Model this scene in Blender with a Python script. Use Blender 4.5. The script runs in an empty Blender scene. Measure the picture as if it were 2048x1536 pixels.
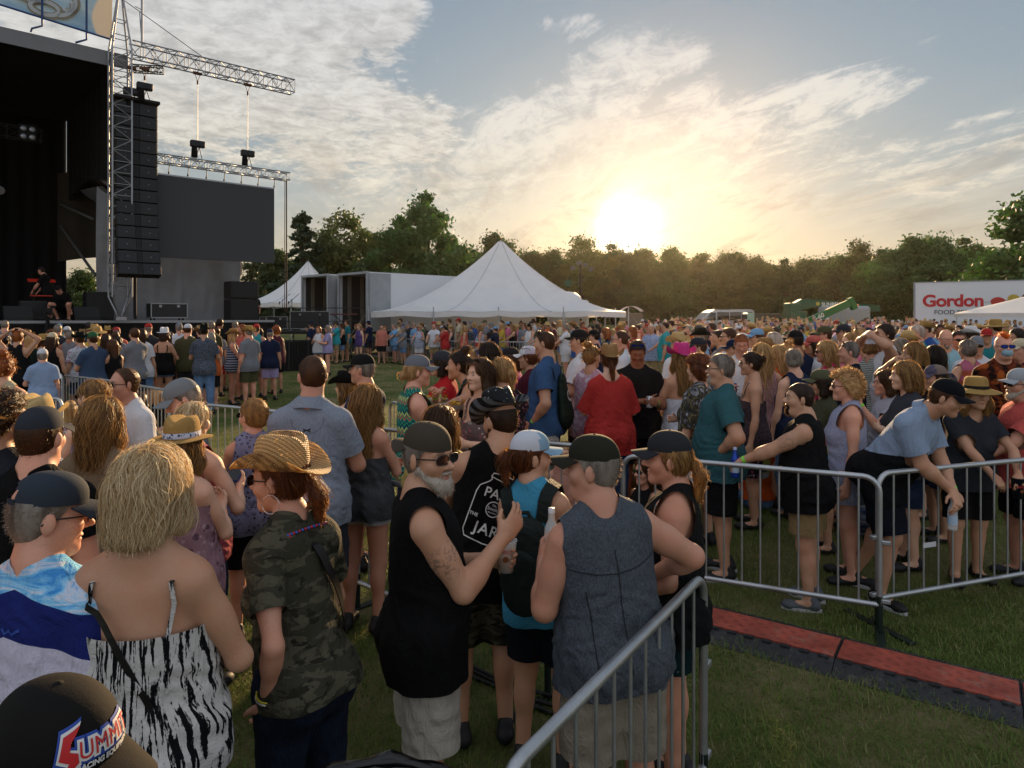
import bpy,bmesh,math,random
import numpy as np
from mathutils import Vector,Matrix
from mathutils.bvhtree import BVHTree

SC=bpy.context.scene
COL=SC.collection
R=math.radians
rng=np.random.default_rng(7)
random.seed(7)

# ------------------------------------------------------------------ camera
FPX,HZ,CAMZ=1365.0,634.0,2.12  # focal length in photo pixels, horizon row, eye height
cam_data=bpy.data.cameras.new('camera')
cam_data.sensor_width=36.0
cam_data.lens=36.0*FPX/2048.0
cam_data.shift_y=-(768.0-HZ)/2048.0
cam_data.clip_start=0.05
cam_data.clip_end=3000
cam=bpy.data.objects.new('camera',cam_data)
cam.location=(0,0,CAMZ)
cam.rotation_euler=(R(90),0,0)
COL.objects.link(cam)
SC.camera=cam

SUN_AZ,SUN_EL=R(9.6),R(7.4)
SUN_DIR=Vector((math.sin(SUN_AZ)*math.cos(SUN_EL),math.cos(SUN_AZ)*math.cos(SUN_EL),math.sin(SUN_EL)))

SC.view_settings.view_transform='Standard'
SC.view_settings.look='None'
SC.view_settings.exposure=1.0
SC.view_settings.gamma=1.0
SC.cycles.max_bounces=8
SC.cycles.transparent_max_bounces=12
SC.cycles.use_denoising=True


# ------------------------------------------------------------------ node helper
class NT:
    def __init__(s,tree):
        s.t=tree
        s.n=tree.nodes
        s.n.clear()

    def put(s,sock,v):
        if isinstance(v,bpy.types.NodeSocket):
            s.t.links.new(v,sock)
        elif v is not None:
            if hasattr(sock.default_value,'__len__'):
                k=len(sock.default_value)
                if not hasattr(v,'__len__'):
                    v=(v,)*k
                v=tuple(v)[:k]+(1.0,)*(k-len(tuple(v)[:k]))
            sock.default_value=v

    def node(s,typ,**kw):
        nd=s.n.new(typ)
        for k,v in kw.items():
            setattr(nd,k,v)
        return nd

    def m(s,op,a,b=None,c=None,clamp=False):
        nd=s.node('ShaderNodeMath',operation=op,use_clamp=clamp)
        s.put(nd.inputs[0],a)
        if b is not None:s.put(nd.inputs[1],b)
        if c is not None:s.put(nd.inputs[2],c)
        return nd.outputs[0]

    def v(s,op,a,b=None):
        nd=s.node('ShaderNodeVectorMath',operation=op)
        s.put(nd.inputs[0],a)
        if b is not None:
            s.put(nd.inputs['Scale' if op=='SCALE' else 1],b)
        return nd.outputs['Value' if op in('DOT_PRODUCT','LENGTH','DISTANCE')else 'Vector']

    def sep(s,v):
        nd=s.node('ShaderNodeSeparateXYZ');s.put(nd.inputs[0],v);return nd.outputs

    def comb(s,x,y,z):
        nd=s.node('ShaderNodeCombineXYZ')
        for i,q in enumerate((x,y,z)):s.put(nd.inputs[i],q)
        return nd.outputs[0]

    def noise(s,vec,scale=5,detail=4,rough=.5,dist=0,out='Fac'):
        nd=s.node('ShaderNodeTexNoise')
        if vec is not None:s.put(nd.inputs['Vector'],vec)
        s.put(nd.inputs['Scale'],scale);s.put(nd.inputs['Detail'],detail)
        s.put(nd.inputs['Roughness'],rough);s.put(nd.inputs['Distortion'],dist)
        return nd.outputs[out]

    def vor(s,vec,scale=5,feature='F1',out='Distance',rand=1.0):
        nd=s.node('ShaderNodeTexVoronoi',feature=feature)
        if vec is not None:s.put(nd.inputs['Vector'],vec)
        s.put(nd.inputs['Scale'],scale);s.put(nd.inputs['Randomness'],rand)
        return nd.outputs[out]

    def ramp(s,fac,stops,interp='LINEAR'):
        nd=s.node('ShaderNodeValToRGB')
        cr=nd.color_ramp
        cr.interpolation=interp
        while len(cr.elements)<len(stops):cr.elements.new(.5)
        for e,(p,c)in zip(cr.elements,stops):
            e.position=p
            e.color=tuple(c)[:3]+(1,)if hasattr(c,'__len__')else(c,c,c,1)
        s.put(nd.inputs[0],fac)
        return nd.outputs[0]

    def step(s,x,lo,hi):
        nd=s.node('ShaderNodeMapRange',interpolation_type='SMOOTHSTEP')
        s.put(nd.inputs[0],x);s.put(nd.inputs[1],lo);s.put(nd.inputs[2],hi)
        return nd.outputs[0]

    def mix(s,fac,a,b,mode='MIX'):
        nd=s.node('ShaderNodeMix',data_type='RGBA',blend_type=mode)
        s.put(nd.inputs[0],fac);s.put(nd.inputs[6],a);s.put(nd.inputs[7],b)
        return nd.outputs[2]

    def coord(s,out='Object'):
        return s.node('ShaderNodeTexCoord').outputs[out]

    def info(s,out='Color'):
        return s.node('ShaderNodeObjectInfo').outputs[out]

    def bump(s,h,strength=.3,dist=.01):
        nd=s.node('ShaderNodeBump')
        s.put(nd.inputs['Strength'],strength);s.put(nd.inputs['Distance'],dist);s.put(nd.inputs['Height'],h)
        return nd.outputs[0]


def srgb(r,g,b):
    return tuple((c/255/12.92)if c/255<=.04045 else((c/255+.055)/1.055)**2.4 for c in(r,g,b))


# ------------------------------------------------------------------ sky: daylight model plus cloud layers
world=bpy.data.worlds.new('World')
SC.world=world
world.use_nodes=True
W=NT(world.node_tree)
d=W.v('NORMALIZE',W.coord('Generated'))
dx,dy,dz=W.sep(d)[:3]
sky=W.node('ShaderNodeTexSky',sky_type='NISHITA')
sky.sun_disc=False
sky.sun_elevation=SUN_EL
sky.sun_rotation=SUN_AZ
sky.air_density=1.0
sky.dust_density=1.6
sky.ozone_density=2.0
nis=W.v('SCALE',sky.outputs[0],0.085)
el=W.m('ARCSINE',dz)
az=W.m('ARCTAN2',dx,dy)
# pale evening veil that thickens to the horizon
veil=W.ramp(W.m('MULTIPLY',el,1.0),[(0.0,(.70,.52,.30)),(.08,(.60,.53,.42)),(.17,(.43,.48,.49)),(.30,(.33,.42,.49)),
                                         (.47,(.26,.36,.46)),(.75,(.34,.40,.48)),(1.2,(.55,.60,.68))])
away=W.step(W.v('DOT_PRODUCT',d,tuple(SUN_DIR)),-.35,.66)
veil=W.mix(away,W.mix(.75,veil,(1.10,1.14,1.25)),veil)  # unseen sky behind and overhead brightened as added fill light
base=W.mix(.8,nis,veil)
# cloud sheets on a plane overhead, seen in perspective
zz=W.m('ADD',W.m('MAXIMUM',dz,0.0),.10)
pl=W.comb(W.m('DIVIDE',dx,zz),W.m('DIVIDE',dy,zz),0)
def rot2(v,a,sx,sy,off):
    x,y=W.sep(v)[:2]
    c,s_=math.cos(a),math.sin(a)
    u=W.m('ADD',W.m('MULTIPLY',x,c*sx),W.m('ADD',W.m('MULTIPLY',y,s_*sx),off[0]))
    w=W.m('ADD',W.m('MULTIPLY',x,-s_*sy),W.m('ADD',W.m('MULTIPLY',y,c*sy),off[1]))
    return W.comb(u,w,0)
def blob(a0,e0,ra,re,tilt=0):
    a=W.m('SUBTRACT',az,R(a0));e=W.m('SUBTRACT',el,R(e0))
    c,s_=math.cos(R(tilt)),math.sin(R(tilt))
    u=W.m('ADD',W.m('MULTIPLY',a,c/R(ra)),W.m('MULTIPLY',e,s_/R(ra)))
    w=W.m('ADD',W.m('MULTIPLY',a,-s_/R(re)),W.m('MULTIPLY',e,c/R(re)))
    q=W.m('ADD',W.m('MULTIPLY',u,u),W.m('MULTIPLY',w,w))
    return W.m('SUBTRACT',1.0,W.step(q,.15,1.5))
puff=W.noise(pl,3.4,10,.66,.5)
puff2=W.noise(pl,13.0,8,.68,.4)
fray=W.m('MULTIPLY',W.m('SUBTRACT',W.noise(pl,6.0,8,.65,.8),.5),.9)
def fuzzy(b_):return W.m('MAXIMUM',W.m('ADD',b_,W.m('MULTIPLY',fray,W.step(b_,.0,.35))),0.0)
big=fuzzy(W.m('MAXIMUM',blob(-24,20.5,17,10,-8),W.m('MAXIMUM',blob(-14,24.5,7.5,6,-10),W.m('MULTIPLY',blob(-13,15,11,4.5,6),.8))))
cum=W.step(W.m('ADD',W.m('ADD',W.m('MULTIPLY',puff,.8),W.m('MULTIPLY',puff2,.5)),W.m('MULTIPLY',big,.55)),.88,1.08)
wv=rot2(pl,R(24),1.0,.42,(3.1,1.7))
wisp=W.noise(wv,4.2,10,.68,1.0)
wisp2=W.noise(rot2(pl,R(-14),1.0,.5,(8.1,4.7)),9.0,8,.7,.8)
wn=W.m('ADD',W.m('MULTIPLY',wisp,.65),W.m('MULTIPLY',wisp2,.35))
fan=fuzzy(W.m('MAXIMUM',blob(9,17.5,9,5.0,16),W.m('MAXIMUM',blob(22,15.6,10,2.6,4),W.m('MAXIMUM',blob(2,15.2,9,3.6,4),W.m('MAXIMUM',W.m('MULTIPLY',blob(12,12.0,20,4.2,0),.8),W.m('MULTIPLY',blob(-4,12.0,14,5.5,0),.85))))))
fan=W.m('MAXIMUM',fan,W.m('MAXIMUM',W.m('MULTIPLY',fuzzy(blob(5,23.0,3.0,1.3,4)),.75),W.m('MULTIPLY',fuzzy(blob(34,11,9,3,6)),.7)))
wis=W.step(W.m('ADD',W.m('ADD',W.m('MULTIPLY',wn,1.25),-.125),W.m('MULTIPLY',fan,.24)),.60,.82)
low=W.noise(rot2(pl,R(8),.5,.16,(7,2)),5.5,9,.66,.6)
lowm=W.m('MULTIPLY',W.step(low,.42,.72),W.m('SUBTRACT',1.0,W.step(el,.10,.30)))
ccol=W.ramp(el,[(0,(.78,.60,.36)),(.10,(.84,.72,.53)),(.2,(.88,.82,.70)),(.32,(.82,.80,.76)),(.5,(.70,.71,.73)),(.8,(.5,.53,.58))])
shade=W.m('ADD',.62,W.m('MULTIPLY',W.step(W.m('ADD',W.m('MULTIPLY',puff2,.6),W.m('MULTIPLY',puff,.4)),.34,.64),.42))
cumc=W.v('SCALE',ccol,shade)
c1=W.mix(W.m('MULTIPLY',lowm,.55),base,ccol)
c2=W.mix(W.m('MULTIPLY',wis,.85),c1,ccol)
c3=W.mix(W.m('MULTIPLY',cum,.9),c2,cumc)
# darker streaks of cloud across the bright part
strk=W.step(W.noise(rot2(pl,R(4),.6,.18,(1,9)),4.0,8,.66,.6),.48,.66)
c3=W.mix(W.m('MULTIPLY',W.m('MULTIPLY',strk,.46),W.m('SUBTRACT',1.0,W.step(el,.12,.4))),c3,(.44,.38,.31))
# the sun behind thin cloud: aureole round the sun direction
sd_=W.m('MAXIMUM',W.v('DOT_PRODUCT',d,tuple(SUN_DIR)),0.0)
thin=W.m('ADD',.55,W.m('MULTIPLY',W.m('SUBTRACT',1.0,strk),.45))
g1=W.v('SCALE',(1.0,.90,.66),W.m('MULTIPLY',W.m('POWER',sd_,1700.0),2.6))
g2=W.v('SCALE',(1.0,.74,.36),W.m('MULTIPLY',W.m('MULTIPLY',W.m('POWER',sd_,280.0),.24),thin))
g3=W.v('SCALE',(1.0,.66,.30),W.m('MULTIPLY',W.m('POWER',sd_,14.0),.015))
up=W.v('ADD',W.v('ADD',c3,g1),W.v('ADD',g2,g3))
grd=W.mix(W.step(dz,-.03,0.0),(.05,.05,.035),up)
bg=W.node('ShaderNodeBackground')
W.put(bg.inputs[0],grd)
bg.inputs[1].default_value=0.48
W.t.links.new(bg.outputs[0],W.node('ShaderNodeOutputWorld').inputs[0])

sun_data=bpy.data.lights.new('sun','SUN')
sun_data.energy=5.0
sun_data.angle=R(2.0)
sun_data.color=(1.0,.66,.34)
sun=bpy.data.objects.new('sun',sun_data)
LAMP_EL,LAMP_AZ=R(12.0),R(13.5)
LAMP_DIR=Vector((math.sin(LAMP_AZ)*math.cos(LAMP_EL),math.cos(LAMP_AZ)*math.cos(LAMP_EL),math.sin(LAMP_EL)))
sun.rotation_euler=(-LAMP_DIR).to_track_quat('-Z','Y').to_euler()
sun.location=SUN_DIR*300
COL.objects.link(sun)


# ------------------------------------------------------------------ placing and tagging
def gz(x,y):
    """ground height: level field, rising gently towards the wood"""
    t=min(max(y-38.0,0.0),90.0)
    return .018*t+.006*min(max(y-6.0,0.0),32.0)

def at(px,Y):
    return(px-1024.0)/FPX*Y

def zat(py,Y):
    return CAMZ-(py-HZ)/FPX*Y

def tag(o,label=None,cat=None,group=None,kind=None):
    if label:o['label']=label
    if cat:o['category']=cat
    if group:o['group']=group
    if kind:o['kind']=kind
    return o

def empty(name,loc=(0,0,0),rz=0.0,label=None,cat=None,group=None):
    o=bpy.data.objects.new(name,None)
    o.location=loc
    o.rotation_euler=(0,0,rz)
    COL.objects.link(o)
    return tag(o,label,cat,group)

def link(name,me,m,parent=None,smooth=False):
    o=bpy.data.objects.new(name,me)
    if m is not None and not me.materials:
        me.materials.append(m)
    if parent is not None:o.parent=parent
    COL.objects.link(o)
    if smooth:me.polygons.foreach_set('use_smooth',np.ones(len(me.polygons),bool))
    return o

def mk_mesh(name,V,F,smooth=True):
    """numpy verts (n,3), faces (m,3|4) -> mesh"""
    V=np.asarray(V,np.float32);F=np.asarray(F,np.int32)
    me=bpy.data.meshes.new(name)
    k=F.shape[1]if len(F)else 3
    me.vertices.add(len(V));me.vertices.foreach_set('co',V.ravel())
    me.loops.add(len(F)*k);me.loops.foreach_set('vertex_index',F.ravel())
    me.polygons.add(len(F))
    me.polygons.foreach_set('loop_start',np.arange(0,len(F)*k,k,dtype=np.int32))
    me.polygons.foreach_set('loop_total',np.full(len(F),k,np.int32))
    if smooth:me.polygons.foreach_set('use_smooth',np.ones(len(F),bool))
    me.update(calc_edges=True)
    me.validate()
    return me

def copy_tree(o,parent=None):
    kids=[c for c in bpy.data.objects if c.parent is o]if o.name not in KIDS else KIDS[o.name]
    KIDS[o.name]=kids
    c=o.copy()
    COL.objects.link(c)
    if parent is not None:c.parent=parent
    for k in kids:copy_tree(k,c)
    return c
KIDS={}


class MB:
    """collects boxes, bars, tubes and sheets into one mesh"""
    def __init__(s):s.V=[];s.F=[];s.S=[]

    def add(s,V,F,smooth=False):
        n=len(s.V)
        s.V+=[tuple(v)for v in V]
        s.F+=[tuple(i+n for i in f)for f in F]
        s.S+=[smooth]*len(F)
        return s

    def box(s,c,size,ax=None,bev=0.0):
        ax=ax or((1,0,0),(0,1,0),(0,0,1))
        ax=[Vector(a)for a in ax]
        c=Vector(c)
        if bev<=0:
            V=[c+ax[0]*(size[0]/2*i)+ax[1]*(size[1]/2*j)+ax[2]*(size[2]/2*k)for i in(-1,1)for j in(-1,1)for k in(-1,1)]
            return s.add(V,[(0,1,3,2),(4,6,7,5),(0,4,5,1),(2,3,7,6),(0,2,6,4),(1,5,7,3)])
        bm=bmesh.new()
        bmesh.ops.create_cube(bm,size=1)
        for v in bm.verts:v.co=Vector((v.co.x*size[0],v.co.y*size[1],v.co.z*size[2]))
        bmesh.ops.bevel(bm,geom=bm.edges[:],offset=bev,segments=2,affect='EDGES',profile=.5)
        bm.verts.index_update()
        V=[c+ax[0]*v.co.x+ax[1]*v.co.y+ax[2]*v.co.z for v in bm.verts]
        F=[[v.index for v in f.verts]for f in bm.faces]
        bm.free()
        return s.add(V,F)

    def bar(s,a,b,r,n=6,r2=None,cap=True):
        a=Vector(a);b=Vector(b);r2=r if r2 is None else r2
        z=(b-a).normalized()
        x=z.orthogonal().normalized();y=z.cross(x)
        V=[]
        for p,rr in((a,r),(b,r2)):
            for i in range(n):
                t=2*math.pi*i/n
                V.append(p+x*(rr*math.cos(t))+y*(rr*math.sin(t)))
        F=[(i,(i+1)%n,n+(i+1)%n,n+i)for i in range(n)]
        s.add(V,F,True)
        if cap:s.add(V,[tuple(range(n-1,-1,-1)),tuple(range(n,2*n))])
        return s

    def tube(s,pts,r,n=8,closed=False):
        pts=[Vector(p)for p in pts]
        m_=len(pts)
        rr=r if hasattr(r,'__len__')else[r]*m_
        V=[]
        x=None
        for i,p in enumerate(pts):
            if closed:t=pts[(i+1)%m_]-pts[i-1]
            else:t=pts[min(i+1,m_-1)]-pts[max(i-1,0)]
            t.normalize()
            x=t.orthogonal().normalized()if x is None else(x-t*x.dot(t)).normalized()
            y=t.cross(x)
            for k in range(n):
                a=2*math.pi*k/n
                V.append(p+x*(rr[i]*math.cos(a))+y*(rr[i]*math.sin(a)))
        F=[]
        for i in range(m_ if closed else m_-1):
            j=(i+1)%m_
            F+=[(i*n+k,i*n+(k+1)%n,j*n+(k+1)%n,j*n+k)for k in range(n)]
        s.add(V,F,True)
        if not closed:s.add(V,[tuple(range(n-1,-1,-1)),tuple(range((m_-1)*n,m_*n))])
        return s

    def lathe(s,prof,c=(0,0,0),n=20,sx=1,sy=1,fn=None,smooth=True):
        V=[]
        for r_,z in prof:
            for k in range(n):
                a=2*math.pi*k/n
                p=Vector((c[0]+r_*sx*math.cos(a),c[1]+r_*sy*math.sin(a),c[2]+z))
                V.append(fn(p)if fn else p)
        F=[]
        for i in range(len(prof)-1):
            F+=[(i*n+k,i*n+(k+1)%n,(i+1)*n+(k+1)%n,(i+1)*n+k)for k in range(n)]
        return s.add(V,F,smooth)

    def grid(s,fn,nu,nv,smooth=True):
        V=[fn(i/nu,j/nv)for j in range(nv+1)for i in range(nu+1)]
        F=[(j*(nu+1)+i,j*(nu+1)+i+1,(j+1)*(nu+1)+i+1,(j+1)*(nu+1)+i)for j in range(nv)for i in range(nu)]
        return s.add(V,F,smooth)

    def mesh(s,name):
        me=bpy.data.meshes.new(name)
        me.from_pydata([tuple(v)for v in s.V],[],s.F)
        me.polygons.foreach_set('use_smooth',np.array(s.S,bool))
        me.update()
        return me

    def build(s,name,m,parent=None):
        return link(name,s.mesh(name),m,parent)


# ------------------------------------------------------------------ materials
MATS={}
def new_mat(name):
    m=bpy.data.materials.new(name)
    m.use_nodes=True
    return m,NT(m.node_tree)

def finish(T,col,rough=.6,metal=0.0,bump=None,spec=.4,trans=0.0,tcol=None,extra=None):
    b=T.node('ShaderNodeBsdfPrincipled')
    T.put(b.inputs['Base Color'],col);T.put(b.inputs['Roughness'],rough);T.put(b.inputs['Metallic'],metal)
    T.put(b.inputs['Specular IOR Level'],spec)
    if bump is not None:T.put(b.inputs['Normal'],bump)
    if extra:
        for k,v in extra.items():T.put(b.inputs[k],v)
    sh=b.outputs[0]
    if trans:
        tr=T.node('ShaderNodeBsdfTranslucent')
        T.put(tr.inputs[0],tcol if tcol is not None else col)
        mx=T.node('ShaderNodeMixShader')
        T.put(mx.inputs[0],trans);T.t.links.new(sh,mx.inputs[1]);T.t.links.new(tr.outputs[0],mx.inputs[2])
        sh=mx.outputs[0]
    T.t.links.new(sh,T.node('ShaderNodeOutputMaterial').inputs[0])

def hexc(c):
    if isinstance(c,str):
        return srgb(int(c[0:2],16),int(c[2:4],16),int(c[4:6],16))
    return c

def simple(name,c,rough=.6,metal=0.0,nz=.15,scale=6,bumpd=0.0,spec=.4,trans=0.0):
    key=('s',name)
    if key in MATS:return MATS[key]
    m,T=new_mat(name)
    c=hexc(c)
    co=T.coord()
    f=T.noise(co,scale,5,.6)
    col=T.mix(f,tuple(x*(1-nz)for x in c),tuple(min(x*(1+nz),1)for x in c))
    bp=T.bump(T.noise(co,scale*5,4,.6),.5,bumpd)if bumpd else None
    rg=T.m('ADD',rough-.08,T.m('MULTIPLY',f,.16))
    finish(T,col,rg,metal,bp,spec,trans)
    MATS[key]=m
    return m
# ------------------------------------------------------------------ implicit body modelling
A3=lambda*a:np.array(a,float)
def smin(a,b,k):
    h=np.maximum(k-np.abs(a-b),0)/k
    return np.minimum(a,b)-h*h*k*.25

def prim_d(p,P):
    if p[0]=='c':
        _,a,b,r1,r2,k,w,f=p
        ba=b-a
        v=P-a
        t=np.clip((v@ba)/max(ba@ba,1e-9),0,1)
        v=v-t[...,None]*ba
        if w is not None:
            s=v@w
            v=v+(s*(f-1))[...,None]*w
        dd=np.sqrt((v*v).sum(-1))-(r1+(r2-r1)*t)
        return dd/f if(w is not None and f>1)else dd
    _,c,r,M,k,sg=p
    q=P-c
    if M is not None:q=q@M
    q0=q/r
    k0=np.sqrt((q0*q0).sum(-1));q1=q0/r
    k1=np.sqrt((q1*q1).sum(-1))
    return k0*(k0-1)/np.maximum(k1,1e-6)

def cone(a,b,r1,r2=None,k=.02,w=None,f=1.0):
    return('c',np.asarray(a,float),np.asarray(b,float),r1,r1 if r2 is None else r2,k,w,f)
def ell(c,r,M=None,k=.02,sg=1):
    return('e',np.asarray(c,float),np.asarray(r,float),M,k,sg)
def grow(p,g,kk=None):
    if p[0]=='c':return('c',p[1],p[2],p[3]+g,p[4]+g,kk or p[5],p[6],p[7])
    return('e',p[1],p[2]+g,p[3],kk or p[4],p[5])
def xform(p,Rm,t):
    if p[0]=='c':return('c',Rm@p[1]+t,Rm@p[2]+t,p[3],p[4],p[5],None if p[6]is None else Rm@p[6],p[7])
    return('e',Rm@p[1]+t,p[2],Rm if p[3]is None else Rm@p[3],p[4],p[5])
def pbox(p,m):
    if p[0]=='c':
        r=max(p[3],p[4])+m
        return np.minimum(p[1],p[2])-r,np.maximum(p[1],p[2])+r
    r=max(p[2])+m
    if p[3]is None:return p[1]-p[2]-m,p[1]+p[2]+m
    return p[1]-r,p[1]+r

def field(prims,h):
    los=[];his=[]
    for p in prims:
        a,b=pbox(p,0);los.append(a);his.append(b)
    lo=np.min(los,0)-3*h
    n=np.ceil((np.max(his,0)+3*h-lo)/h).astype(int)+1
    D=np.full(n,.3,np.float32)
    for p in prims:
        k=p[5]if p[0]=='c' else p[4]
        a,b=pbox(p,k+2.5*h)
        i0=np.maximum(np.floor((a-lo)/h).astype(int),0);i1=np.minimum(np.ceil((b-lo)/h).astype(int)+1,n)
        if(i1<=i0).any():continue
        ax=[lo[i]+h*np.arange(i0[i],i1[i])for i in range(3)]
        P=np.stack(np.meshgrid(*ax,indexing='ij'),-1)
        dd=prim_d(p,P)
        sl=tuple(slice(i0[i],i1[i])for i in range(3))
        if p[0]=='e' and p[5]<0:D[sl]=-smin(-D[sl],dd,k)
        else:D[sl]=smin(D[sl],dd,k)
    return D,lo

CORN=np.array([(i,j,k)for i in(0,1)for j in(0,1)for k in(0,1)])
EDG=[(a,b)for a in range(8)for b in range(a+1,8)if np.abs(CORN[a]-CORN[b]).sum()==1]
def nets(D,lo,h):
    S=D<0
    n=np.array(D.shape)-1
    c=np.zeros(n,np.int8)
    for o in CORN:c+=S[o[0]:o[0]+n[0],o[1]:o[1]+n[1],o[2]:o[2]+n[2]]
    act=np.argwhere((c>0)&(c<8))
    idx=np.full(n,-1,np.int64)
    idx[tuple(act.T)]=np.arange(len(act))
    val=np.stack([D[tuple((act+o).T)]for o in CORN],1)
    acc=np.zeros((len(act),3));cnt=np.zeros(len(act))
    for a,b in EDG:
        x=(val[:,a]<0)!=(val[:,b]<0)
        t=val[x,a]/(val[x,a]-val[x,b])
        acc[x]+=CORN[a]+t[:,None]*(CORN[b]-CORN[a])
        cnt[x]+=1
    V=lo+h*(act+acc/cnt[:,None])
    F=[]
    for ax in range(3):
        b,c2=(ax+1)%3,(ax+2)%3
        sl0=[slice(None)]*3;sl1=[slice(None)]*3
        sl0[ax]=slice(0,-1);sl1[ax]=slice(1,None)
        s0,s1=S[tuple(sl0)],S[tuple(sl1)]
        for flip,mask in((False,s0&~s1),(True,~s0&s1)):
            e=np.argwhere(mask)
            e=e[(e[:,b]>0)&(e[:,c2]>0)&(e[:,b]<D.shape[b]-1)&(e[:,c2]<D.shape[c2]-1)]
            q=[]
            for ob,oc in((0,0),(-1,0),(-1,-1),(0,-1)):
                f=e.copy();f[:,b]+=ob;f[:,c2]+=oc
                q.append(idx[tuple(f.T)])
            q=np.stack(q,1)
            F.append(q[:,::-1]if flip else q)
    F=np.concatenate(F)[:,::-1]
    # surface nets above winds inwards for s0&~s1; flip so that normals point out
    return V,F[:,::-1]

def skin(prims,h):
    D,lo=field(prims,h)
    return nets(D,lo,h)

def tris(F):
    return np.concatenate([F[:,[0,1,2]],F[:,[0,2,3]]])if F.shape[1]==4 else F

def clip(V,F,f):
    """keep the part of the mesh where f > 0, cut cleanly along f = 0"""
    T=tris(F)
    pos=f>0
    c=pos[T].sum(1)
    out=[T[c==3]]
    newV=[V]
    n=len(V)
    for want in(1,2):
        t=T[c==want]
        if not len(t):continue
        p=pos[t]
        if want==1:k=p.argmax(1)
        else:k=(~p).argmax(1)
        ar=np.arange(len(t))
        a=t[ar,k];b=t[ar,(k+1)%3];e=t[ar,(k+2)%3]
        def cut(i,j):
            w=f[i]/(f[i]-f[j])
            return V[i]+w[:,None]*(V[j]-V[i])
        ab=cut(a,b);ae=cut(a,e)
        i1=n+ar;i2=n+len(t)+ar
        newV+=[ab,ae];n+=2*len(t)
        if want==1:out.append(np.stack([a,i1,i2],1))
        else:
            out.append(np.stack([i1,b,e],1));out.append(np.stack([i1,e,i2],1))
    V2=np.concatenate(newV);F2=np.concatenate(out)
    used=np.unique(F2)
    mp=np.full(len(V2),-1);mp[used]=np.arange(len(used))
    return V2[used],mp[F2]

def sdf(prims,P):
    D=np.full(len(P),.3)
    for p in prims:
        k=p[5]if p[0]=='c' else p[4]
        dd=prim_d(p,P)
        if p[0]=='e' and p[5]<0:D=-smin(-D,dd,k)
        else:D=smin(D,dd,k)
    return D

def grad(prims,P,e=.004):
    g=np.stack([sdf(prims,P+o)-sdf(prims,P-o)for o in np.eye(3)*e],1)
    return g/np.maximum(np.linalg.norm(g,axis=1,keepdims=True),1e-9)

_w=rng.normal(size=(14,3));_ph=rng.uniform(0,6.28,14)
def wob(P,scale,seed=0):
    """smooth pseudo noise -1..1 at points P"""
    o=0
    for i in range(7):
        j=(i+seed)%14
        o=o+np.sin(P@(_w[j]*scale*(1+.35*i))+_ph[j]+seed*1.7)/(1+.5*i)
    return o/2.6

def rotx(a):c,s=math.cos(a),math.sin(a);return np.array([[1,0,0],[0,c,-s],[0,s,c]])
def roty(a):c,s=math.cos(a),math.sin(a);return np.array([[c,0,s],[0,1,0],[-s,0,c]])
def rotz(a):c,s=math.cos(a),math.sin(a);return np.array([[c,-s,0],[s,c,0],[0,0,1]])
def unit(v):
    v=np.asarray(v,float)
    return v/max(np.linalg.norm(v),1e-9)
# ------------------------------------------------------------------ people
def ik(a,c,l1,l2,pole):
    v=c-a
    dd=np.linalg.norm(v)
    mx=(l1+l2)*.995
    if dd>mx:c=a+v/dd*mx;v=c-a;dd=mx
    x=(l1*l1-l2*l2+dd*dd)/(2*dd)
    hh=math.sqrt(max(l1*l1-x*x,0))
    u=v/dd
    p=pole-u*(pole@u)
    return a+u*x+unit(p)*hh,c

# arm poses: hand target, elbow pole, palm normal, finger curl; torso frame for the right arm (x out, y forward, z up from the hips)
ARMS={
    'down':((.25,.04,-.13),(.3,-1,0),(-1,.15,0),.35),
    'pocket':((.19,.07,-.02),(.8,-1,0),(-1,.0,0),.5),
    'hip':((.175,.03,.06),(1,-.8,.1),(-.3,.9,-.2),.25),
    'phone':((.07,.30,.27),(.7,-.5,-1),(-.2,-.75,.7),.75),
    'hold':((.16,.30,.22),(.6,-.6,-1),(-1,.1,.1),.8),
    'fold':((-.10,.19,.22),(1,.2,-.6),(0,-1,0),.4),
    'rail':((.17,.40,.10),(1,-.2,-.3),(-.2,0,-1),.55),
    'railin':((-.03,.44,.08),(1,-.1,-.3),(-.3,.2,-1),.7),
    'head':((.10,-.02,.80),(1,.2,.2),(-.8,0,-.6),.2),
    'camera':((.10,.17,.68),(1,.3,.2),(-.6,-.2,0),.6),
    'mouth':((.05,.19,.55),(.8,-.1,-1),(-.5,-.8,0),.7),
    'up':((.16,.33,.50),(.5,.1,-1),(-.8,-.5,.2),.35),
    'drink':((.09,.19,.60),(.9,.3,-.6),(-.7,-.7,0),.85),
    'back':((.10,-.14,.05),(1,-.4,0),(0,-1,0),.4),
    'lap':((.10,.34,-.02),(1,-.3,.2),(0,0,-1),.5),
    'prop':((.28,-.25,-.12),(.5,-1,.3),(0,0,-1),.2),
}

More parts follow.
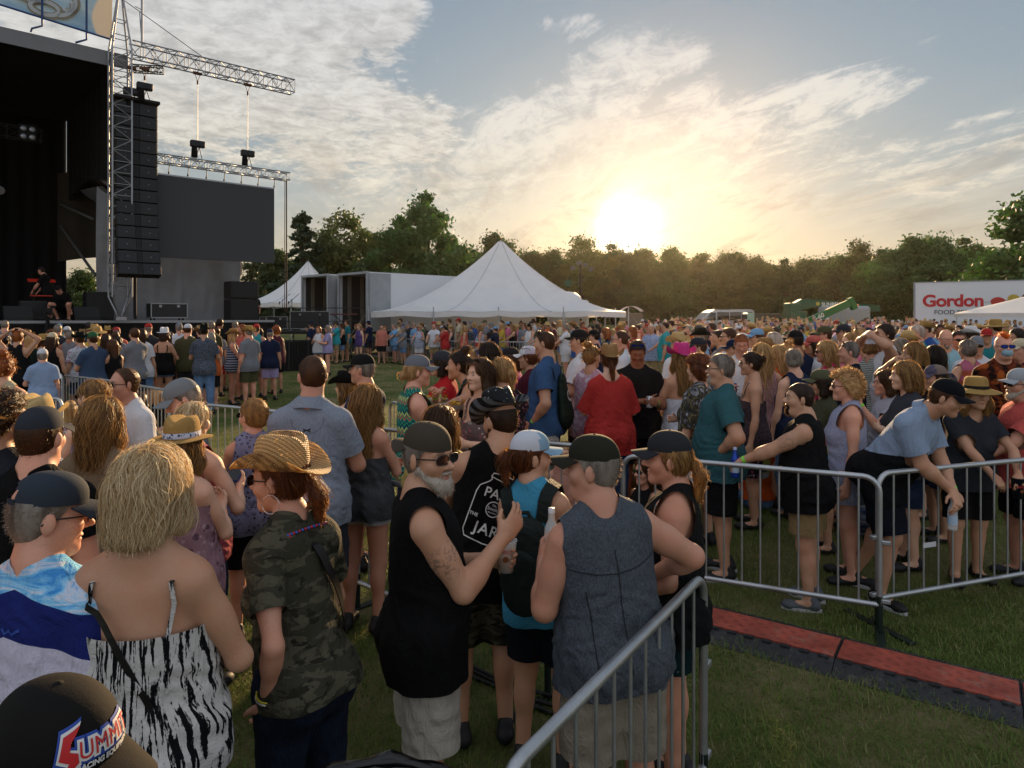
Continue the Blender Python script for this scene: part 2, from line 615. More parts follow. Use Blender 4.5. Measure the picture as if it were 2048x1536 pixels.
class Figure:
    def __init__(s,h=1.72,sex='m',wt=.4,lean=0,side=0,twist=0,yaw=0,pitch=0,armR='down',armL='down',legs='stand',vox=.01,seed=0,head=1.0,zoff=0.0,cover=0.0):
        s.h,s.sex,s.wt,s.vox,s.seed=h,sex,wt,vox,seed
        k=s.k=h/1.75
        f=sex=='f'
        hs=s.hs=(.55+.45*k)*head
        sit=legs in('sit','kneel')
        s.O=A3(0,0,(.13 if legs=='sit' else .42 if legs=='kneel' else .945*k)+zoff)
        s.Rt=rotz(R(twist))@rotx(-R(lean))@roty(R(side))
        T=lambda x,y,z:s.O+s.Rt@(A3(x,y,z)*k)
        s.T=T
        s.Hc=s.O+s.Rt@A3(0,.022,h-.12*hs-.945*k)
        s.Hr=rotz(R(twist+yaw))@rotx(-R(pitch))
        s.sx=sx=(.141 if f else .160)+.012*wt
        w=wt
        q=lambda p:xform(p,s.Rt,s.O)
        kk=lambda v:tuple(np.asarray(v)*k)
        P=[]
        P.append(q(ell(kk((0,-.004,.30)),kk((.134+.026*w+(0 if f else .020),.098+.02*w,.205)),k=.05)))
        P.append(q(cone(kk((-sx*.78,-.018,.436)),kk((sx*.78,-.018,.436)),.058*k,k=.07)))
        P.append(q(ell(kk((0,.012+.038*w,.11)),kk((.116+.05*w+(0 if f else .014),.088+.062*w,.18)),k=.06)))
        P.append(q(ell(kk((0,-.006,-.02)),kk(((.158 if f else .146)+.032*w,.108+.03*w,.125)),k=.05)))
        for sg in(-1,1):
            P.append(q(ell(kk((sg*.07,-.055-.01*w,-.065)),kk((.085,.08+.01*w,.088)),k=.04)))
            P.append(q(cone(kk((sg*.02,-.028,.555)),kk((sg*sx*.72,-.022,.462)),.038*k,.044*k,k=.05)))
            if f:P.append(q(ell(kk((sg*.072,.082+.025*w,.268)),kk((.066,.06+.012*w,.068)),k=.03)))
            else:P.append(q(ell(kk((sg*.075,.068,.32)),kk((.075,.045,.06)),k=.04)))
        s.torso=P
        nb=T(0,-.022,.50);nt=s.Hc+s.Hr@A3(0,-.018,-.06)*hs
        s.nb=nb
        nr=(.050 if f else .060)*k+.008*w
        s.neck=[cone(nb,nt,nr*1.12,nr*.94,k=.035)]
        s.neckend=nt
        # legs
        s.leg={};s.legj={}
        for sg,nm in((1,'R'),(-1,'L')):
            hip=s.O+A3(sg*.088,0,-.01)*k
            if legs=='sit':
                kn=hip+A3(sg*.12,.36,.16)*k;an=A3(sg*.02,.40+.12*(sg>0),.06)*k+A3(0,0,0)
            elif legs=='kneel':
                kn=hip+A3(sg*.16,.38,.10)*k;an=A3(sg*.15,.12,.08)
            elif legs=='walk':
                kn=hip+A3(sg*.01,.10 if sg>0 else-.03,-.43)*k;an=A3(sg*.09,.16 if sg>0 else-.22,.085)*k
            elif legs=='relax':
                kn=A3(sg*.105,.05 if sg>0 else 0,.50)*k;an=A3(sg*(.12 if sg>0 else .10),.07 if sg>0 else-.03,.085)*k
            elif legs=='back':  # weight forward on a rail, one foot behind
                kn=A3(sg*.10,.12 if sg>0 else-.02,.50)*k;an=A3(sg*.11,.04 if sg>0 else-.26,.085)*k
            else:
                kn=A3(sg*.105,.012,.50)*k;an=A3(sg*.115,-.02,.085)*k
            toe=A3(*(an+A3(sg*.035,.15,-.045)*k))
            s.legj[nm]=(hip,kn,an,toe)
            tr=(.086 if f else .084)+.026*w
            cd=unit(an-kn)
            cb=kn+(an-kn)*.28-A3(0,.022,0)*k
            cv=cover
            s.leg[nm]=[cone(hip,kn,(tr-cv)*k,(.056+.01*w-cv)*k,k=.05),cone(kn,an,(.051+.008*w-cv)*k,(.037-cv*.5)*k,k=.03),ell(cb,A3(.047+.008*w-cv,.049-cv,.10)*k,k=.03)]
            s.leg[nm]+=[cone(an+A3(0,-.02,-.03)*k,toe,.034*k,.028*k,k=.03)]
        # arms
        s.arm={};s.armj={};s.hand={}
        for sg,nm,pose in((1,'R',armR),(-1,'L',armL)):
            if isinstance(pose,str):tgt,pole,pn,curl=ARMS[pose]
            else:tgt,pole,pn,curl=pose
            m_=A3(sg,1,1)
            sh=T(sg*sx,-.02,.43)
            tg=s.O+s.Rt@(A3(*tgt)*m_*k)
            elb,wr=ik(sh,tg,.285*k,.255*k,s.Rt@(A3(*pole)*m_))
            s.armj[nm]=(sh,elb,wr)
            ar=(.034 if f else .044)+.015*w
            s.arm[nm]=[cone(sh,elb,(ar+.008)*k,(ar-.006)*k,k=.035),ell(sh+(elb-sh)*.45,A3(ar+.003,ar+.003,.09)*k,basis(elb-sh),k=.02),
                         cone(elb,wr,(ar-.006)*k,(.0245 if f else .029)*k,k=.02),ell(elb+(wr-elb)*.25,A3(ar-.001,ar-.001,.075)*k,basis(wr-elb),k=.02)]
            fd=unit(wr-elb);n=s.Rt@(A3(*pn)*m_)
            n=unit(n-fd*(n@fd))
            s.hand[nm]=hand_prims(wr,fd,n,sg,curl,k*(.93 if f else 1.04))
        s.head=head_prims(f,w)
        s.headw=[xform(scale_p(p,hs),s.Hr,s.Hc)for p in s.head]

    def body(s):
        h=s.vox
        pr=s.torso+s.neck
        for nm in 'RL':pr=pr+s.leg[nm]+s.arm[nm]+s.hand[nm][0]
        return skin(pr+s.headw,h)

    def grip(s,nm):
        return s.hand[nm][1]

def basis(v):
    z=unit(v);x=unit(np.cross(z,A3(.3,.9,.1)));y=np.cross(z,x)
    return np.stack([x,y,z],1)

def scale_p(p,q):
    if p[0]=='c':return('c',p[1]*q,p[2]*q,p[3]*q,p[4]*q,p[5],p[6],p[7])
    return('e',p[1]*q,p[2]*q,p[3],p[4],p[5])

def hand_prims(wr,f,n,sg,curl,k):
    th=np.cross(f,n)*sg
    P=[cone(wr-f*.01*k,wr+f*.03*k,.027*k,.029*k,k=.012,w=n,f=1.5),cone(wr+f*.03*k-th*.012*k,wr+f*.078*k-th*.016*k,.03*k,.026*k,k=.012,w=n,f=1.9),
         cone(wr+f*.03*k+th*.012*k,wr+f*.078*k+th*.014*k,.03*k,.024*k,k=.012,w=n,f=1.9)]
    for i,(o,L)in enumerate(((.030,.070),(.011,.079),(-.009,.073),(-.028,.056))):
        p=wr+f*(.084-.006*abs(i-1))*k+th*o*k
        a=.12+curl*(.9+.12*i)
        dv=f+th*o*1.2
        for j,fr in enumerate((.42,.32,.26)):
            ang=a*(.75+.45*j)
            dv=unit(dv*math.cos(ang)+n*math.sin(ang))
            q=p+dv*L*fr*k*1.15
            P.append(cone(p,q,(.0092-.0008*j)*k,(.0086-.0008*j)*k,k=.004))
            p=q
    b=wr+f*.022*k+th*.026*k+n*.006*k
    m_=b+unit(f*.75+th*.75+n*(.25+curl*.4))*.042*k
    e=m_+unit(f*.9+th*(.35-.5*curl)+n*(.2+curl*.6))*.034*k
    P+=[cone(b,m_,.0135*k,.0105*k,k=.012),cone(m_,e,.0105*k,.0085*k,k=.004)]
    return P,(wr+f*.075*k+n*.035*k,f,n,th)

def head_prims(f,w):
    j=.92 if f else 1.0
    P=[ell((0,-.014,.036),(.075,.096,.084),k=.02),ell((0,.03,-.028),(.060*j+.004*w,.060,.084),k=.03)]
    for sg in(-1,1):
        P.append(cone((sg*.046*j,-.002,-.055),(0,.064,-.097),.021+.007*w,.019,k=.025))
        P.append(ell((sg*.038,.055,-.026),(.030,.032,.028),k=.025))
        P.append(cone((sg*.010,.084,.026),(sg*.044,.068,.024),.012,.010,k=.018))
        P.append(ell((sg*.079,-.012,-.008),(.011,.022,.034),rotz(-sg*.45),k=.008))
        P.append(ell((sg*.031,.098,.005),(.020,.022,.013),k=.014,sg=-1))
        P.append(ell((sg*.031,.073,.004),(.017,.0165,.0135),k=.006))
        P.append(ell((sg*.013,.098,-.030),(.010,.011,.009),k=.008))
    P+=[ell((0,.072,-.098),(.022*j,.019,.02),k=.02),cone((0,.080,.014),(0,.115,-.026),.0075,.0120,k=.010),
          ell((0,.086,-.060),(.025,.013,.0075),k=.006),ell((0,.084,-.073),(.021,.013,.0085),k=.006),ell((0,.101,-.0665),(.026,.014,.0018),k=.005,sg=-1)]
    if w>.7:P.append(ell((0,.03,-.112),(.05,.045,.03),k=.04))
    return P

# hairline height against depth (y back..front), head frame
HLINE=[(-.13,-.085),(-.06,-.07),(-.02,-.045),(.005,-.025),(.018,.01),(.035,.035),(.055,.062),(.075,.072),(.12,.075)]
def hairline(V,lift=0.0,back=0.0):
    y=V[:,1]
    xs,ys=zip(*HLINE)
    z=np.interp(y,xs,ys)
    z=z+lift*np.clip((y-.0)/.07,0,1)-back*np.clip((-y-.02)/.06,0,1)
    return V[:,2]-z

def hair_prims(style,f):
    C=lambda g:[ell((0,-.014,.036),(.075+g,.096+g,.084+g),k=.02),ell((0,-.03,-.01),(.066+g,.07+g,.08+g),k=.03)]
    o={}
    if style in('short','crew','balding'):
        g={'short':.013,'crew':.006,'balding':.005}[style]
        return C(g),dict(clip=True,lift=.05 if style=='balding' else 0,n=900,L=.022 if style=='short' else .010,mode='short')
    if style=='mohawk':return[ell((0,-.02,.105),(.034,.10,.045),k=.02),ell((0,-.09,.03),(.03,.03,.07),k=.03)],dict(clip=True,n=900,L=.05,mode='fluff')
    if style=='messy':return C(.02)+[ell((0,.03,.11),(.05,.05,.022),k=.02)],dict(clip=True,n=1100,L=.05,mode='fluff')
    if style=='curly':return C(.035)+[ell((0,-.05,-.03),(.10,.085,.09),k=.03)],dict(clip=True,n=1500,L=.06,mode='curl',back=.06)
    if style=='pony' or style=='lowpony':
        z0=.05 if style=='pony' else-.02
        P=C(.008)+[ell((0,-.112,z0),(.022,.02,.02),k=.015),cone((0,-.125,z0),(0,-.150,z0-.06),.020,.028,k=.02),cone((0,-.150,z0-.06),(.01,-.140,z0-.17),.028,.016,k=.02)]
        return P,dict(clip=True,n=900,L=.2,mode='fall',keep=-.085)
    if style=='bun':return C(.009)+[ell((0,-.125,.055),(.042,.036,.04),k=.012)],dict(clip=True,n=800,L=.09,mode='fall',keep=-.1)
    if style=='topbun':return C(.009)+[ell((0,-.06,.145),(.046,.045,.038),k=.012)],dict(clip=True,n=800,L=.07,mode='fluff')
    if style=='lowbun':return C(.009)+[ell((0,-.12,-.03),(.042,.034,.034),k=.012)],dict(clip=True,n=800,L=.09,mode='fall',keep=-.095)
    L={'bob':.13,'lob':.115,'shoulder':.24,'long':.38,'vlong':.50}[style]
    P=C(.017)
    for sg in(-1,1):
        P.append(cone((sg*.070,-.015,.02),(sg*.086,-.01,-.10),.026,.030,k=.03))
        P.append(cone((sg*.086,-.01,-.10),(sg*.080,-.03-.02*(L>.3),-L*.92),.030,.020,k=.03))
        P.append(cone((sg*.04,-.085,.0),(sg*.05,-.10,-L),.045,.032,k=.03))
    P.append(cone((0,-.09,.0),(0,-.105,-L),.045,.036,k=.03))
    return P,dict(clip='long',n=2200,L=L+.1,mode='fall',keep=-L-.03)

def make_hair(fig,style,mat,parent,lift=None,cap=False,dens=1.0,name='hair'):
    f=fig.sex=='f'
    if cap and style in('short','messy'):style='crew'
    P,o=hair_prims(style,f)
    h=min(max(fig.vox*.8,.0055),.02)
    V,F=skin(P,h)
    if o['clip']is True:
        fn=hairline(V,o.get('lift',0)if lift is None else lift,o.get('back',0))
        if 'keep' in o:fn=np.where(V[:,1]<-.085,np.maximum(fn,.01),fn)
    else:
        fn=np.maximum(hairline(V),-.01+0*V[:,0])
        # open at the face: keep what lies behind or beside it
        fn=np.where(V[:,2]>.075,V[:,2]-.068,np.where(V[:,1]>.012,np.minimum(V[:,2]-.01+(V[:,1]<.045)*.3,np.abs(V[:,0])-.058+.25*np.clip(V[:,2],0,.1)),.02))
    if cap:fn=np.minimum(fn,.052+0*fn-V[:,2]-.35*np.clip(V[:,1],-.1,.1)*0)
    base=V.copy()
    sc={'curl':.012,'fluff':.006,'short':.002,'fall':.0028}[o['mode']]
    g=grad(P,V)
    if o['mode']=='fall':
        ang=np.arctan2(V[:,0],-V[:,1])
        V=V+g*(sc*np.sin(ang*23+2.2*wob(V,9,fig.seed))*wob(V*A3(1,1,.25),22,fig.seed+2)+.007*wob(V*A3(1,1,.6),15,fig.seed+4)*np.clip((.1-V[:,2])/.15,0,1))[:,None]
    else:V=V+g*(sc*wob(V,70 if o['mode']=='curl' else 60,fig.seed))[:,None]
    if o['clip']=='long':V=V-g*(.007*np.exp(-((V[:,0]-.012)/.007)**2)*np.clip((V[:,2]-.04)/.04,0,1))[:,None]
    V,F=clip(V,F,fn)
    sv=.5+.5*wob(V*A3(1,1,.15),60,fig.seed)
    Fs=[F];Vs=[V];Ss=[sv]
    # loose strands over the hair, so the outline is hair and not a shell
    Y=fig.Y
    n=int(o['n']*dens*(1.0 if Y<3 else .6 if Y<5 else .3 if Y<9 else 0)*(.5 if style=='crew' else 1))
    if n and len(V):
        seg=9 if o['mode']=='fall' else 4
        r_=np.random.default_rng(fig.seed+11)
        src=base[(fn>0.004)&((base[:,2]>(-.02 if o['mode']=='fall' else-.2))|(base[:,1]<-.115))]
        if len(src):
            p=src[r_.integers(0,len(src),n)]+r_.normal(0,.003,(n,3))
            L=o['L']*r_.uniform(.55,1.1,n)
            if o['mode']=='fall':L=np.minimum(L,np.maximum(p[:,2]-o['keep'],.02)*r_.uniform(.8,1.12,n))
            st=L/seg
            off=r_.uniform(-.002,.007,n)+(r_.random(n)<.2)*r_.uniform(0,.020,n)
            width=np.where(r_.random(n)<.4,.0006,.0013)*max(1,Y/2.2)
            rows=[]
            ph=r_.uniform(0,6.28,(n,3))
            if o['mode']=='fall':ph=np.stack([9*wob(p,16,fig.seed+j)for j in range(3)],1)+r_.normal(0,.5,(n,3))
            drift=r_.normal(0,.13 if o['mode']=='fall' else .22,(n,3))
            for i in range(seg+1):
                gn=grad(P,p)
                rows.append((p.copy(),gn.copy()))
                if o['mode']=='fall':dv=A3(0,-.25,-1)*1.0+drift+(.42 if style in('long','lob','shoulder')else .25)*np.sin(ph*.35+i*.95+fig.seed)
                elif o['mode']=='curl':dv=gn*.6+1.0*np.stack([np.sin(ph[:,0]+i*2.1),np.cos(ph[:,1]+i*2.1),np.sin(ph[:,2]+i*1.7)],1)
                elif o['mode']=='fluff':dv=gn*.5+A3(0,-.4,-.3)+.6*np.sin(ph+i*1.2)
                else:dv=gn*.30+A3(0,-.45,-.40)+drift*1.2
                if o['mode']=='fall':dv=dv-gn*(dv*gn).sum(1,keepdims=True)
                dv=dv/np.maximum(np.linalg.norm(dv,axis=1,keepdims=True),1e-6)
                p=p+dv*st[:,None]
                if o['mode']=='fall':
                    e=sdf(P,p)-off
                    p=p-gn*np.clip(e,-.01,.006)[:,None]
            PP=np.stack([r0 for r0,_ in rows],1);NN=np.stack([r1 for _,r1 in rows],1)
            tn=np.gradient(PP,axis=1)
            sd=np.cross(tn,NN+r_.normal(0,.5,(n,1,3)))
            sd/=np.maximum(np.linalg.norm(sd,axis=2,keepdims=True),1e-9)
            tw=width[:,None]*np.linspace(1,.25,seg+1)[None]
            A=PP+sd*tw[...,None];B=PP-sd*tw[...,None]
            VV=np.stack([A,B],2).reshape(-1,3)
            b0=(np.arange(n)*(seg+1)*2)[:,None]+(np.arange(seg)*2)[None]
            b0=b0.ravel()
            q=np.concatenate([np.stack([b0,b0+1,b0+3],1),np.stack([b0,b0+3,b0+2],1)])
            # keep strands off the face
            bad=(PP[:,:,1]>.06)&(np.abs(PP[:,:,0])<.06)&(PP[:,:,2]<.06)
            okk=~bad.any(1)
            keepf=np.tile(np.repeat(okk,seg),2)
            Fs.append(q[keepf]+len(V));Vs.append(VV);Ss.append(np.repeat(r_.random(n),(seg+1)*2))
    V=np.concatenate(Vs)*fig.hs;F=np.concatenate(Fs);S=np.concatenate(Ss)
    V=V@fig.Hr.T+fig.Hc
    if not len(F):return None
    me=mk_mesh(name,V,F)
    if len(me.vertices)==len(S):
        a=me.attributes.new('sv','FLOAT','POINT');a.data.foreach_set('value',S.astype(np.float32))
    return link(name,me,mat,parent)

def head_obj(fig,mb,name,mat,parent):
    me=mb.mesh(name)
    n=len(me.vertices)
    co=np.empty(n*3,np.float32);me.vertices.foreach_get('co',co)
    co=(co.reshape(-1,3)*fig.hs)@fig.Hr.T+fig.Hc
    me.vertices.foreach_set('co',co.astype(np.float32).ravel());me.update()
    return link(name,me,mat,parent)

# ---- headwear (head frame)
def cap_shell(back=False,tilt=0.0,hole=False,n=28,flat=0):
    sg=-1 if back else 1
    mb=MB();br=MB();st=MB()
    ct,stt=math.cos(tilt),math.sin(tilt)
    def tl(x,y,z):
        z0=z-.05
        return Vector((x,y*ct-z0*stt,.05+y*stt+z0*ct))
    rx,ry,rz=.084,.106,.094
    m_=10
    V=[];F=[]
    for j in range(m_+1):
        t=math.pi/2*j/m_
        for i in range(n):
            a=2*math.pi*i/n
            seam=1+.006*max(0,1-abs(((a/(math.pi/3))+.5)%1-.5)*14)
            r_=max(math.cos(t),.02)**.82*seam
            fr=1+(.05*max(0,math.sin(a)*sg)*math.sin(2*t))
            V.append(tl(rx*r_*math.cos(a),-.008+ry*r_*math.sin(a)*fr,.045+rz*math.sin(t)**1.0-.012*(1-math.cos(a*2))*0))
    for j in range(m_):
        for i in range(n):
            a=2*math.pi*(i+.5)/n
            if hole and j<4:
                da=abs(((a-math.radians(-90*sg)+math.pi)%(2*math.pi))-math.pi)
                if(da/.42)**2+((j+.5)/4.2)**2<1 and j>0:continue
            F.append((j*n+i,j*n+(i+1)%n,(j+1)*n+(i+1)%n,(j+1)*n+i))
    mb.add(V,F,True)
    for k in(0,1):
        off=-.0035*k
        def g(u,v):
            a=(u-.5)*math.radians(128)
            x=.084*math.sin(a);y=-.008+.106*math.cos(a)
            e=v*.078*(math.cos(a)**.35)
            x2=x*(1+.14*v);y2=y+e
            z=.047-.030*(x2/.09)**2*(.35+.65*v)-.012*v+off
            return tl(x2,sg*y2,z)
        br.grid(g,14,5)
    bt=MB().lathe([(.009,0),(.007,.004),(.001,.006)],c=(0,0,0),n=8)
    bt.V=[tuple(tl(v[0],v[1]-.008,v[2]+.135))for v in bt.V]
    if hole:
        def g2(u,v):
            a=math.radians(-90*sg)+(u-.5)*1.0
            return tl(.0865*math.cos(a),-.008+.1085*math.sin(a),.044+.016*v)
        st.grid(g2,10,1)
    return mb,br,bt,st

def brim_hat(kind):
    """cowboy: creased crown and rolled brim; sun/fedora: round crown, flat brim"""
    crown=MB();brim=MB();band=MB()
    n=32
    cow=kind=='cowboy'
    H={'cowboy':.125,'fedora':.115,'sun':.10,'boater':.10}[kind]
    prof=[(1.0,0),(.985,.25),(.955,.5),(.92,.72),(.86,.88),(.74,.97),(.5,1.0),(.2,1.0),(.01,1.0)]
    def dent(p):
        x,y,z=p
        if cow:
            q=max(0,(z-.05)/H-.35)
            z-=.036*math.exp(-(x/.026)**2)*min(1,q*2.2)*(1-.35*min(1,abs(y)/.1))
            if y>0:x*=1-.30*q*min(1,y/.08)
        elif kind=='fedora':
            q=max(0,(z-.05)/H-.55)
            z-=.030*math.exp(-(x/.030)**2)*min(1,q*3)
            if y>0:x*=1-.28*q*min(1,y/.08)
        return Vector((x,y,z))
    crown.lathe([(r_,z*H)for r_,z in prof],c=(0,-.008,.05),n=n,sx=.088,sy=.108,fn=dent)
    ext={'cowboy':.085,'fedora':.062,'sun':.09,'boater':.06}[kind]
    for k in(0,1):
        def g(u,v):
            a=2*math.pi*u
            rx,ry=.086+ext*v*(1.0 if cow else 1.05),.106+ext*v*(.95 if cow else 1.0)
            x,y=rx*math.cos(a),-.008+ry*math.sin(a)
            if cow:
                c2=math.cos(a)**2
                z=.05+.075*c2**1.3*v**1.6-.022*v*math.sin(a)**2*(1 if math.sin(a)>0 else .6)
                x*=1-.13*v*v*c2
            elif kind=='sun':z=.05-.030*v**1.3+.004*math.sin(3*a)
            else:z=.05-.010*v+.006*v*math.cos(2*a)
            return Vector((x,y,z-.004*k))
        brim.grid(g,n,7)
    band.lathe([(1.012,0),(1.012,.24),(1.0,.245)],c=(0,-.008,.05),n=n,sx=.088,sy=.108)
    band.V=[(v[0],v[1],.051+(v[2]-.05)*H)for v in band.V]
    return crown,brim,band

def put_hat(fig,spec,parent):
    kind=spec['kind']
    m_=spec['mat']
    if kind in('cap','trucker'):
        dome,brim,btn,st=cap_shell(spec.get('back',False),R(spec.get('tilt',0)),spec.get('hole',False),n=28 if fig.Y<8 else 16)
        if kind=='trucker':
            o=head_obj(fig,dome,'cap',spec.get('mat2',m_),parent)
            dm=o.data
            if spec.get('mat2'):
                dm.materials.append(m_)
                sg=-1 if spec.get('back')else 1
                for p in dm.polygons:
                    c=np.array(p.center)-fig.Hc
                    if(fig.Hr.T@c)[1]*sg>.02:p.material_index=1
        else:o=head_obj(fig,dome,'cap',m_,parent)
        head_obj(fig,brim,'brim',spec.get('brim',m_),o)
        if fig.Y<8:head_obj(fig,btn,'button',m_,o)
        if spec.get('hole')and st.V:head_obj(fig,st,'strap',m_,o)
        return o
    if kind=='beanie':
        mb=MB().lathe([(1.0,0),(1.02,.02),(1.0,.05),(.85,.08),(.5,.1),(.02,.107)],c=(0,-.008,.03),n=18,sx=.084,sy=.106)
        return head_obj(fig,mb,'beanie',m_,parent)
    if kind=='visor':
        dome,brim,btn,st=cap_shell(False,0)
        mb=MB().lathe([(1.0,0),(1.0,.03),(.99,.032)],c=(0,-.008,.045),n=18,sx=.086,sy=.108)
        o=head_obj(fig,mb,'visor',m_,parent)
        head_obj(fig,brim,'brim',m_,o)
        return o
    nm={'cowboy':'cowboy_hat','fedora':'fedora','sun':'sun_hat','boater':'straw_hat'}[kind]
    crown,brim,band=brim_hat(kind)
    for q in(crown,brim,band):
        ta=R(spec.get('tilt',0));c,s_=math.cos(ta),math.sin(ta)
        q.V=[(v[0],v[1]*c-(v[2]-.05)*s_,.05+v[1]*s_+(v[2]-.05)*c)for v in q.V]
    o=head_obj(fig,crown,nm,m_,parent)
    head_obj(fig,brim,'brim',spec.get('brim',m_),o)
    if spec.get('band'):head_obj(fig,band,'hat_band',spec['band'],o)
    return o

def put_glasses(fig,kind,parent):
    """kind: sun, blue, clear, up (pushed up on the head)"""
    up=kind.endswith('up')
    lens=MB();fr=MB()
    dz_,dy_=(.105,-.045)if up else(0,0)
    for sg in(-1,1):
        def g(u,v):
            a=2*math.pi*u
            x=.035+.031*math.copysign(abs(math.cos(a))**.6,math.cos(a))*v;z=.004+.0175*math.copysign(abs(math.sin(a))**.6,math.sin(a))*v*(1-.18*math.cos(a))
            return Vector((sg*x,.103-.35*(x-.005)**1*.38+dy_,z+dz_))
        if kind[:5]!='clear':lens.grid(g,14,2)
        ring=[g(i/14,1)for i in range(14)]
        fr.tube(ring,.0022 if kind[:5]!='clear' else .0017,5,closed=True)
        fr.tube([(sg*.057,.084+dy_,.008+dz_),(sg*.074,.05+dy_,.008+dz_),(sg*.083,-.01+dy_*.5,.006+dz_),(sg*.082,-.03+dy_*.5,-.012+dz_)],.0026,5)
    fr.tube([(-.010,.1025+dy_,.006+dz_),(0,.106+dy_,.009+dz_),(.010,.1025+dy_,.006+dz_)],.002,5)
    o=head_obj(fig,fr,'sunglasses' if kind[:5]!='clear' else 'glasses',M_frame,parent)
    if lens.V:head_obj(fig,lens,'lens',M_lensb if kind[:4]=='blue' else M_lens,o)
    return o

def to_mesh(name,V,F,mat,parent):
    if not len(F):return None
    return link(name,mk_mesh(name,V,F),mat,parent)

def garment(fig,style,mat,parent,name='shirt',hem=-.15,loose=.5,sleeve=.55,neck=.070,vneck=0.0,ax=None,top=None,wr=1.0,vox=None,skirt=None,tuck=0):
    """upper garment: an inflated body volume, cut open at neck, sleeves, armholes and hem"""
    k=fig.k;h=vox or max(fig.vox,.0075)
    if style=='polo':neck=min(neck,.066)
    if style=='sleeveless':neck=max(neck,.078)
    g0=.011
    q=lambda p:xform(p,fig.Rt,fig.O)
    tor=[grow(p,(g0+(.018 if i in(2,3,4,7)else 0))*k)for i,p in enumerate(fig.torso)]
    w=fig.wt
    L=loose
    tor.append(q(cone((-.085*k,-.046*k,.466*k),(.085*k,-.046*k,.466*k),.043*k,k=.05)))
    if L>.35:
        bx=(.142+.042*w+.02*L)*k
        if hem<.02 and skirt is None:
            for nm in 'RL':
                hp,kn_=fig.legj[nm][0],fig.legj[nm][1]
                tor.append(cone(hp,hp+(kn_-hp)*.42,((.088 if fig.sex=='f' else .090)+.026*w+.030)*k,((.086)+.026*w+.030)*k,k=.06))
        tor.append(q(cone((0,.004+.018*w*k,.34*k),(0,.012+.02*w,(hem-.03)*k),bx*.93,bx*(1.0+.10*L)+.012*L,k=.05,w=A3(0,1,0),f=1.34-.17*w)))
    slv={}
    if sleeve and style in('tee','polo','long'):
        for nm in 'RL':
            sh,el_,wr_=fig.armj[nm]
            ar=((.042 if fig.sex=='f' else .052)+.014*w+.006+.011*L)*k
            if sleeve<=1:slv[nm]=[cone(sh,sh+(el_-sh)*min(sleeve+.12,1.0),ar,ar*(1.0+.10*L),k=.035)]
            else:
                slv[nm]=[cone(sh,el_,ar,ar*.92,k=.035),cone(el_,el_+(wr_-el_)*min(sleeve-1+.12,1),ar*.92,ar*.8,k=.03)]
    sk=[]
    if skirt is not None:
        zb,rb=skirt
        sk=[cone(fig.O+A3(0,0,.06*k),A3(0,0,zb-.05)+A3(0,0,0),.135*k+.02*w,rb,k=.06,w=A3(0,1,0),f=1.2)]
        if fig.sex=='f':tor=tor[:-1]if(style=='cami' and L>.6)else tor
    allp=tor+sk+[p for v in slv.values()for p in v]
    V,F=skin(allp,h)
    C=(V-fig.O)@fig.Rt/k  # torso coordinates
    f=C[:,2]-hem if skirt is None else V[:,2]-zb
    f=f*(k if skirt is None else 1)
    if slv:
        own=np.stack([sdf(tor+sk,V)]+[sdf(slv[nm],V)for nm in 'RL'],1).argmin(1)
        for i,nm in enumerate('RL'):
            sh,el_,wr_=fig.armj[nm]
            a,b=(sh,el_)if sleeve<=1 else(el_,wr_)
            t=sleeve if sleeve<=1 else sleeve-1
            u=unit(b-a)
            e=np.linalg.norm(b-a)*t-(V-a)@u
            f=np.where(own==i+1,np.minimum(f,e),f)
    # neck opening round the neck axis
    nx=(C-A3(0,-.015,.515))*A3(1,.95,1)
    nx[:,2]-=.014*np.clip((-C[:,1]+.0)/.07,0,1)
    nx[:,2]=np.where(nx[:,2]>0,nx[:,2]*.35,nx[:,2]*(1.15 if vneck==0 else 1.15))
    fwd=np.clip(C[:,1]/.08,0,1)
    rad=neck*(1+.0*fwd)+vneck*fwd*np.clip(1-np.abs(C[:,0])/.10,.0,1)
    f=np.minimum(f,(np.linalg.norm(nx,axis=1)-rad)*k)
    if style in('sleeveless','tank','dress'):
        a_top=ax if ax else{'sleeveless':.168,'tank':.125,'dress':.13}[style]
        a_top=a_top*(1 if fig.sex=='m' else .92)
        z=C[:,2]
        lim=np.interp(z,[.20,.26,.31,.37,.44,.5],[.40,.30,.19+.02*w,a_top+.015,a_top,a_top-.012])
        f=np.minimum(f,(lim-np.abs(C[:,0]))*k)
    if style in('cami','strapless'):
        zt=top if top is not None else .30
        zl=zt+np.where(C[:,1]>0,.03,0)*(1-np.clip(np.abs(np.abs(C[:,0])-.07)/.06,0,1))+.02*np.clip(C[:,1]/.08,0,1)
        f=np.minimum(f,(zl-C[:,2])*k)
    if style=='off':
        f=np.minimum(f,(.375-C[:,2])*k)
    # folds: soft diagonal drag lines and hem ripple
    n=grad(allp,V)if fig.Y<12 else None
    if n is not None:
        amp=.0085*wr*(.5+L)
        dz_=np.clip((.30-C[:,2])/.35,0,1)
        ang=np.arctan2(C[:,0],C[:,1])
        fold=wob(C*A3(1.0,1.0,.45)+.05*wob(C,8,fig.seed)[:,None],26,fig.seed)*amp*(.45+.9*dz_)+np.sin(ang*9+fig.seed+2*wob(C,5,fig.seed))*.005*L*dz_**2
        dia=np.sin((C[:,2]*1.0+np.abs(C[:,0])*.7+.10*wob(C,7,fig.seed+3))*70)*np.exp(-((C[:,2]-.12)/.12)**2)*.0034*wr
        V=V+n*(fold+dia+amp*.55)[:,None]
    V2,F2=clip(V,F,f)
    o=to_mesh(name,V2,F2,mat,parent)
    return o

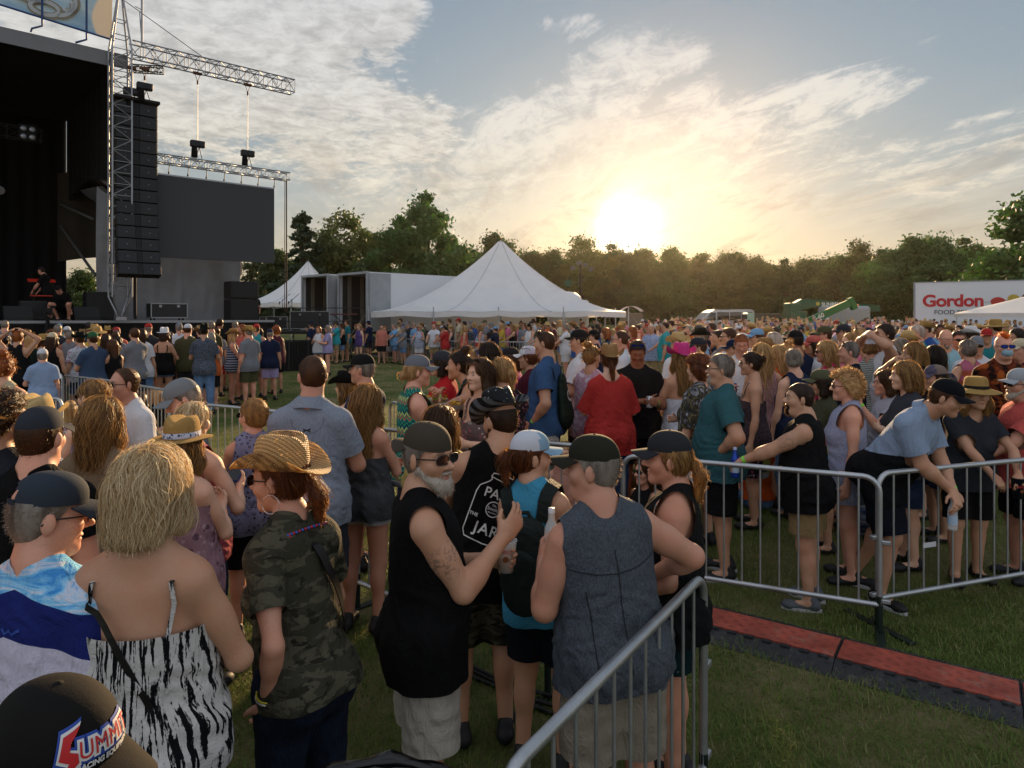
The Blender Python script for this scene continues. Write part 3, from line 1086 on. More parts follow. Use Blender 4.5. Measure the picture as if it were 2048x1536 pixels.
def strap_pts(fig,x,z0,zfront):
    """tube points of a shoulder strap from the back top edge over the shoulder to the front"""
    pr=fig.torso
    pts=[]
    for t in np.linspace(0,1,15):
        a=math.pi*t
        z=z0+(zfront-z0)*t+(.475-max(z0,zfront))*math.sin(a)**.8
        y=-.12+.26*t
        p=fig.T(x*(1-.12*math.sin(a)),y,z)
        for _ in range(6):
            g=grad(pr,p[None])[0]
            p=p-g*(sdf(pr,p[None])[0]-.007)
        pts.append(p)
    return pts

def surf_path(prims,pts,off,it=6):
    out=[]
    for p in pts:
        p=np.asarray(p,float)
        for _ in range(it):
            g=grad(prims,p[None])[0]
            p=p-g*np.clip(sdf(prims,p[None])[0]-off,-.05,.05)
        out.append(p)
    return out

def ribbon(pts,nrm,width,thick=.003):
    """flat strap following pts with surface normals nrm"""
    mb=MB();V=[]
    m_=len(pts)
    for i,p in enumerate(pts):
        t=unit(pts[min(i+1,m_-1)]-pts[max(i-1,0)])
        s_=unit(np.cross(t,nrm[i]))
        for a,b in((-1,0),(1,0),(1,1),(-1,1)):V.append(p+s_*a*width/2+nrm[i]*b*thick)
    F=[]
    for i in range(m_-1):
        for k in range(4):F.append((i*4+k,i*4+(k+1)%4,i*4+4+(k+1)%4,i*4+4+k))
    return mb.add(V,F,False)

def bottoms(fig,style,mat,parent,waist=.07,t=.85,loose=.5,name=None):
    k=fig.k;h=max(fig.vox,.0085)
    w=fig.wt
    pel=[grow(fig.torso[i],.010*k)for i in(2,3,4,7)]
    legs={}
    for nm in 'RL':
        hip,kn,an,toe=fig.legj[nm]
        r1=((.088 if fig.sex=='f' else .088)+.026*w+.006+.012*loose)*k
        if t<=1:legs[nm]=[cone(hip,hip+(kn-hip)*min(t+.1,1.1),r1,((r1-.016+.016*loose)if t>.6 else r1),k=.04)]
        else:
            r2=(.064+.01*w+.012*loose)*k
            legs[nm]=[cone(hip,kn,r1,r2+.006,k=.04),cone(kn,kn+(an-kn)*min(t-1+.08,1.02),r2+.006,(.047+.022*loose)*k,k=.03)]
    al=pel+legs['R']+legs['L']
    V,F=skin(al,h)
    C=(V-fig.O)@fig.Rt/k
    f=(waist-C[:,2])*k
    own=np.stack([sdf(pel,V),sdf(legs['R'],V),sdf(legs['L'],V)],1)
    for i,nm in enumerate('RL'):
        hip,kn,an,toe=fig.legj[nm]
        a,b=(hip,kn)if t<=1 else(kn,an)
        tt=t if t<=1 else t-1
        u=unit(b-a)
        e=np.linalg.norm(b-a)*tt-(V-a)@u
        other=own[:,2 if i==0 else 1]
        f=np.where((own[:,i+1]<other)&(e<.12),np.minimum(f,e),f)
    if fig.Y<12:
        n=grad(al,V)
        V=V+n*(wob(C*A3(1,1,.7),24,fig.seed+5)*.006*(.4+loose)+.0012*np.sin(C[:,2]*60+9*wob(C,5,fig.seed)))[:,None]
    V2,F2=clip(V,F,f)
    return to_mesh(name or('jeans' if style=='jeans' else 'trousers' if t>1 else 'shorts'),V2,F2,mat,parent)

def shoes(fig,mat,parent,sole=None,sock=None):
    k=fig.k
    for nm in 'RL':
        hip,kn,an,toe=fig.legj[nm]
        d_=unit((toe-an)*A3(1,1,0));z=A3(0,0,1);s_=np.cross(d_,z)
        b=an*A3(1,1,0)+A3(0,0,an[2]-.085*k)
        B=np.stack([s_,d_,z],1)
        P=[cone(b-d_*.045*k+z*.048*k,b+d_*.13*k+z*.036*k,.040*k,.033*k,k=.03),ell(b+d_*.15*k+z*.036*k,A3(.042,.055,.034)*k,B,k=.03),cone(b-d_*.03*k+z*.06*k,b-d_*.02*k+z*.10*k,.042*k,.040*k,k=.02)]
        V,F=skin(P,max(fig.vox,.008))
        V,F=clip(V,F,V[:,2]-b[2]-.012)
        o=to_mesh('shoe',V,F,mat,parent)
        if sole and fig.Y<12:
            mb=MB();pts=[]
            for i in range(18):
                a=2*math.pi*i/18
                u=math.sin(a);pts.append(b+d_*(.055+.150*u)*k+s_*(.040+.010*u)*math.cos(a)*k)
            V=[p+z*.002 for p in pts]+[p+z*.026*k for p in pts]
            mb.add(V,[tuple(range(17,-1,-1)),tuple(range(18,36))]+[(i,(i+1)%18,18+(i+1)%18,18+i)for i in range(18)])
            mb.build('sole',sole,o)

def collar(fig,mat,parent):
    a,b=fig.nb,fig.neckend
    u=unit(b-a);s_=unit(np.cross(u,fig.Rt@A3(0,1,0)));y=np.cross(s_,u)*-1
    mb=MB()
    y=fig.Rt@A3(0,1,0);y=unit(y-u*(y@u));s_=np.cross(y,u)
    k=fig.k
    for q in(0,1):
        def g(t,v):
            an=R(28)+t*R(304)
            r0=(.072+.010*fig.wt)*k
            rr=r0+(.004+.022*v)*k+.003*q
            zz_=(.058-.058*v+(.004 if v<.3 else 0))*k
            back=-math.cos(an)
            c=a+u*(zz_+.012+(.014*back-.012)*k)+(s_*math.sin(an)*rr*1.05+y*math.cos(an)*rr)
            return Vector(c)
        mb.grid(g,26,4)
    return mb.build('collar',mat,parent)
# ------------------------------------------------------------------ skin, hair, cloth
def skin_mat(name,c):
    key=('skin',name)
    if key in MATS:return MATS[key]
    m,T=new_mat('skin_'+name)
    co=T.coord()
    c=hexc(c)
    f=T.noise(co,9,4,.6)
    f2=T.noise(co,120,3,.6)
    col=T.mix(T.step(f,.3,.75),c,(c[0]*.98,c[1]*.85,c[2]*.80))
    col=T.mix(T.m('MULTIPLY',T.step(f2,.55,.75),.25),col,(c[0]*.72,c[1]*.55,c[2]*.45))
    fk=T.step(T.m('SUBTRACT',.34,T.vor(co,150)),.0,.10)
    col=T.mix(T.m('MULTIPLY',T.m('MULTIPLY',fk,T.step(T.noise(co,7,3),.4,.65)),.45),col,(c[0]*.55,c[1]*.42,c[2]*.34))
    col=T.mix(T.m('MULTIPLY',T.step(T.noise(co,3.2,3,.6,.5),.45,.7),.35),col,(c[0]*.90,c[1]*.74,c[2]*.68))
    at_=T.node('ShaderNodeAttribute',attribute_name='lip')
    col=T.mix(T.m('MULTIPLY',at_.outputs['Fac'],.6),col,(.36,.10,.085))
    ab=T.node('ShaderNodeAttribute',attribute_name='brow')
    col=T.mix(T.m('MULTIPLY',ab.outputs['Fac'],T.m('ADD',.45,T.m('MULTIPLY',f2,.6))),col,(.05,.03,.02))
    tt=T.node('ShaderNodeAttribute',attribute_name='tattoo')
    tp=T.step(T.noise(co,42,5,.65,1.5),.46,.60)
    col=T.mix(T.m('MULTIPLY',T.m('MULTIPLY',tt.outputs['Fac'],tp),.8),col,(.035,.042,.045))
    bp=T.bump(T.m('ADD',T.noise(co,300,3,.6),T.m('MULTIPLY',T.noise(co,45,3,.5),1.5)),.25,.002)
    finish(T,col,T.m('ADD',.46,T.m('MULTIPLY',f,.2)),0,bp,.40,extra={'Subsurface Weight':.05,'Subsurface Radius':(.02,.007,.004),'Subsurface Scale':.4})
    MATS[key]=m
    return m

SKINS={'fair':'d0a68c','pink':'cc9880','tan':'b48b70','red':'b88871','brown':'8a5a40','deep':'5d3b2a','pale':'d3ab94'}

def hair_mat(name,dark,light,tr=.45,lite=.0):
    key=('hair',name)
    if key in MATS:return MATS[key]
    m,T=new_mat('hair_'+name)
    a=T.node('ShaderNodeAttribute',attribute_name='sv')
    co=T.coord()
    n=T.noise(T.v('MULTIPLY',co,(1,1,.12)),260,3,.7)
    f=T.m('ADD',T.m('MULTIPLY',a.outputs['Fac'],.55),T.m('MULTIPLY',n,.45))
    col=T.ramp(f,[(.25,hexc(dark)),(.68,hexc(light))])
    bp=T.bump(n,.6,.004)
    finish(T,col,.42,0,bp,.35,tr,T.mix(.35,col,(.70,.42,.18)))
    MATS[key]=m
    return m

HAIRS={'blond':('7a5830','d6b27c'),'platinum':('a08458','ecdcb6'),'dirty':('4e3620','b08850'),'brown':('22150d','55371f'),'dark':('0d0907','2a1c14'),'black':('060506','17130f'),
         'grey':('5c5750','a39d93'),'white':('928d84','d2cdc2'),'auburn':('351a0d','7a4322'),'ginger':('4e2410','a8602c'),'salt':('2c2926','8a857d'),'orange':('b03c08','f07818')}
def HM(n):return hair_mat(n,*HAIRS[n])

def fab(name,kind='plain',c1='808080',c2='000000',c3=None,rough=.85,sc=1.0,tr=.0):
    key=('fab',name)
    if key in MATS:return MATS[key]
    m,T=new_mat('cloth_'+name)
    c1,c2=hexc(c1),hexc(c2)
    c3=hexc(c3)if c3 else c2
    co=T.coord()
    x,y,z=T.sep(co)[:3]
    w=T.noise(co,420,2,.6)
    big=T.noise(co,5,4,.6)
    def stretch(a,b,c):return T.v('MULTIPLY',co,(a,b,c))
    if kind=='plain':col=T.mix(big,tuple(v*.88 for v in c1),tuple(min(1,v*1.1)for v in c1))
    elif kind=='heather':col=T.mix(T.step(T.noise(stretch(1,1,.35),260,3,.7),.35,.65),c1,c2)
    elif kind=='stripe':col=T.mix(T.step(T.m('SINE',T.m('MULTIPLY',z,110*sc)),-.1,.1),c1,c2)
    elif kind=='vstripe':col=T.mix(T.step(T.m('SINE',T.m('MULTIPLY',T.m('ARCTAN2',x,y),44*sc)),-.1,.1),c1,c2)
    elif kind=='bands':
        f=T.m('FRACT',T.m('MULTIPLY',T.m('SUBTRACT',z,.85),1/.62))
        col=T.ramp(f,[(0,c1),(.30,(.55,.55,.55)),(.38,c2),(.42,(.55,.55,.55)),(.46,c2),(.50,(.55,.55,.55)),(.54,c2),(.58,c3),(.66,(.5,.45,.35)),(.72,c3),(.80,c1),(.9,c3)],'CONSTANT')
    elif kind=='camo':
        n=T.noise(stretch(1,1,2.2),11*sc,4,.55,.8);n2=T.noise(T.v('ADD',stretch(1,1,2.6),(3,1,7)),13*sc,4,.5,.6)
        col=T.mix(T.step(n,.50,.54),c1,c2);col=T.mix(T.step(n2,.56,.60),col,c3)
    elif kind=='zebra':
        ang=T.m('MULTIPLY',T.m('ARCTAN2',x,T.m('ADD',y,.05)),.16)
        pv=T.comb(ang,T.m('MULTIPLY',z,.13),0)
        n=T.noise(pv,62,4,.55,.35)
        br=T.noise(T.comb(T.m('MULTIPLY',ang,2.2),z,1.0),75,2,.6)
        f=T.m('ADD',n,T.m('MULTIPLY',T.m('SUBTRACT',br,.5),.20))
        col=T.mix(T.step(f,.50,.545),c1,c2)
    elif kind=='tie':
        n=T.noise(co,9*sc,5,.6,1.6);col=T.ramp(n,[(.34,c1),(.5,c2),(.62,c3),(.72,c1)])
    elif kind=='swirl':
        r_=T.m('POWER',T.m('ADD',T.m('MULTIPLY',x,x),T.m('POWER',T.m('SUBTRACT',z,1.25),2)),.5)
        n=T.m('SINE',T.m('ADD',T.m('MULTIPLY',T.m('ARCTAN2',x,T.m('SUBTRACT',z,1.25)),17),T.m('ADD',T.m('MULTIPLY',r_,25),T.m('MULTIPLY',T.noise(co,14,4,.6),9))))
        col=T.mix(T.step(n,-.3,.5),c1,c2);col=T.mix(T.step(T.noise(co,8,3),.55,.7),col,c3)
    elif kind=='floral':
        v=T.vor(co,22*sc);n=T.noise(co,34*sc,4,.6,1)
        col=T.mix(T.m('MULTIPLY',T.step(T.m('SUBTRACT',.36,v),-.02,.02),T.step(n,.42,.5)),c1,c2)
        v2=T.vor(T.v('ADD',co,(5,3,1)),27*sc);col=T.mix(T.step(T.m('SUBTRACT',.24,v2),-.02,.02),col,c3)
    elif kind=='polka':
        u=T.m('MULTIPLY',T.m('ARCTAN2',x,y),10.0);vv=T.m('MULTIPLY',z,46.0)
        row=T.m('FLOOR',vv);uo=T.m('ADD',u,T.m('MULTIPLY',T.m('MODULO',row,2.0),.5))
        fx=T.m('SUBTRACT',T.m('FRACT',T.m('ADD',uo,50)),.5);fy=T.m('SUBTRACT',T.m('FRACT',vv),.5)
        rr=T.m('ADD',T.m('MULTIPLY',fx,fx),T.m('MULTIPLY',fy,fy))
        col=T.mix(T.step(rr,.16,.19),c1,c2)
    elif kind=='plaid':
        a=T.step(T.m('SINE',T.m('MULTIPLY',x,95*sc)),-.2,.2);b=T.step(T.m('SINE',T.m('MULTIPLY',z,95*sc)),-.2,.2)
        col=T.mix(T.m('MULTIPLY',T.m('ADD',a,b),.5),c1,c2);col=T.mix(T.step(T.m('SINE',T.m('MULTIPLY',z,47*sc)),.9,.95),col,c3)
    elif kind=='chevron':
        tri=T.m('ABSOLUTE',T.m('SUBTRACT',T.m('FRACT',T.m('ADD',T.m('MULTIPLY',T.m('ARCTAN2',x,y),3.2),20)),.5))
        f=T.m('FRACT',T.m('ADD',T.m('MULTIPLY',z,8.5),T.m('MULTIPLY',tri,.5)))
        col=T.ramp(f,[(0,c1),(.16,c2),(.26,c1),(.40,c3),(.52,c1),(.66,(.75,.55,.12)),(.74,c1),(.86,c2)],'CONSTANT')
    elif kind=='paisley':
        n=T.noise(co,26*sc,5,.6,2.2);col=T.mix(T.step(T.m('ABSOLUTE',T.m('SUBTRACT',n,.5)),.02,.06),c1,c2)
    elif kind=='leopard':
        v=T.vor(co,38*sc,'F1');n=T.noise(co,60,3)
        col=T.mix(T.m('MULTIPLY',T.step(T.m('ABSOLUTE',T.m('SUBTRACT',v,.30)),.12,.05),T.step(n,.4,.5)),c1,c2)
    elif kind=='denim':col=T.mix(T.step(T.m('ADD',T.m('MULTIPLY',big,.7),T.m('MULTIPLY',T.noise(stretch(1,1,.2),180,2),.3)),.3,.7),c1,c2)
    elif kind=='jersey':  # printed sport shirt: marbled blue yoke, navy chevron, pale body
        n=T.noise(stretch(.5,1,2.2),11,6,.65,1.0)
        yk=T.ramp(n,[(.36,(.05,.26,.62)),(.48,(.20,.52,.80)),(.56,(.60,.64,.74)),(.66,(.16,.42,.75))])
        ax_=T.m('ABSOLUTE',x)
        e1=T.m('ADD',z,T.m('MULTIPLY',ax_,.32))
        col=T.mix(T.step(e1,1.368,1.370),T.mix(T.step(e1,1.253,1.255),T.mix(T.step(z,.75,1.1),(.22,.40,.62),(.52,.50,.62)),(.012,.02,.13)),yk)
    elif kind=='blockpolo':
        col=T.mix(T.step(z,1.13,1.134),c1,c2)
    elif kind=='straw':
        a=T.m('SINE',T.m('MULTIPLY',T.m('ADD',x,y),900));b=T.m('SINE',T.m('MULTIPLY',T.m('SUBTRACT',T.m('ADD',x,z),y),900))
        col=T.mix(T.m('MULTIPLY',T.m('ADD',T.m('MULTIPLY',a,b),1),.5),c1,c2);col=T.mix(T.step(T.noise(co,18,4),.55,.75),col,tuple(v*.6 for v in c1))
    elif kind=='starhat':
        v=T.vor(co,36,'F1');col=T.mix(T.step(v,.20,.16),c1,c2)
    elif kind=='usabrim':
        col=T.mix(T.step(T.m('SINE',T.m('MULTIPLY',T.m('ADD',y,T.m('MULTIPLY',x,.4)),130)),-.2,.2),c1,c2)
    fold=T.m('ABSOLUTE',T.m('SUBTRACT',T.noise(T.v('ADD',stretch(1,1,.45),(2,5,1)),11,4,.6,1.6),.5))
    bp=T.bump(T.m('ADD',T.m('MULTIPLY',w,.10),T.m('ADD',T.m('MULTIPLY',fold,2.4),T.m('MULTIPLY',T.noise(co,48,3,.6),.25))),.7,.014)
    if name.startswith('cap_'):bp=T.bump(T.m('ADD',T.m('MULTIPLY',w,.5),T.noise(co,60,3,.6)),.35,.002)
    if kind=='straw':bp=T.bump(T.m('MULTIPLY',a,b),.6,.002)
    finish(T,col,rough,0,bp,.12,tr)
    MATS[key]=m
    return m

def straw_open(name,c1,c2,burnt):
    """openwork straw weave: real holes between the strands"""
    key=('so',name)
    if key in MATS:return MATS[key]
    m,T=new_mat(name)
    co=T.coord()
    x,y,z=T.sep(co)[:3]
    a=T.m('SINE',T.m('MULTIPLY',T.m('ADD',x,T.m('MULTIPLY',z,.9)),420));b=T.m('SINE',T.m('MULTIPLY',T.m('SUBTRACT',T.m('ADD',y,z),x),420))
    col=T.mix(T.m('MULTIPLY',T.m('ADD',a,1),.5),hexc(c1),hexc(c2))
    bn=T.step(T.noise(co,9,4,.6),.50,.68)
    col=T.mix(T.m('MULTIPLY',bn,.75),col,hexc(burnt))
    b_=T.node('ShaderNodeBsdfPrincipled');T.put(b_.inputs[0],col);T.put(b_.inputs['Roughness'],.55)
    T.put(b_.inputs['Normal'],T.bump(T.m('MULTIPLY',a,b),.7,.003))
    tr=T.node('ShaderNodeBsdfTranslucent');T.put(tr.inputs[0],col)
    mx=T.node('ShaderNodeMixShader');T.put(mx.inputs[0],.3);T.t.links.new(b_.outputs[0],mx.inputs[1]);T.t.links.new(tr.outputs[0],mx.inputs[2])
    hole=T.m('MULTIPLY',T.m('MULTIPLY',T.step(a,.25,.4),T.step(b,.25,.4)),T.step(T.vor(co,24),.40,.34))
    tp=T.node('ShaderNodeBsdfTransparent')
    m2=T.node('ShaderNodeMixShader');T.put(m2.inputs[0],hole);T.t.links.new(mx.outputs[0],m2.inputs[1]);T.t.links.new(tp.outputs[0],m2.inputs[2])
    T.t.links.new(m2.outputs[0],T.node('ShaderNodeOutputMaterial').inputs[0])
    MATS[key]=m
    return m

M_frame=simple('glasses_frame','101012',.3)
M_lens=simple('dark_lens','0c0d10',.08,spec=.8)
M_lensb=simple('blue_mirror_lens','1a3fb0',.08,.6,spec=.8)
M_eye=simple('eye_white','9a928a',.2)
M_iris=simple('iris','2a1c12',.15)
M_shoe=simple('dark_shoe','141517',.6)
M_shoeg=simple('grey_shoe','4a4e54',.6)
M_shoew=simple('white_shoe','c4c6c8',.6)
M_sole=simple('pale_sole','a9aaac',.6)
M_leather=simple('black_leather_strap','0c0c0d',.45)

# ------------------------------------------------------------------ one person
PEOPLE=[]
LABELS={}
LONG=[]
def person(label,px,top,Y,face=0,sex='m',wt=.4,skin='tan',shirt=None,low=None,hair=None,hat=None,glasses=None,arms=('down','down'),lean=0,side=0,
           twist=0,yaw=0,pitch=0,legs='stand',shoe=None,sole=None,h=None,group=None,beard=None,extra=None,seed=None,vox=None,head=.965,tattoo=None,dens=1.0,gx=None,zoff=0.0,lift=None):
    seed=len(PEOPLE)*3+1 if seed is None else seed
    if len(label.split())>16:LONG.append(label)
    LABELS.setdefault(label,[]).append(px)
    add=0.0
    if hat:add={'cap':.022,'trucker':.022,'beanie':.02,'visor':.0,'cowboy':.055,'fedora':.05,'sun':.035,'boater':.035}[hat['kind']]
    elif hair:add={'short':.014,'crew':.006,'balding':.004,'messy':.022,'curly':.035,'topbun':.06}.get(hair[0],.012)
    zt=zat(top,Y)-add
    x=at(px,Y)if gx is None else gx
    H=h or 1.7
    vox=vox or min(max(Y*.0019,.0055),.034)
    def probe(H):
        k=H/1.75;O=A3(0,0,(.13 if legs=='sit' else .42 if legs=='kneel' else .945*k)+zoff)
        Rt=rotz(R(twist))@rotx(-R(lean))@roty(R(side))
        hs=(.55+.45*k)*head
        Hc=O+Rt@A3(0,.022,H-.12*hs-.945*k)
        return Hc,Hc[2]+.12*hs*math.cos(R(pitch))**.5
    g0=gz(x,Y)
    if h is None:
        for _ in range(6):
            H=min(max(H+(zt-g0-probe(H)[1]),1.45),2.02)
    Hc,_=probe(H)
    c,s_=math.cos(R(face)),math.sin(R(face))
    root_x=x-(Hc[0]*c-Hc[1]*s_);root_y=Y-(Hc[0]*s_+Hc[1]*c)
    fig=Figure(H,sex,wt,lean,side,twist,yaw,pitch,arms[0],arms[1],legs,vox,seed,head,zoff,.016 if(low and low.get('t',.85)>1)else 0)
    fig.Y=Y
    root=empty('person',(root_x,root_y,gz(root_x,root_y)),R(face),label,'person',group)
    fig.root=root
    PEOPLE.append(root)
    V,F=fig.body()
    me=mk_mesh('body',V,F)
    if Y<9:
        hl=((V-fig.Hc)@fig.Hr)/fig.hs
        lip=np.clip(1-np.linalg.norm((hl-A3(0,.095,-.067))/A3(.028,.03,.014),axis=1),0,1)*1.8
        br=np.clip(1-np.linalg.norm((np.abs(hl)*A3(1,0,0)+hl*A3(0,1,1)-A3(.030,.085,.026))/A3(.026,.03,.008),axis=1),0,1)*2
        for nm,vals in(('lip',lip),('brow',br)):
            a=me.attributes.new(nm,'FLOAT','POINT');a.data.foreach_set('value',np.clip(vals,0,1).astype(np.float32))
        if tattoo:
            sh,el_,wr_=fig.armj[tattoo]
            v=np.clip(1.6-1.6*np.linalg.norm((V-(sh+(el_-sh)*.45))/A3(.10,.10,.10),axis=1),0,1)
            a=me.attributes.new('tattoo','FLOAT','POINT');a.data.foreach_set('value',v.astype(np.float32))
    body=link('body',me,skin_mat(skin,SKINS[skin]),root)
    if Y<7 and(glasses is None or glasses.endswith('up')or glasses=='clear'):
        for sg in(-1,1):
            mb=MB();ir=MB()
            prof=[(math.sin(t)*.0118,-math.cos(t)*.0118)for t in np.linspace(.02,math.pi-.02,8)]
            mb.lathe(prof,c=(sg*.031,.0775,.004),n=12)
            ir.lathe([(.0001,.0),(.0055,0)],c=(0,0,0),n=10)
            ir.V=[(sg*.031+v[0],.0897,.003+v[1])for v in ir.V]
            e=head_obj(fig,mb,'eye',M_eye,body);head_obj(fig,ir,'iris',M_iris,e)
    if shirt:
        kw=dict(shirt);st=kw.pop('style');m_=kw.pop('mat');col=kw.pop('collar',None);straps=kw.pop('straps',None)
        nm=kw.pop('name',{'dress':'dress','strapless':'dress','cami':'camisole','tank':'tank_top','polo':'polo_shirt','tee':'t_shirt'}.get(st,'shirt'))
        fig.shirt=garment(fig,st,m_,root,nm,**kw)
        if col and Y<8:collar(fig,col,root)
        if straps:
            zt_=kw.get('top',.30)
            for sg in(-1,1):
                pts=strap_pts(fig,sg*straps[0],zt_-.015,zt_+.02)
                nr=list(grad(fig.torso,np.array(pts)))
                ribbon(pts,nr,straps[1],.004).build('shoulder_strap',m_,fig.shirt or root)
    if low:
        kw=dict(low);st=kw.pop('style','shorts');m_=kw.pop('mat')
        bottoms(fig,st,m_,root,**kw)
    if Y>1.2:
        shoes(fig,shoe or(M_shoe if seed%3 else M_shoew),root,sole)
    if hair:
        make_hair(fig,hair[0],HM(hair[1])if isinstance(hair[1],str)else hair[1],root,cap=bool(hat)and hat['kind']!='visor',dens=dens,lift=lift)
    if hat:fig.hat=put_hat(fig,hat,root)
    if glasses:put_glasses(fig,glasses,root)
    if beard:
        P={'goatee':[ell((0,.078,-.100),(.030,.026,.032),k=.02),ell((0,.094,-.052),(.027,.012,.006),k=.01),cone((.027,.085,-.055),(.022,.078,-.095),.008,.010,k=.01),cone((-.027,.085,-.055),(-.022,.078,-.095),.008,.010,k=.01)],
             'full':[ell((0,.076,-.104),(.040,.030,.036),k=.02),cone((.058,.0,-.045),(.03,.066,-.09),.022,.022,k=.02),cone((-.058,.0,-.045),(-.03,.066,-.09),.022,.022,k=.02),ell((0,.093,-.051),(.03,.013,.007),k=.01)]}[beard[0]]
        V,F=skin_fn(P,max(vox*.7,.004))
        V=V+grad(P,V)*(.003*wob(V,120,seed))[:,None]
        r_=np.random.default_rng(seed)
        sv=.5+.5*wob(V,90,seed)
        if Y<6:
            n=700
            p=V[r_.integers(0,len(V),n)];gn=grad(P,p)
            rows=[]
            dv=gn*.5+A3(0,.1,-.8)+r_.normal(0,.3,(n,3));dv/=np.linalg.norm(dv,axis=1,keepdims=True)
            sd_=np.cross(dv,r_.normal(size=(n,3)));sd_/=np.linalg.norm(sd_,axis=1,keepdims=True)
            L=r_.uniform(.008,.022,n)[:,None]
            VV=np.stack([p-sd_*.0012,p+sd_*.0012,p+dv*L],1).reshape(-1,3)
            T3=np.arange(3*n).reshape(-1,3)+len(V)
            F=np.concatenate([tris(F),T3]);V=np.concatenate([V,VV]);sv=np.concatenate([sv,np.repeat(r_.random(n),3)])
        me=mk_mesh('beard',V*fig.hs@fig.Hr.T+fig.Hc,F)
        if len(me.vertices)==len(sv):
            a=me.attributes.new('sv','FLOAT','POINT');a.data.foreach_set('value',sv.astype(np.float32))
        link('beard',me,HM(beard[1]),root)
    return fig
skin_fn=skin
# ------------------------------------------------------------------ ground and grass
def ground_mat():
    m,T=new_mat('meadow_turf')
    co=T.coord()
    n1=T.noise(co,.8,6,.62,.6);n2=T.noise(co,6,5,.65);n3=T.noise(co,55,4,.7)
    f=T.m('ADD',T.m('MULTIPLY',n1,.55),T.m('ADD',T.m('MULTIPLY',n2,.25),T.m('MULTIPLY',n3,.22)))
    col=T.ramp(f,[(.36,(.045,.068,.015)),(.46,(.092,.122,.030)),(.54,(.160,.150,.060)),(.64,(.25,.20,.11))])
    col=T.mix(T.m('MULTIPLY',T.step(T.noise(co,140,3,.7),.5,.7),.5),col,(.012,.014,.006))
    bp=T.bump(T.m('ADD',n3,T.noise(co,160,3,.7)),.8,.03)
    finish(T,col,.95,0,bp,.1)
    return m
xs=[-420,-160,-80,-40,-20,-10,0,10,20,40,80,160,420]
ys=[-40,-10,6,14,24,38,60,80,100,128,200,700]
mb=MB()
mb.add([(x,y,gz(x,y))for y in ys for x in xs],[(j*13+i,j*13+i+1,j*13+i+14,j*13+i+13)for j in range(11)for i in range(12)])
tag(mb.build('ground',ground_mat()),kind='structure')

def grass_mat():
    m,T=new_mat('grass_blades')
    a=T.node('ShaderNodeAttribute',attribute_name='sv')
    col=T.ramp(a.outputs['Fac'],[(0,(.048,.088,.014)),(.45,(.135,.20,.040)),(.62,(.19,.19,.065)),(.8,(.29,.245,.12)),(1,(.38,.32,.19))])
    finish(T,col,.6,0,None,.25,.35)
    return m
def blades(n,y0,y1,hgt,wid,lie=.5):
    r_=np.random.default_rng(3+n)
    Y=np.sqrt(r_.uniform(y0**2,y1**2,n));X=r_.uniform(-.8,.8,n)*Y
    P=np.stack([X,Y,.006*np.clip(Y-6,0,32)],1)
    pat=.5+.5*wob(P*A3(1,1,0),1.1,2);fine=.5+.5*wob(P,6,5)
    keep=r_.random(n)<(.25+.75*np.clip(pat*.7+fine*.5,0,1))
    P,pat,fine=P[keep],pat[keep],fine[keep];n=len(P)
    H=hgt*r_.uniform(.35,1.1,n)*(.5+.8*fine)
    az_=r_.uniform(0,6.28,n);t=r_.uniform(.1,1.0,n)*(.5+lie)
    D=np.stack([np.cos(az_)*np.sin(t),np.sin(az_)*np.sin(t),np.cos(t)],1)
    D2=D.copy();D2[:,2]-=.55;D2/=np.linalg.norm(D2,axis=1,keepdims=True)
    S=np.stack([-np.sin(az_),np.cos(az_),0*az_],1)*(wid*r_.uniform(.6,1.3,n))[:,None]
    m_=P+D*H[:,None]*.6;e=m_+D2*H[:,None]*.55
    e[:,2]=np.maximum(e[:,2],P[:,2]+.004)
    V=np.stack([P-S,P+S,m_-S*.8,m_+S*.8,e],1)
    T_=(np.arange(n)*5)[:,None]
    F=np.concatenate([T_+np.array([[0,1,3]]),T_+np.array([[0,3,2]]),T_+np.array([[2,3,4]])])
    c=np.clip(.62-.55*pat+.25*(r_.random(n)-.35)+(r_.random(n)<.10)*.35,0,1)
    return V.reshape(-1,3),F,np.repeat(c,5)
B=[blades(210000,2.6,7.5,.055,.0020),blades(60000,7.5,15,.055,.004),blades(40000,15,30,.06,.008)]
off=0;Vs,Fs,Ss=[],[],[]
for V,F,S in B:
    Vs.append(V);Fs.append(F+off);Ss.append(S);off+=len(V)
me=mk_mesh('grass',np.concatenate(Vs),np.concatenate(Fs),smooth=False)
a=me.attributes.new('sv','FLOAT','POINT');a.data.foreach_set('value',np.concatenate(Ss).astype(np.float32))
tag(link('grass',me,grass_mat()),'short patchy festival lawn, green tufts mixed with dry straw-coloured blades',kind='stuff')

# ------------------------------------------------------------------ trees
def leaf_mat(name,c1,c2):
    m,T=new_mat('leaves_'+name)
    a=T.node('ShaderNodeAttribute',attribute_name='sv')
    r_=T.info('Random')
    col=T.mix(a.outputs['Fac'],c1,c2)
    hs=T.node('ShaderNodeHueSaturation')
    T.put(hs.inputs['Hue'],T.m('ADD',.480,T.m('MULTIPLY',r_,.055)));T.put(hs.inputs['Value'],T.m('ADD',.60,T.m('MULTIPLY',T.m('FRACT',T.m('MULTIPLY',r_,7.3)),.8)));T.put(hs.inputs['Color'],col)
    finish(T,hs.outputs[0],.55,0,None,.3,.36,T.v('MULTIPLY',hs.outputs[0],(.62,.98,.45)))
    return m
LEAF=leaf_mat('broad',(.038,.064,.018),(.105,.145,.045))
LEAFC=leaf_mat('conifer',(.024,.040,.020),(.070,.092,.044))
LEAFW=leaf_mat('warm',(.060,.075,.02),(.15,.155,.05))
BARK=simple('bark','3a3026',.9,nz=.4,scale=3)

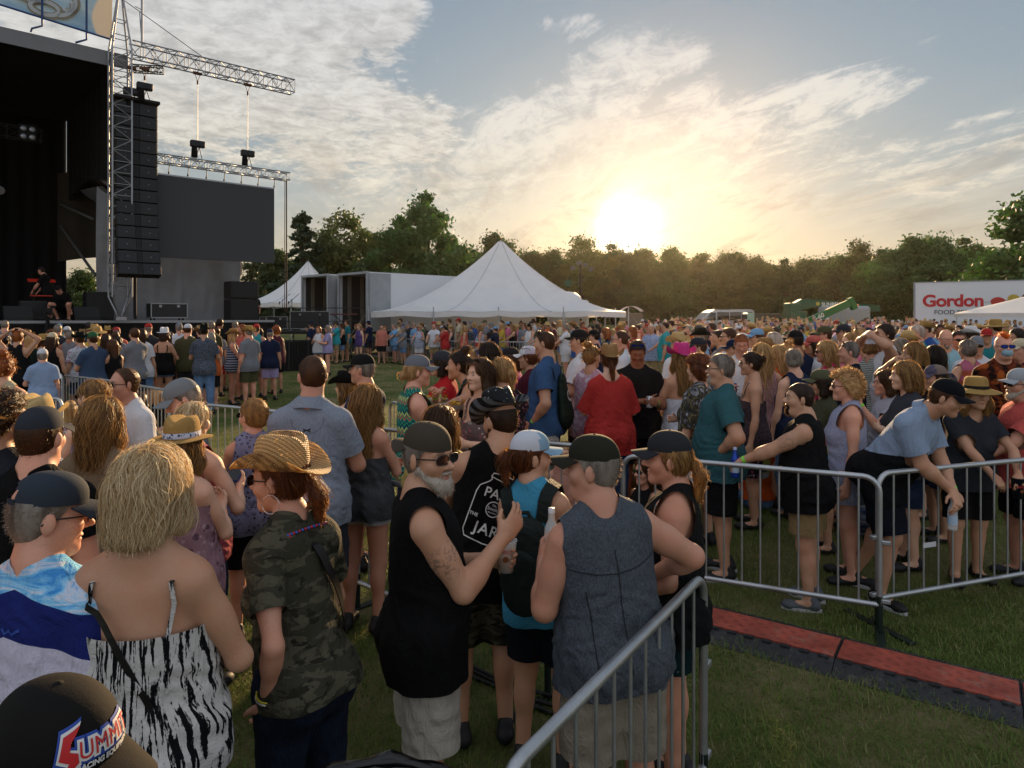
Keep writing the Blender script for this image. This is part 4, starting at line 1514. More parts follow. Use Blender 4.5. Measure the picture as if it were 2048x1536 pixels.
def foliage(kind,H,Wd,n,leaf,seed,base=.08):
    r_=np.random.default_rng(seed)
    C=[];
    if kind=='conifer':
        for i in range(210):
            t=r_.random()**1.25;z=H*(base+(1-base)*t*.97)
            rr=Wd*(1-t)**.62*(.62+.38*math.sin(i*1.7)*r_.random())+.12
            a=r_.uniform(0,6.28);q=rr*r_.uniform(.25,1.08)
            C.append((q*math.cos(a),q*math.sin(a),z-.14*q,.15*Wd*(.35+.65*(1-t))*r_.uniform(.5,1.3),.6))
        C.append((0,0,H*.97,.16,2.2))
    else:
        nc=85
        for i in range(nc):
            u=r_.normal(size=3);u/=np.linalg.norm(u)
            q=r_.uniform(.35,1.0)**.6
            z=H*(base+(1-base)*(.52+.46*u[2]*q))
            zf=(z/H-base)/(1-base)
            wf=(math.sin(math.pi*min(max(zf*.86+.12,0),1))**.6)
            C.append((u[0]*q*Wd*wf*r_.uniform(.8,1.15),u[1]*q*Wd*wf*r_.uniform(.75,1.25),z+r_.normal(0,.03*H),Wd*r_.uniform(.10,.27),.75))
    C=np.array(C)
    wts=C[:,3]**2;wts/=wts.sum()
    ci=r_.choice(len(C),n,p=wts)
    u=r_.normal(size=(n,3));u/=np.linalg.norm(u,axis=1,keepdims=True)
    rad=C[ci,3]*np.where(r_.random(n)<.22,r_.uniform(1.0,1.75,n),r_.uniform(.3,1.1,n)**.5)
    P=C[ci,:3]+u*rad[:,None]*np.stack([np.ones(n),np.ones(n),C[ci,4]],1)
    P[:,2]=np.maximum(P[:,2],.1)
    nr=u+r_.normal(0,.7,(n,3));nr/=np.linalg.norm(nr,axis=1,keepdims=True)
    t1=np.cross(nr,r_.normal(size=(n,3)));t1/=np.linalg.norm(t1,axis=1,keepdims=True)
    t2=np.cross(nr,t1)
    sz=leaf*r_.uniform(.5,1.25,n)
    a,b=t1*sz[:,None],t2*(sz*.62)[:,None]
    V=np.stack([P-a,P-b*.9+a*.1,P+a,P+b],1).reshape(-1,3)
    F=np.arange(4*n).reshape(-1,4)
    cs=r_.random(len(C))
    sv=np.clip(cs[ci]*.6+r_.random(n)*.4,0,1)
    me=mk_mesh('crown',V,F,smooth=False)
    at_=me.attributes.new('sv','FLOAT','POINT');at_.data.foreach_set('value',np.repeat(sv,4).astype(np.float32))
    return me,C

def trunk_mesh(H,Wd,C,seed,conifer=False):
    r_=np.random.default_rng(seed)
    mb=MB()
    n=7;pts=[(.12*Wd*(i/n)*math.sin(seed+i)*.5,.1*Wd*(i/n)*math.cos(seed*2+i)*.5,H*(.96 if conifer else .72)*i/n)for i in range(n+1)]
    r0=.018*H+.10
    mb.tube(pts,[r0*(1-.82*i/n)for i in range(n+1)],7)
    idx=r_.choice(len(C),min(14,len(C)),replace=False)
    for i in idx:
        p=C[i];k=int(np.clip(p[2]/H*n*.75,1,n-1));s_=pts[k]
        mid=((s_[0]+p[0])/2,(s_[1]+p[1])/2,(s_[2]+p[2])/2-.03*H)
        mb.tube([s_,mid,tuple(p[:3])],[r0*.32,r0*.2,r0*.06],5)
    return mb.mesh('trunk')

PROTO=[]
for i,(kind,H,Wd,n,leaf)in enumerate([('broad',12,5.0,26000,.21),('broad',12,4.2,22000,.21),('broad',12,6.0,28000,.23),('broad',12,3.6,19000,.20),('broad',12,4.8,13000,.21),('conifer',14,3.4,20000,.19),('conifer',14,4.6,30000,.20)]):
    me,C=foliage(kind,H,Wd,n,leaf,40+i,.03 if kind=='broad' else .06)
    me.materials.append({'conifer':LEAFC}.get(kind,LEAFW if i==4 else LEAF))
    tm=trunk_mesh(H,Wd,C,70+i,kind=='conifer');tm.materials.append(BARK)
    PROTO.append((me,tm,H))

TREE_LABELS={}
def tree(px,top,Y,kind,label,wide=1.0,rz=None,group='trees of the wood behind the field'):
    me,tm,H=PROTO[kind]
    x=at(px,Y);g0=gz(x,Y)
    s_=max((zat(top,Y)-g0)/(H*.99),.2)
    name='conifer_tree' if kind>=5 else 'broadleaf_tree'
    o=empty(name,(x,Y,g0-.05),random.uniform(0,6.28)if rz is None else rz,label,'tree',group)
    o.scale=(s_*wide,s_*wide,s_)
    link('crown',me,None,o);link('trunk',tm,None,o)
    return o

big_trees=[
    (606,420,66,6,'spiky dark conifer rising just right of the stage screen',1.25),(560,492,70,3,'low broadleaf tree right beside the edge of the stage screen',1.0),
    (650,470,70,1,'dense broadleaf tree between the spiky conifer and the thin-topped tree',1.0),(692,424,72,4,'thin-topped broadleaf tree with sky showing through its upper branches',1.0),
    (745,500,70,0,'rounded tree filling the dip left of the tallest dark tree',.9),(800,440,70,1,'broadleaf tree against the left flank of the tallest dark tree',1.0),
    (852,390,68,1,'tallest shaggy dark tree standing behind the white trailers',1.0),(895,470,70,3,'narrow tree on the right flank of the tallest dark tree',1.1),
    (500,560,62,3,'low bushy tree behind the grey stage wall',1.3),(160,540,50,0,'green bushy tree seen through the opening beside the stage',1.2),
    (990,468,86,0,'broad rounded tree directly behind the tip of the large tent',1.0),(940,500,82,2,'wide bushy tree left of the large tent tip',.9),
    (1050,505,90,2,'wide tree just right of the large tent tip',1.0),(1110,500,92,0,'tree between the tent tip and the sun',1.0),
    (1165,474,88,4,'open lacy tree crown just left of the sunset glow',1.05),(1225,490,90,1,'backlit tree directly under the setting sun',1.1),
    (1285,500,94,2,'backlit tree just right of the setting sun',1.0),(1345,497,92,0,'tree behind the white van roof, left end',1.0),
    (1400,502,95,3,'narrow tree behind the middle of the white van',1.4),(1455,508,94,2,'wide tree behind the right end of the white van',1.0),
    (1515,514,92,0,'rounded tree left of the green telehandler',1.0),(1570,520,90,1,'tree behind the green telehandler cab',1.2),
    (1625,520,96,2,'wide tree above the raised green lift boom',1.0),(1680,512,92,0,'tree above the grey machine body right of the boom',1.0),
    (1718,482,88,4,'open-crowned tree with a rounded top left of the delivery truck',.9),(1765,500,80,1,'dense tree just left of the delivery truck',1.1),
    (1822,474,76,0,'large dense tree above the left end of the delivery truck',1.1),(1880,476,78,2,'large spreading tree above the red lettering of the delivery truck',.85),
    (1930,478,80,1,'tall dense tree above the middle of the delivery truck',1.2),(1985,500,76,0,'tree left of the big bright tree at the picture edge',1.1),
    (2130,365,47,0,'big bright-leaved tree at the right edge of the picture',1.35),(2150,420,60,2,'tree beyond the right edge, behind the big bright tree',1.0),
]
for t in big_trees:tree(t[0],t[1],t[2],t[3],t[4],t[5])
# second row, deeper in the wood: lower trees that close the gaps
for i,px in enumerate(range(520,2130,58)):
    tree(px+random.uniform(-16,16),522+random.uniform(-10,12),random.uniform(98,112),random.choice([0,1,2,2,3]),'dark broadleaf tree in the back row of the wood, partly hidden by nearer trees',random.uniform(1.15,1.5))
# brush along the foot of the wood
r_=np.random.default_rng(5)
n=42000
X=r_.uniform(-42,75,n);Yb=96+r_.normal(0,1.6,n)-.0*X
Hh=2.4+1.4*wob(np.stack([X,Yb,0*X],1),.35,1)+.7*wob(np.stack([X,Yb,0*X],1),1.4,4)
Z=np.array([gz(0,y)for y in Yb])+r_.random(n)**.7*np.maximum(Hh,.5)
P=np.stack([X,Yb,Z],1);u=r_.normal(size=(n,3));u/=np.linalg.norm(u,axis=1,keepdims=True)
w_=np.cross(u,r_.normal(size=(n,3)));w_/=np.linalg.norm(w_,axis=1,keepdims=True)
sz=r_.uniform(.14,.36,n)[:,None]
V=np.stack([P-u*sz,P-w_*sz*.6,P+u*sz,P+w_*sz*.6],1).reshape(-1,3)
me=mk_mesh('brush',V,np.arange(4*n).reshape(-1,4),False)
at_=me.attributes.new('sv','FLOAT','POINT');at_.data.foreach_set('value',np.repeat(np.clip(.4+.3*wob(P,.8,3)+.2*r_.random(n),0,1),4).astype(np.float32))
tag(link('brush',me,LEAF),'low leafy brush along the foot of the wood at the far side of the field',kind='stuff')

# ------------------------------------------------------------------ barricades
GALV=None
def galv():
    m,T=new_mat('galvanised_steel')
    co=T.coord()
    f=T.noise(co,7,5,.65);g=T.vor(co,60)
    col=T.mix(f,(.30,.32,.34),(.50,.52,.54));col=T.mix(T.m('MULTIPLY',T.step(T.noise(co,3,4),.58,.75),.5),col,(.17,.16,.15))
    finish(T,col,T.m('ADD',.30,T.m('MULTIPLY',f,.25)),.85,T.bump(T.m('ADD',f,g),.12,.003),.5)
    return m
GALV=galv()
FOOTM=simple('dark_green_leg','16241d',.55,.3,nz=.4)
def barricade_parts(L,nb,Ht=1.05,zlow=.20,r0=.0165):
    """origin at the left foot, running along +x"""
    fr=MB()
    c=.10
    pts=[]
    def arc(cx,cz,a0,a1):return[(cx+c*math.cos(a0+(a1-a0)*i/5),0,cz+c*math.sin(a0+(a1-a0)*i/5))for i in range(6)]
    pts+=[(0,0,zlow)]+arc(c,Ht-c,math.pi,math.pi/2)+arc(L-c,Ht-c,math.pi/2,0)+[(L,0,zlow)]
    fr.tube(pts,r0*1.15,10)
    low=MB().bar((0,0,zlow),(L,0,zlow),r0*1.1,10)
    bars=[]
    for i in range(nb):
        x=L*(i+1)/(nb+1)
        bars.append(MB().bar((x,0,zlow),(x,0,Ht-.012),.0070,8).mesh('bar'))
    feet=[]
    for x in(0.0,L):
        f=MB()
        f.bar((x,0,.02),(x,0,zlow+.06),.020,8)
        f.box((x,0,.012),(.06,.55,.012),bev=.004)
        feet.append(f.mesh('foot'))
    hk=[]
    for x,s in((0,-1),(L,1)):
        for z in(zlow+.03,.62):
            h_=MB()
            h_.box((x+s*.038,0,z),(.055,.034,.030),bev=.006)
            hk.append(h_.mesh('hook'))
    return fr.mesh('frame'),low.mesh('bottom_rail'),bars,feet,hk
BARR={}
def barricade(a,b,label,nb=15,Ht=1.05,hooks=True,group='steel crowd barricades',tagp=False):
    a,b=Vector((a[0],a[1],0)),Vector((b[0],b[1],0))
    L=round((b-a).length,2)
    key=(L,nb,Ht)
    if key not in BARR:BARR[key]=barricade_parts(L,nb,Ht)
    fr,low,bars,feet,hk=BARR[key]
    o=empty('barricade',(a.x,a.y,gz(a.x,a.y)),math.atan2((b-a).y,(b-a).x),label,'barricade',group)
    link('frame',fr,GALV,o);link('bottom_rail',low,GALV,o)
    for m_ in bars:link('bar',m_,GALV,o)
    for m_ in feet:link('foot',m_,FOOTM,o)
    if hooks:
        for m_ in hk:link('hook',m_,GALV,o)
    if tagp:
        mb=MB().box((L*.22,-.012,.52),(.12,.004,.035),bev=.001)
        link('tag_plate',mb.mesh('tag_plate'),simple('tag_plate','b9bcc0',.4),o)
    return o

barricade((-.03,1.62),(.82,2.92),'nearest steel barricade, running from the bottom edge past the grey sleeveless shirt',11,1.02)
barricade((.86,5.28),(2.45,4.55),'steel barricade in front of the khaki shorts, ending at the shared corner post',13,1.05,tagp=True)
barricade((2.50,4.66),(4.45,5.32),'steel barricade at the right edge under the leaning two-tone polo shirt',14,1.05,tagp=True)
barricade((-.20,5.98),(.72,5.60),'short steel barricade behind the white trucker cap',8)
barricade((-1.75,6.72),(-.28,6.02),'steel barricade behind the black star-print cowboy hat',12)
barricade((-1.12,4.95),(.20,3.80),'low steel barricade half hidden behind the black sleeveless shirt',12,.98)
barricade((-3.72,8.25),(-2.30,7.45),'steel barricade left of the grey polo shirt with open lawn behind',12)
barricade((-1.52,8.5),(-.9,7.6),'short steel barricade beside the navy top with white towel',8)
barricade((-4.72,9.5),(-3.80,8.35),'steel barricade in front of the people sitting on the lawn',9)
barricade((-6.35,10.95),(-4.85,9.65),'steel barricade behind the white polo shirt',15)
barricade((-7.95,12.1),(-6.42,11.0),'steel barricade in front of the pale blue shirt',15)
barricade((-9.6,13.3),(-8.03,12.18),'steel barricade at the left edge in front of the stage crowd',14)
barricade((-7.05,9.35),(-5.75,8.72),'steel barricade at the left edge behind the straw hats',10)
# the long line by the tent
ln=[(-9.6,35.0),(-7.6,32.4),(-5.75,30.3),(-4.1,28.3),(-2.7,26.9),(-.75,26.2),(1.25,25.5),(3.2,24.4)]
wh=['nearest the black stage fence','beside the person in white tank top','third panel from the black fence','panel left of the middle tent pole','panel under the tent peak','behind the drawstring bag','behind the loose red blouse']
for i in range(7):barricade(ln[i],(ln[i+1][0]-.05,ln[i+1][1]+.03),'far steel barricade, '+wh[i],16,hooks=False)
barricade((3.7,20.6),(5.4,20.3),'steel barricade in front of the blue floral print shirt',14,hooks=False)

# ------------------------------------------------------------------ red cable ramp
def ramp_mat(name,c):
    m,T=new_mat(name)
    co=T.coord()
    x,y,z=T.sep(co)[:3]
    a=T.m('MULTIPLY',T.m('ADD',x,y),62.0);b=T.m('MULTIPLY',T.m('SUBTRACT',x,y),62.0)
    chk=T.m('MULTIPLY',T.step(T.m('SINE',a),.2,.5),T.step(T.m('SINE',b),-.5,.3))
    c=hexc(c)
    n=T.noise(co,5,5,.65)
    col=T.mix(T.m('MULTIPLY',T.step(n,.35,.7),.8),tuple(v*.55 for v in c),c)
    col=T.mix(T.m('MULTIPLY',chk,.55),col,tuple(v*.45 for v in c))
    col=T.mix(T.m('MULTIPLY',T.step(T.noise(co,9,6,.7,.5),.52,.72),.42),col,(.20,.165,.12))
    finish(T,col,T.m('ADD',.42,T.m('MULTIPLY',n,.3)),0,T.bump(chk,.5,.006),.45)
    return m
RED=ramp_mat('red_ramp_lid','a84c3a');BLK=ramp_mat('black_ramp_rubber','26272b')
p0=Vector((3.55,3.23,0));dr=Vector((-1.43,.98,0)).normalized();nr_=Vector((-dr.y,dr.x,0))*-1
names=['at the right edge of the picture','right of the middle seam','left of the middle seam','disappearing behind the black tank top','hidden behind the grey sleeveless shirt','showing red beside the grey camisole','beyond the grey camisole']
for i in range(6):
    o=empty('cable_ramp',tuple(p0+dr*(.915*i)),math.atan2(dr.y,dr.x),'red-lidded black cable ramp segment '+names[i],'cable ramp','cable ramp segments')
    lid=MB().box((.455,0,.052),(.895,.27,.014),bev=.003);lid.build('lid',RED,o)
    bs=MB()
    pr=[(-.30,.004),(-.14,.046),(.14,.046),(.30,.004)]
    V=[(x,y,z)for x in(0,.91)for y,z in pr]
    bs.add(V,[(0,1,5,4),(1,2,6,5),(2,3,7,6),(0,4,7,3),(0,3,2,1),(4,5,6,7)])
    bs.build('base',BLK,o)
    for sgn in(-1,1):
        hg=MB()
        for k in range(8):hg.box((.06+.112*k,sgn*.15,.047),(.055,.03,.012))
        hg.build('hinge',BLK,o)
# loose cables on the grass
CBL=simple('black_cable','0e0e10',.5)
for i in range(5):
    y0=2.95+.045*i
    pts=[Vector((.72+.13*j,y0+.06*math.sin(j*.5+i*1.3)-.028*j,.014+.006*i))for j in range(16)]
    tag(MB().tube(pts,.010,6).build('cable',CBL),'loose black cable on the grass at the bottom, one of the bundle below the ramp','cable','cables on the grass')
for i in range(3):
    pts=[Vector((-.35+.12*j,4.05+.05*i-.085*j+.03*math.sin(j+i),.014+.01*i))for j in range(9)]
    tag(MB().tube(pts,.012,6).build('cable',CBL),'loose black cable on the grass between the backpack and the black sleeveless shirt','cable','cables by the barricade foot')
PLAS=simple('crumpled_clear_plastic','aeb4b8',.2,nz=.3,scale=30)
for(x,y,lb)in((-.80,4.35,'crumpled clear plastic cup on the grass left of the black sleeveless shirt'),(.05,3.72,'crumpled clear plastic cup on the grass by the foot below the backpack')):
    mb=MB()
    mb.lathe([(.03,0),(.036,.03),(.034,.05),(.045,.085)],n=11,fn=lambda p:Vector((p.x+.010*math.sin(p.z*150+p.y*90),p.z*.8+.02,abs(p.y)*.8+.02+.008*math.sin(p.x*200))))
    o=mb.build('plastic_cup',PLAS);o.location=(x,y,.0);tag(o,lb,'plastic cup')
# ------------------------------------------------------------------ stage, drawn along its own axes
TW=Vector((-12.78,22.0,0));UD=Vector((.743,.669,0));VD=Vector((-.669,.743,0))
def S(u,v,z):return TW+UD*u+VD*v+Vector((0,0,z))
SAX=(UD,VD,Vector((0,0,1)))
DK=2.0
ALU=simple('truss_aluminium','8d8f92',.38,.8,nz=.2)
BLKM=simple('stage_black','0a0a0b',.8)
BLKC=simple('black_drape','0b0b0c',.95,nz=.5,scale=2,bumpd=.02)
GREYC=simple('grey_canvas','888a8e',.8,nz=.3,scale=1.6,bumpd=.05,trans=.12)
FASC=simple('fascia_grey','6e7073',.6)
DECK=simple('stage_deck_black','161618',.7)
STEEL=simple('dark_steel','2a2b2d',.5,.6)

def truss(a,b,w,h,n,r=.022,rd=.011,up=None,tri=False):
    """box lattice from a to b; origin line is the lower centre"""
    a,b=Vector(a),Vector(b)
    z=(b-a).normalized()
    up=Vector(up)if up else Vector((0,0,1))
    x=z.cross(up).normalized();y=x.cross(z)
    cs=[(-w/2,0),(w/2,0),(w/2,h),(-w/2,h)]if not tri else[(-w/2,0),(w/2,0),(0,h)]
    mb=MB()
    P=lambda t,c:a+(b-a)*t+x*c[0]+y*c[1]
    for c in cs:mb.bar(P(0,c),P(1,c),r,8)
    m_=len(cs)
    for i in range(n):
        t0,t1=i/n,(i+1)/n
        for k in range(m_):
            c0,c1=cs[k],cs[(k+1)%m_]
            if i%2:c0,c1=c1,c0
            mb.bar(P(t0,c0),P(t1,c1),rd,6)
            mb.bar(P(t1,cs[k]),P(t1,cs[(k+1)%m_]),rd,6)
    return mb

st=empty('stage',tuple(S(0,0,0)),0,'large dark concert stage with grey roof fascia and black drapes','stage')
M_=Matrix.Translation(-S(0,0,0))
def part(mb,name,m,parent=st):
    mb.V=[tuple(Vector(v)-S(0,0,0))for v in mb.V]
    return mb.build(name,m,parent)
part(MB().box(S(-5.5,4.5,DK-.06),(21.2,9.4,.12),SAX),'deck',DECK)
part(MB().box(S(-5.5,-.22,DK-.03),(21.3,.05,.08),SAX),'deck_edge',simple('deck_edge','8a8d90',.5,.5))
sk=MB()
sk.grid(lambda u,v:S(-16+21.1*u,-.20+.035*math.sin(u*230),(DK-.10)*v),240,1)
part(sk,'skirt',BLKC)
fa=MB()
fa.grid(lambda u,v:S(-14+14.3*u,-.3-.0*v,10.08+.46*v),20,2)
fa.grid(lambda u,v:S(-14+14.3*u,-.3+.5*v,10.54+.06*v),20,1)
part(fa,'fascia',FASC)
rf=MB()
rf.box(S(-7,4.6,10.30),(14,9.6,.08),SAX)
part(rf,'roof',simple('roof_underside','141312',.9,nz=.4,scale=.5))
part(MB().grid(lambda u,v:S(-14+14*u,8.6+.07*math.sin(u*170),DK+8.25*v),220,2),'back_wall',BLKC)
sd=MB();sd.grid(lambda u,v:S(.0+.05*math.sin(u*60),.25+8.2*u,(6.5+.25*u+.5*math.sin(u*3.1))*(1-v)+10.34*v),70,2)
part(sd,'side_drape',BLKC)
gw=MB();gw.grid(lambda u,v:S(-.05+4.95*u,2.5+.18*math.sin(u*9+v*2)*(1-v*.6)+.07*math.sin(u*31+4*v)+.03*math.sin(u*70-6*v),DK+(4.7-2.3*u**.8)*v),60,24)
part(gw,'canvas_wall',GREYC)
gr=MB();gr.grid(lambda u,v:S(.1+4.9*u,2.5+4*v,DK+(4.7-2.3*u**.8)+.4*v+.02),20,6)
part(gr,'canvas_roof',GREYC)
gs=MB();gs.grid(lambda u,v:S(4.9+.1*math.sin(v*9),2.5+4*u,DK+2.4*v+.4*u*v),12,10)
part(gs,'canvas_end',GREYC)
for(a,b)in((S(-.3,8.0,6.7),S(-.1,3.0,5.6)),(S(-.3,8.2,5.9),S(0,3.0,3.6))):
    part(MB().bar(a,b,.05),'brace',simple('brace_grey','5b5b5a',.6))

BRN=simple('brown_canvas','3c352c',.9,nz=.3,scale=1.2,bumpd=.05)
part(MB().grid(lambda u,v:S(-.4+5.4*u,8.0-1.5*u+.06*math.sin(u*40),4.35+3.6*v+.25*math.sin(u*5)),40,6),'wing_back',BRN)
part(MB().grid(lambda u,v:S(-.1+5.1*u,8.0*v+2.4*(1-v),6.9-2.3*u**.8*(1-v)+.9*v+.1),20,10),'wing_roof',BRN)
def thing(mb,name,m,label,cat,group=None):return tag(mb.build(name,m),label,cat,group)

# tower
tw=empty('truss_tower',tuple(S(0,-.35,DK)),0,'tall silver lattice tower at the corner of the stage','truss tower')
def pat(mb,name,m,root):
    l=root.location
    mb.V=[tuple(Vector(v)-l)for v in mb.V]
    return mb.build(name,m,root)
pat(truss(S(0,-.35,DK+.75),S(0,-.35,10.5),.54,.54,22,.03,.013,up=tuple(-VD)),'lattice',ALU,tw)
pk=MB()
c0=S(0,-.62,0)
for i,(du,dv)in enumerate(((-.27,-.27),(.27,-.27),(.27,.27),(-.27,.27))):
    b0=c0+UD*du+VD*dv
    pk.bar(b0+Vector((0,0,10.5)),c0+UD*du*.22+VD*dv*.22+Vector((0,0,12.25)),.028,8)
    for z,s_ in((10.95,.78),(11.45,.55)):
        e0=c0+UD*du*s_+VD*dv*s_;du2,dv2=((.27,-.27),(.27,.27),(-.27,.27),(-.27,-.27))[i]
        pk.bar(e0+Vector((0,0,z)),c0+UD*du2*s_+VD*dv2*s_+Vector((0,0,z)),.014,6)
pk.box(c0+Vector((0,0,12.3)),(.18,.18,.16),SAX)
pat(pk,'peak',ALU,tw)
ft=MB()
for du,dv in((-.27,-.27),(.27,-.27),(.27,.27),(-.27,.27)):
    ft.bar(c0+UD*du+VD*dv+Vector((0,0,DK+.75)),c0+UD*du*.15+VD*dv*.15+Vector((0,0,DK+.12)),.03,8)
ft.box(c0+Vector((0,0,DK+.07)),(.3,.3,.1),SAX)
pat(ft,'foot',ALU,tw)
# outriggers
thing(truss(S(.3,-.62,10.42),S(5.68,-.62,10.42),.40,.46,16,.024,.013),'outrigger_truss',ALU,'silver lattice truss arm reaching right from the tower top','truss')
thing(truss(S(.35,-.62,9.95),S(1.15,-1.0,9.98),.2,.2,5,.02,.01),'short_truss',STEEL,'short dark truss arm holding the loudspeaker chains','truss')
thing(truss(S(.8,-.45,7.2),S(5.6,-.45,7.2),.30,.27,18,.020,.010),'screen_truss',ALU,'slim lattice truss hung above the video screen','truss')
thing(MB().bar(c0+Vector((0,0,12.2)),S(2.6,-.62,10.9),.012,5),'guy_wire',STEEL,'black steel guy wire from the tower peak to the truss arm','wire')
thing(MB().bar(S(.62,-.62,10.88),S(.62,-.62,13.2),.035,8).bar(S(.62,-.62,12.0),S(.42,-.62,12.05),.012,6).bar(S(.62,-.62,10.9),S(.55,-.62,11.9),.015,6),'mast',ALU,'thin upright aluminium mast beside the tower peak','mast')

def hoist(u,v,z,ztop,label,zlo):
    o=empty('chain_hoist',tuple(S(u,v,z)),0,label,'chain hoist','chain hoists')
    pat(MB().box(S(u,v,z),(.46,.2,.22),SAX,.03).box(S(u+.12,v,z-.02),(.16,.26,.16),SAX,.02),'motor',STEEL,o)
    pat(MB().bar(S(u,v,z+.1),S(u,v,ztop-.35),.010,5),'chain',ALU,o)
    hk=MB().bar(S(u,v,ztop-.35),S(u,v,ztop-.22),.03,6).bar(S(u,v,ztop-.25),S(u-.09,v,ztop),.01,5).bar(S(u,v,ztop-.25),S(u+.09,v,ztop),.01,5).box(S(u,v,ztop+.02),(.26,.12,.07),SAX)
    pat(hk,'hook',simple('rust_hook','5a3a26',.7),o)
    pat(MB().lathe([(.09,0),(.11,-.36),(.02,-.38)],c=tuple(S(u-.1,v,z-.1)),n=10),'chain_bag',BLKC,o)
    pat(MB().bar(S(u+.05,v,z-.1),S(u-.06,v,zlo),.012,5).bar(S(u+.05,v,z-.1),S(u+.16,v,zlo),.012,5),'sling',BLKM,o)
hoist(2.36,-.5,8.0,10.38,'left chain hoist hung between the truss arm and the screen truss',7.45)
hoist(4.06,-.5,7.95,10.38,'right chain hoist hung between the truss arm and the screen truss',7.45)
hoist(.28,-.8,9.25,9.98,'near chain hoist on top of the loudspeaker array',9.0)
hoist(.62,-.95,9.45,10.0,'far chain hoist on top of the loudspeaker array',9.0)

# video screen
sc_=empty('video_screen',tuple(S(2.7,-.3,4.1)),0,'large dark grey video screen hung beside the stage, switched off','video screen')
m,T=new_mat('led_face')
co=T.coord()
f=T.noise(co,90,3,.7)
finish(T,T.mix(f,(.030,.033,.037),(.060,.064,.070)),.75,0,None,.35)
pat(MB().box(S(2.72,-.30,5.46),(4.75,.10,2.72),SAX),'panel',m,sc_)
pat(MB().box(S(2.72,-.30,6.85),(4.77,.12,.05),SAX),'top_rail',ALU,sc_)
for i in range(8):
    u=.9+.6*i
    pat(MB().bar(S(u,-.32,6.86),S(u,-.40,7.2),.014,5).lathe([(.03,0),(.03,.06)],c=tuple(S(u,-.33,6.9)),n=6),'hanger',STEEL,sc_)
thing(MB().bar(S(5.52,-.45,7.2),S(5.50,-.5,2.3),.025,6).bar(S(5.46,-.45,7.2),S(5.42,-.5,2.3),.015,6),'cable_drop',simple('brown_cable','3a2b1f',.7),'cable run hanging straight down from the end of the screen truss','cable')

# line array: twelve cabinets curving inwards at the bottom
la=empty('line_array',tuple(S(.42,-.85,9.0)),0,'tall black line array of loudspeakers hanging in front of the tower','loudspeaker array')
CAB=simple('speaker_cabinet','111214',.6,nz=.25,scale=12)
GRL=simple('speaker_grille','191b1e',.45,.3,nz=.4,scale=60)
DOT=simple('speaker_emblem','7c7f84',.4)
cen=S(.42,-.85,8.92);tilt=0.0
pos=cen.copy()
for i in range(14):
    tilt=(.0 if i<6 else(i-5)*.033)
    ax_v=(VD*math.cos(tilt)+Vector((0,0,1))*math.sin(tilt)*-1).normalized()
    ax_z=UD.cross(ax_v).normalized()
    hgt=.395
    c=pos-ax_z*hgt/2
    pos=pos-ax_z*hgt
    AX=(UD,ax_v,ax_z)
    cb=pat(MB().box(c+ax_v*.18,(1.22,.34,.375),AX,.015),'cabinet',CAB,la)
    g=MB()
    for sg in(-1,1):
        x0=UD*sg*.33
        g.box(c+x0-ax_v*.005,(.50,.03,.36),AX,.008)
    for k in range(6):g.box(c-ax_z*(-.155+.062*k)+ax_v*.0,(.13,.02,.03),AX)
    gm_=g;l_=la.location
    gm_.V=[tuple(Vector(v)-l_)for v in gm_.V];gm_.build('grille',GRL,cb)
    e=MB()
    for sg in(-1,1):e.box(c+UD*sg*.33-ax_v*.025,(.028,.012,.028),AX)
    e.V=[tuple(Vector(v)-l_)for v in e.V];e.build('emblem',DOT,cb)
pat(MB().box(S(.42,-.75,9.0),(1.3,.5,.10),SAX,.02),'bumper',BLKM,la)
thing(MB().tube([S(.40,-.7,3.7),S(.41,-.65,2.9),S(.43,-.6,2.05)],.05,7),'cable_loom',BLKM,'thick black cable loom hanging from the array down to the deck','cable')

# banner over the roof with a script emblem
bn=empty('banner',tuple(S(-8,-.3,11)),0,'blue banner with pale script letter above the stage roof','banner')
m,T=new_mat('banner_print')
co=T.coord()
x,y,z=T.sep(co)[:3]
uu=T.m('ADD',T.m('MULTIPLY',x,.743),T.m('MULTIPLY',y,.669))
fz=T.noise(T.comb(T.m('MULTIPLY',uu,.5),z,0),2.2,4,.5,.3)
col=T.ramp(T.m('ADD',T.m('MULTIPLY',z,.22),T.m('MULTIPLY',fz,.5)),[(.15,(.05,.15,.34)),(.42,(.20,.32,.46)),(.62,(.08,.19,.38)),(.85,(.22,.34,.46))])
col=T.mix(T.step(T.m('ADD',uu,T.m('MULTIPLY',T.m('SINE',T.m('MULTIPLY',z,3.2)),.12)),7.36,7.46),col,(.40,.38,.34))
finish(T,col,.7,0,None,.2,.35)
def bz(u):return 10.9+.085*(9.5-9.35*u)
pat(MB().grid(lambda u,v:S(-9.5+9.35*u,-.30+.05*math.sin(v*5),bz(u)+(13.2-bz(u))*v),40,6),'sheet',m,bn)
pat(MB().tube([S(-9.5+9.35*i/30,-.32,bz(i/30))for i in range(31)],.03,6),'hem',simple('blue_hem','20457c',.7),bn)
LETC=simple('script_pale','c9cdd0',.7,trans=.3);LETS=simple('script_shadow','8d8574',.7,trans=.2)
def stroke(pts,w,m_,dv,name):
    mb=MB();V=[]
    n=len(pts)
    for i in range(n):
        t=Vector(pts[min(i+1,n-1)])-Vector(pts[max(i-1,0)]);t.normalize()
        q=Vector((-t.y,t.x))*w/2*(1 if 0<i<n-1 else .5)
        for s_ in(1,-1):
            V.append(S(pts[i][0]+s_*q.x,-.33-dv,pts[i][1]+s_*q.y))
    mb.add(V,[(2*i,2*i+1,2*i+3,2*i+2)for i in range(n-1)])
    pat(mb,name,m_,bn)
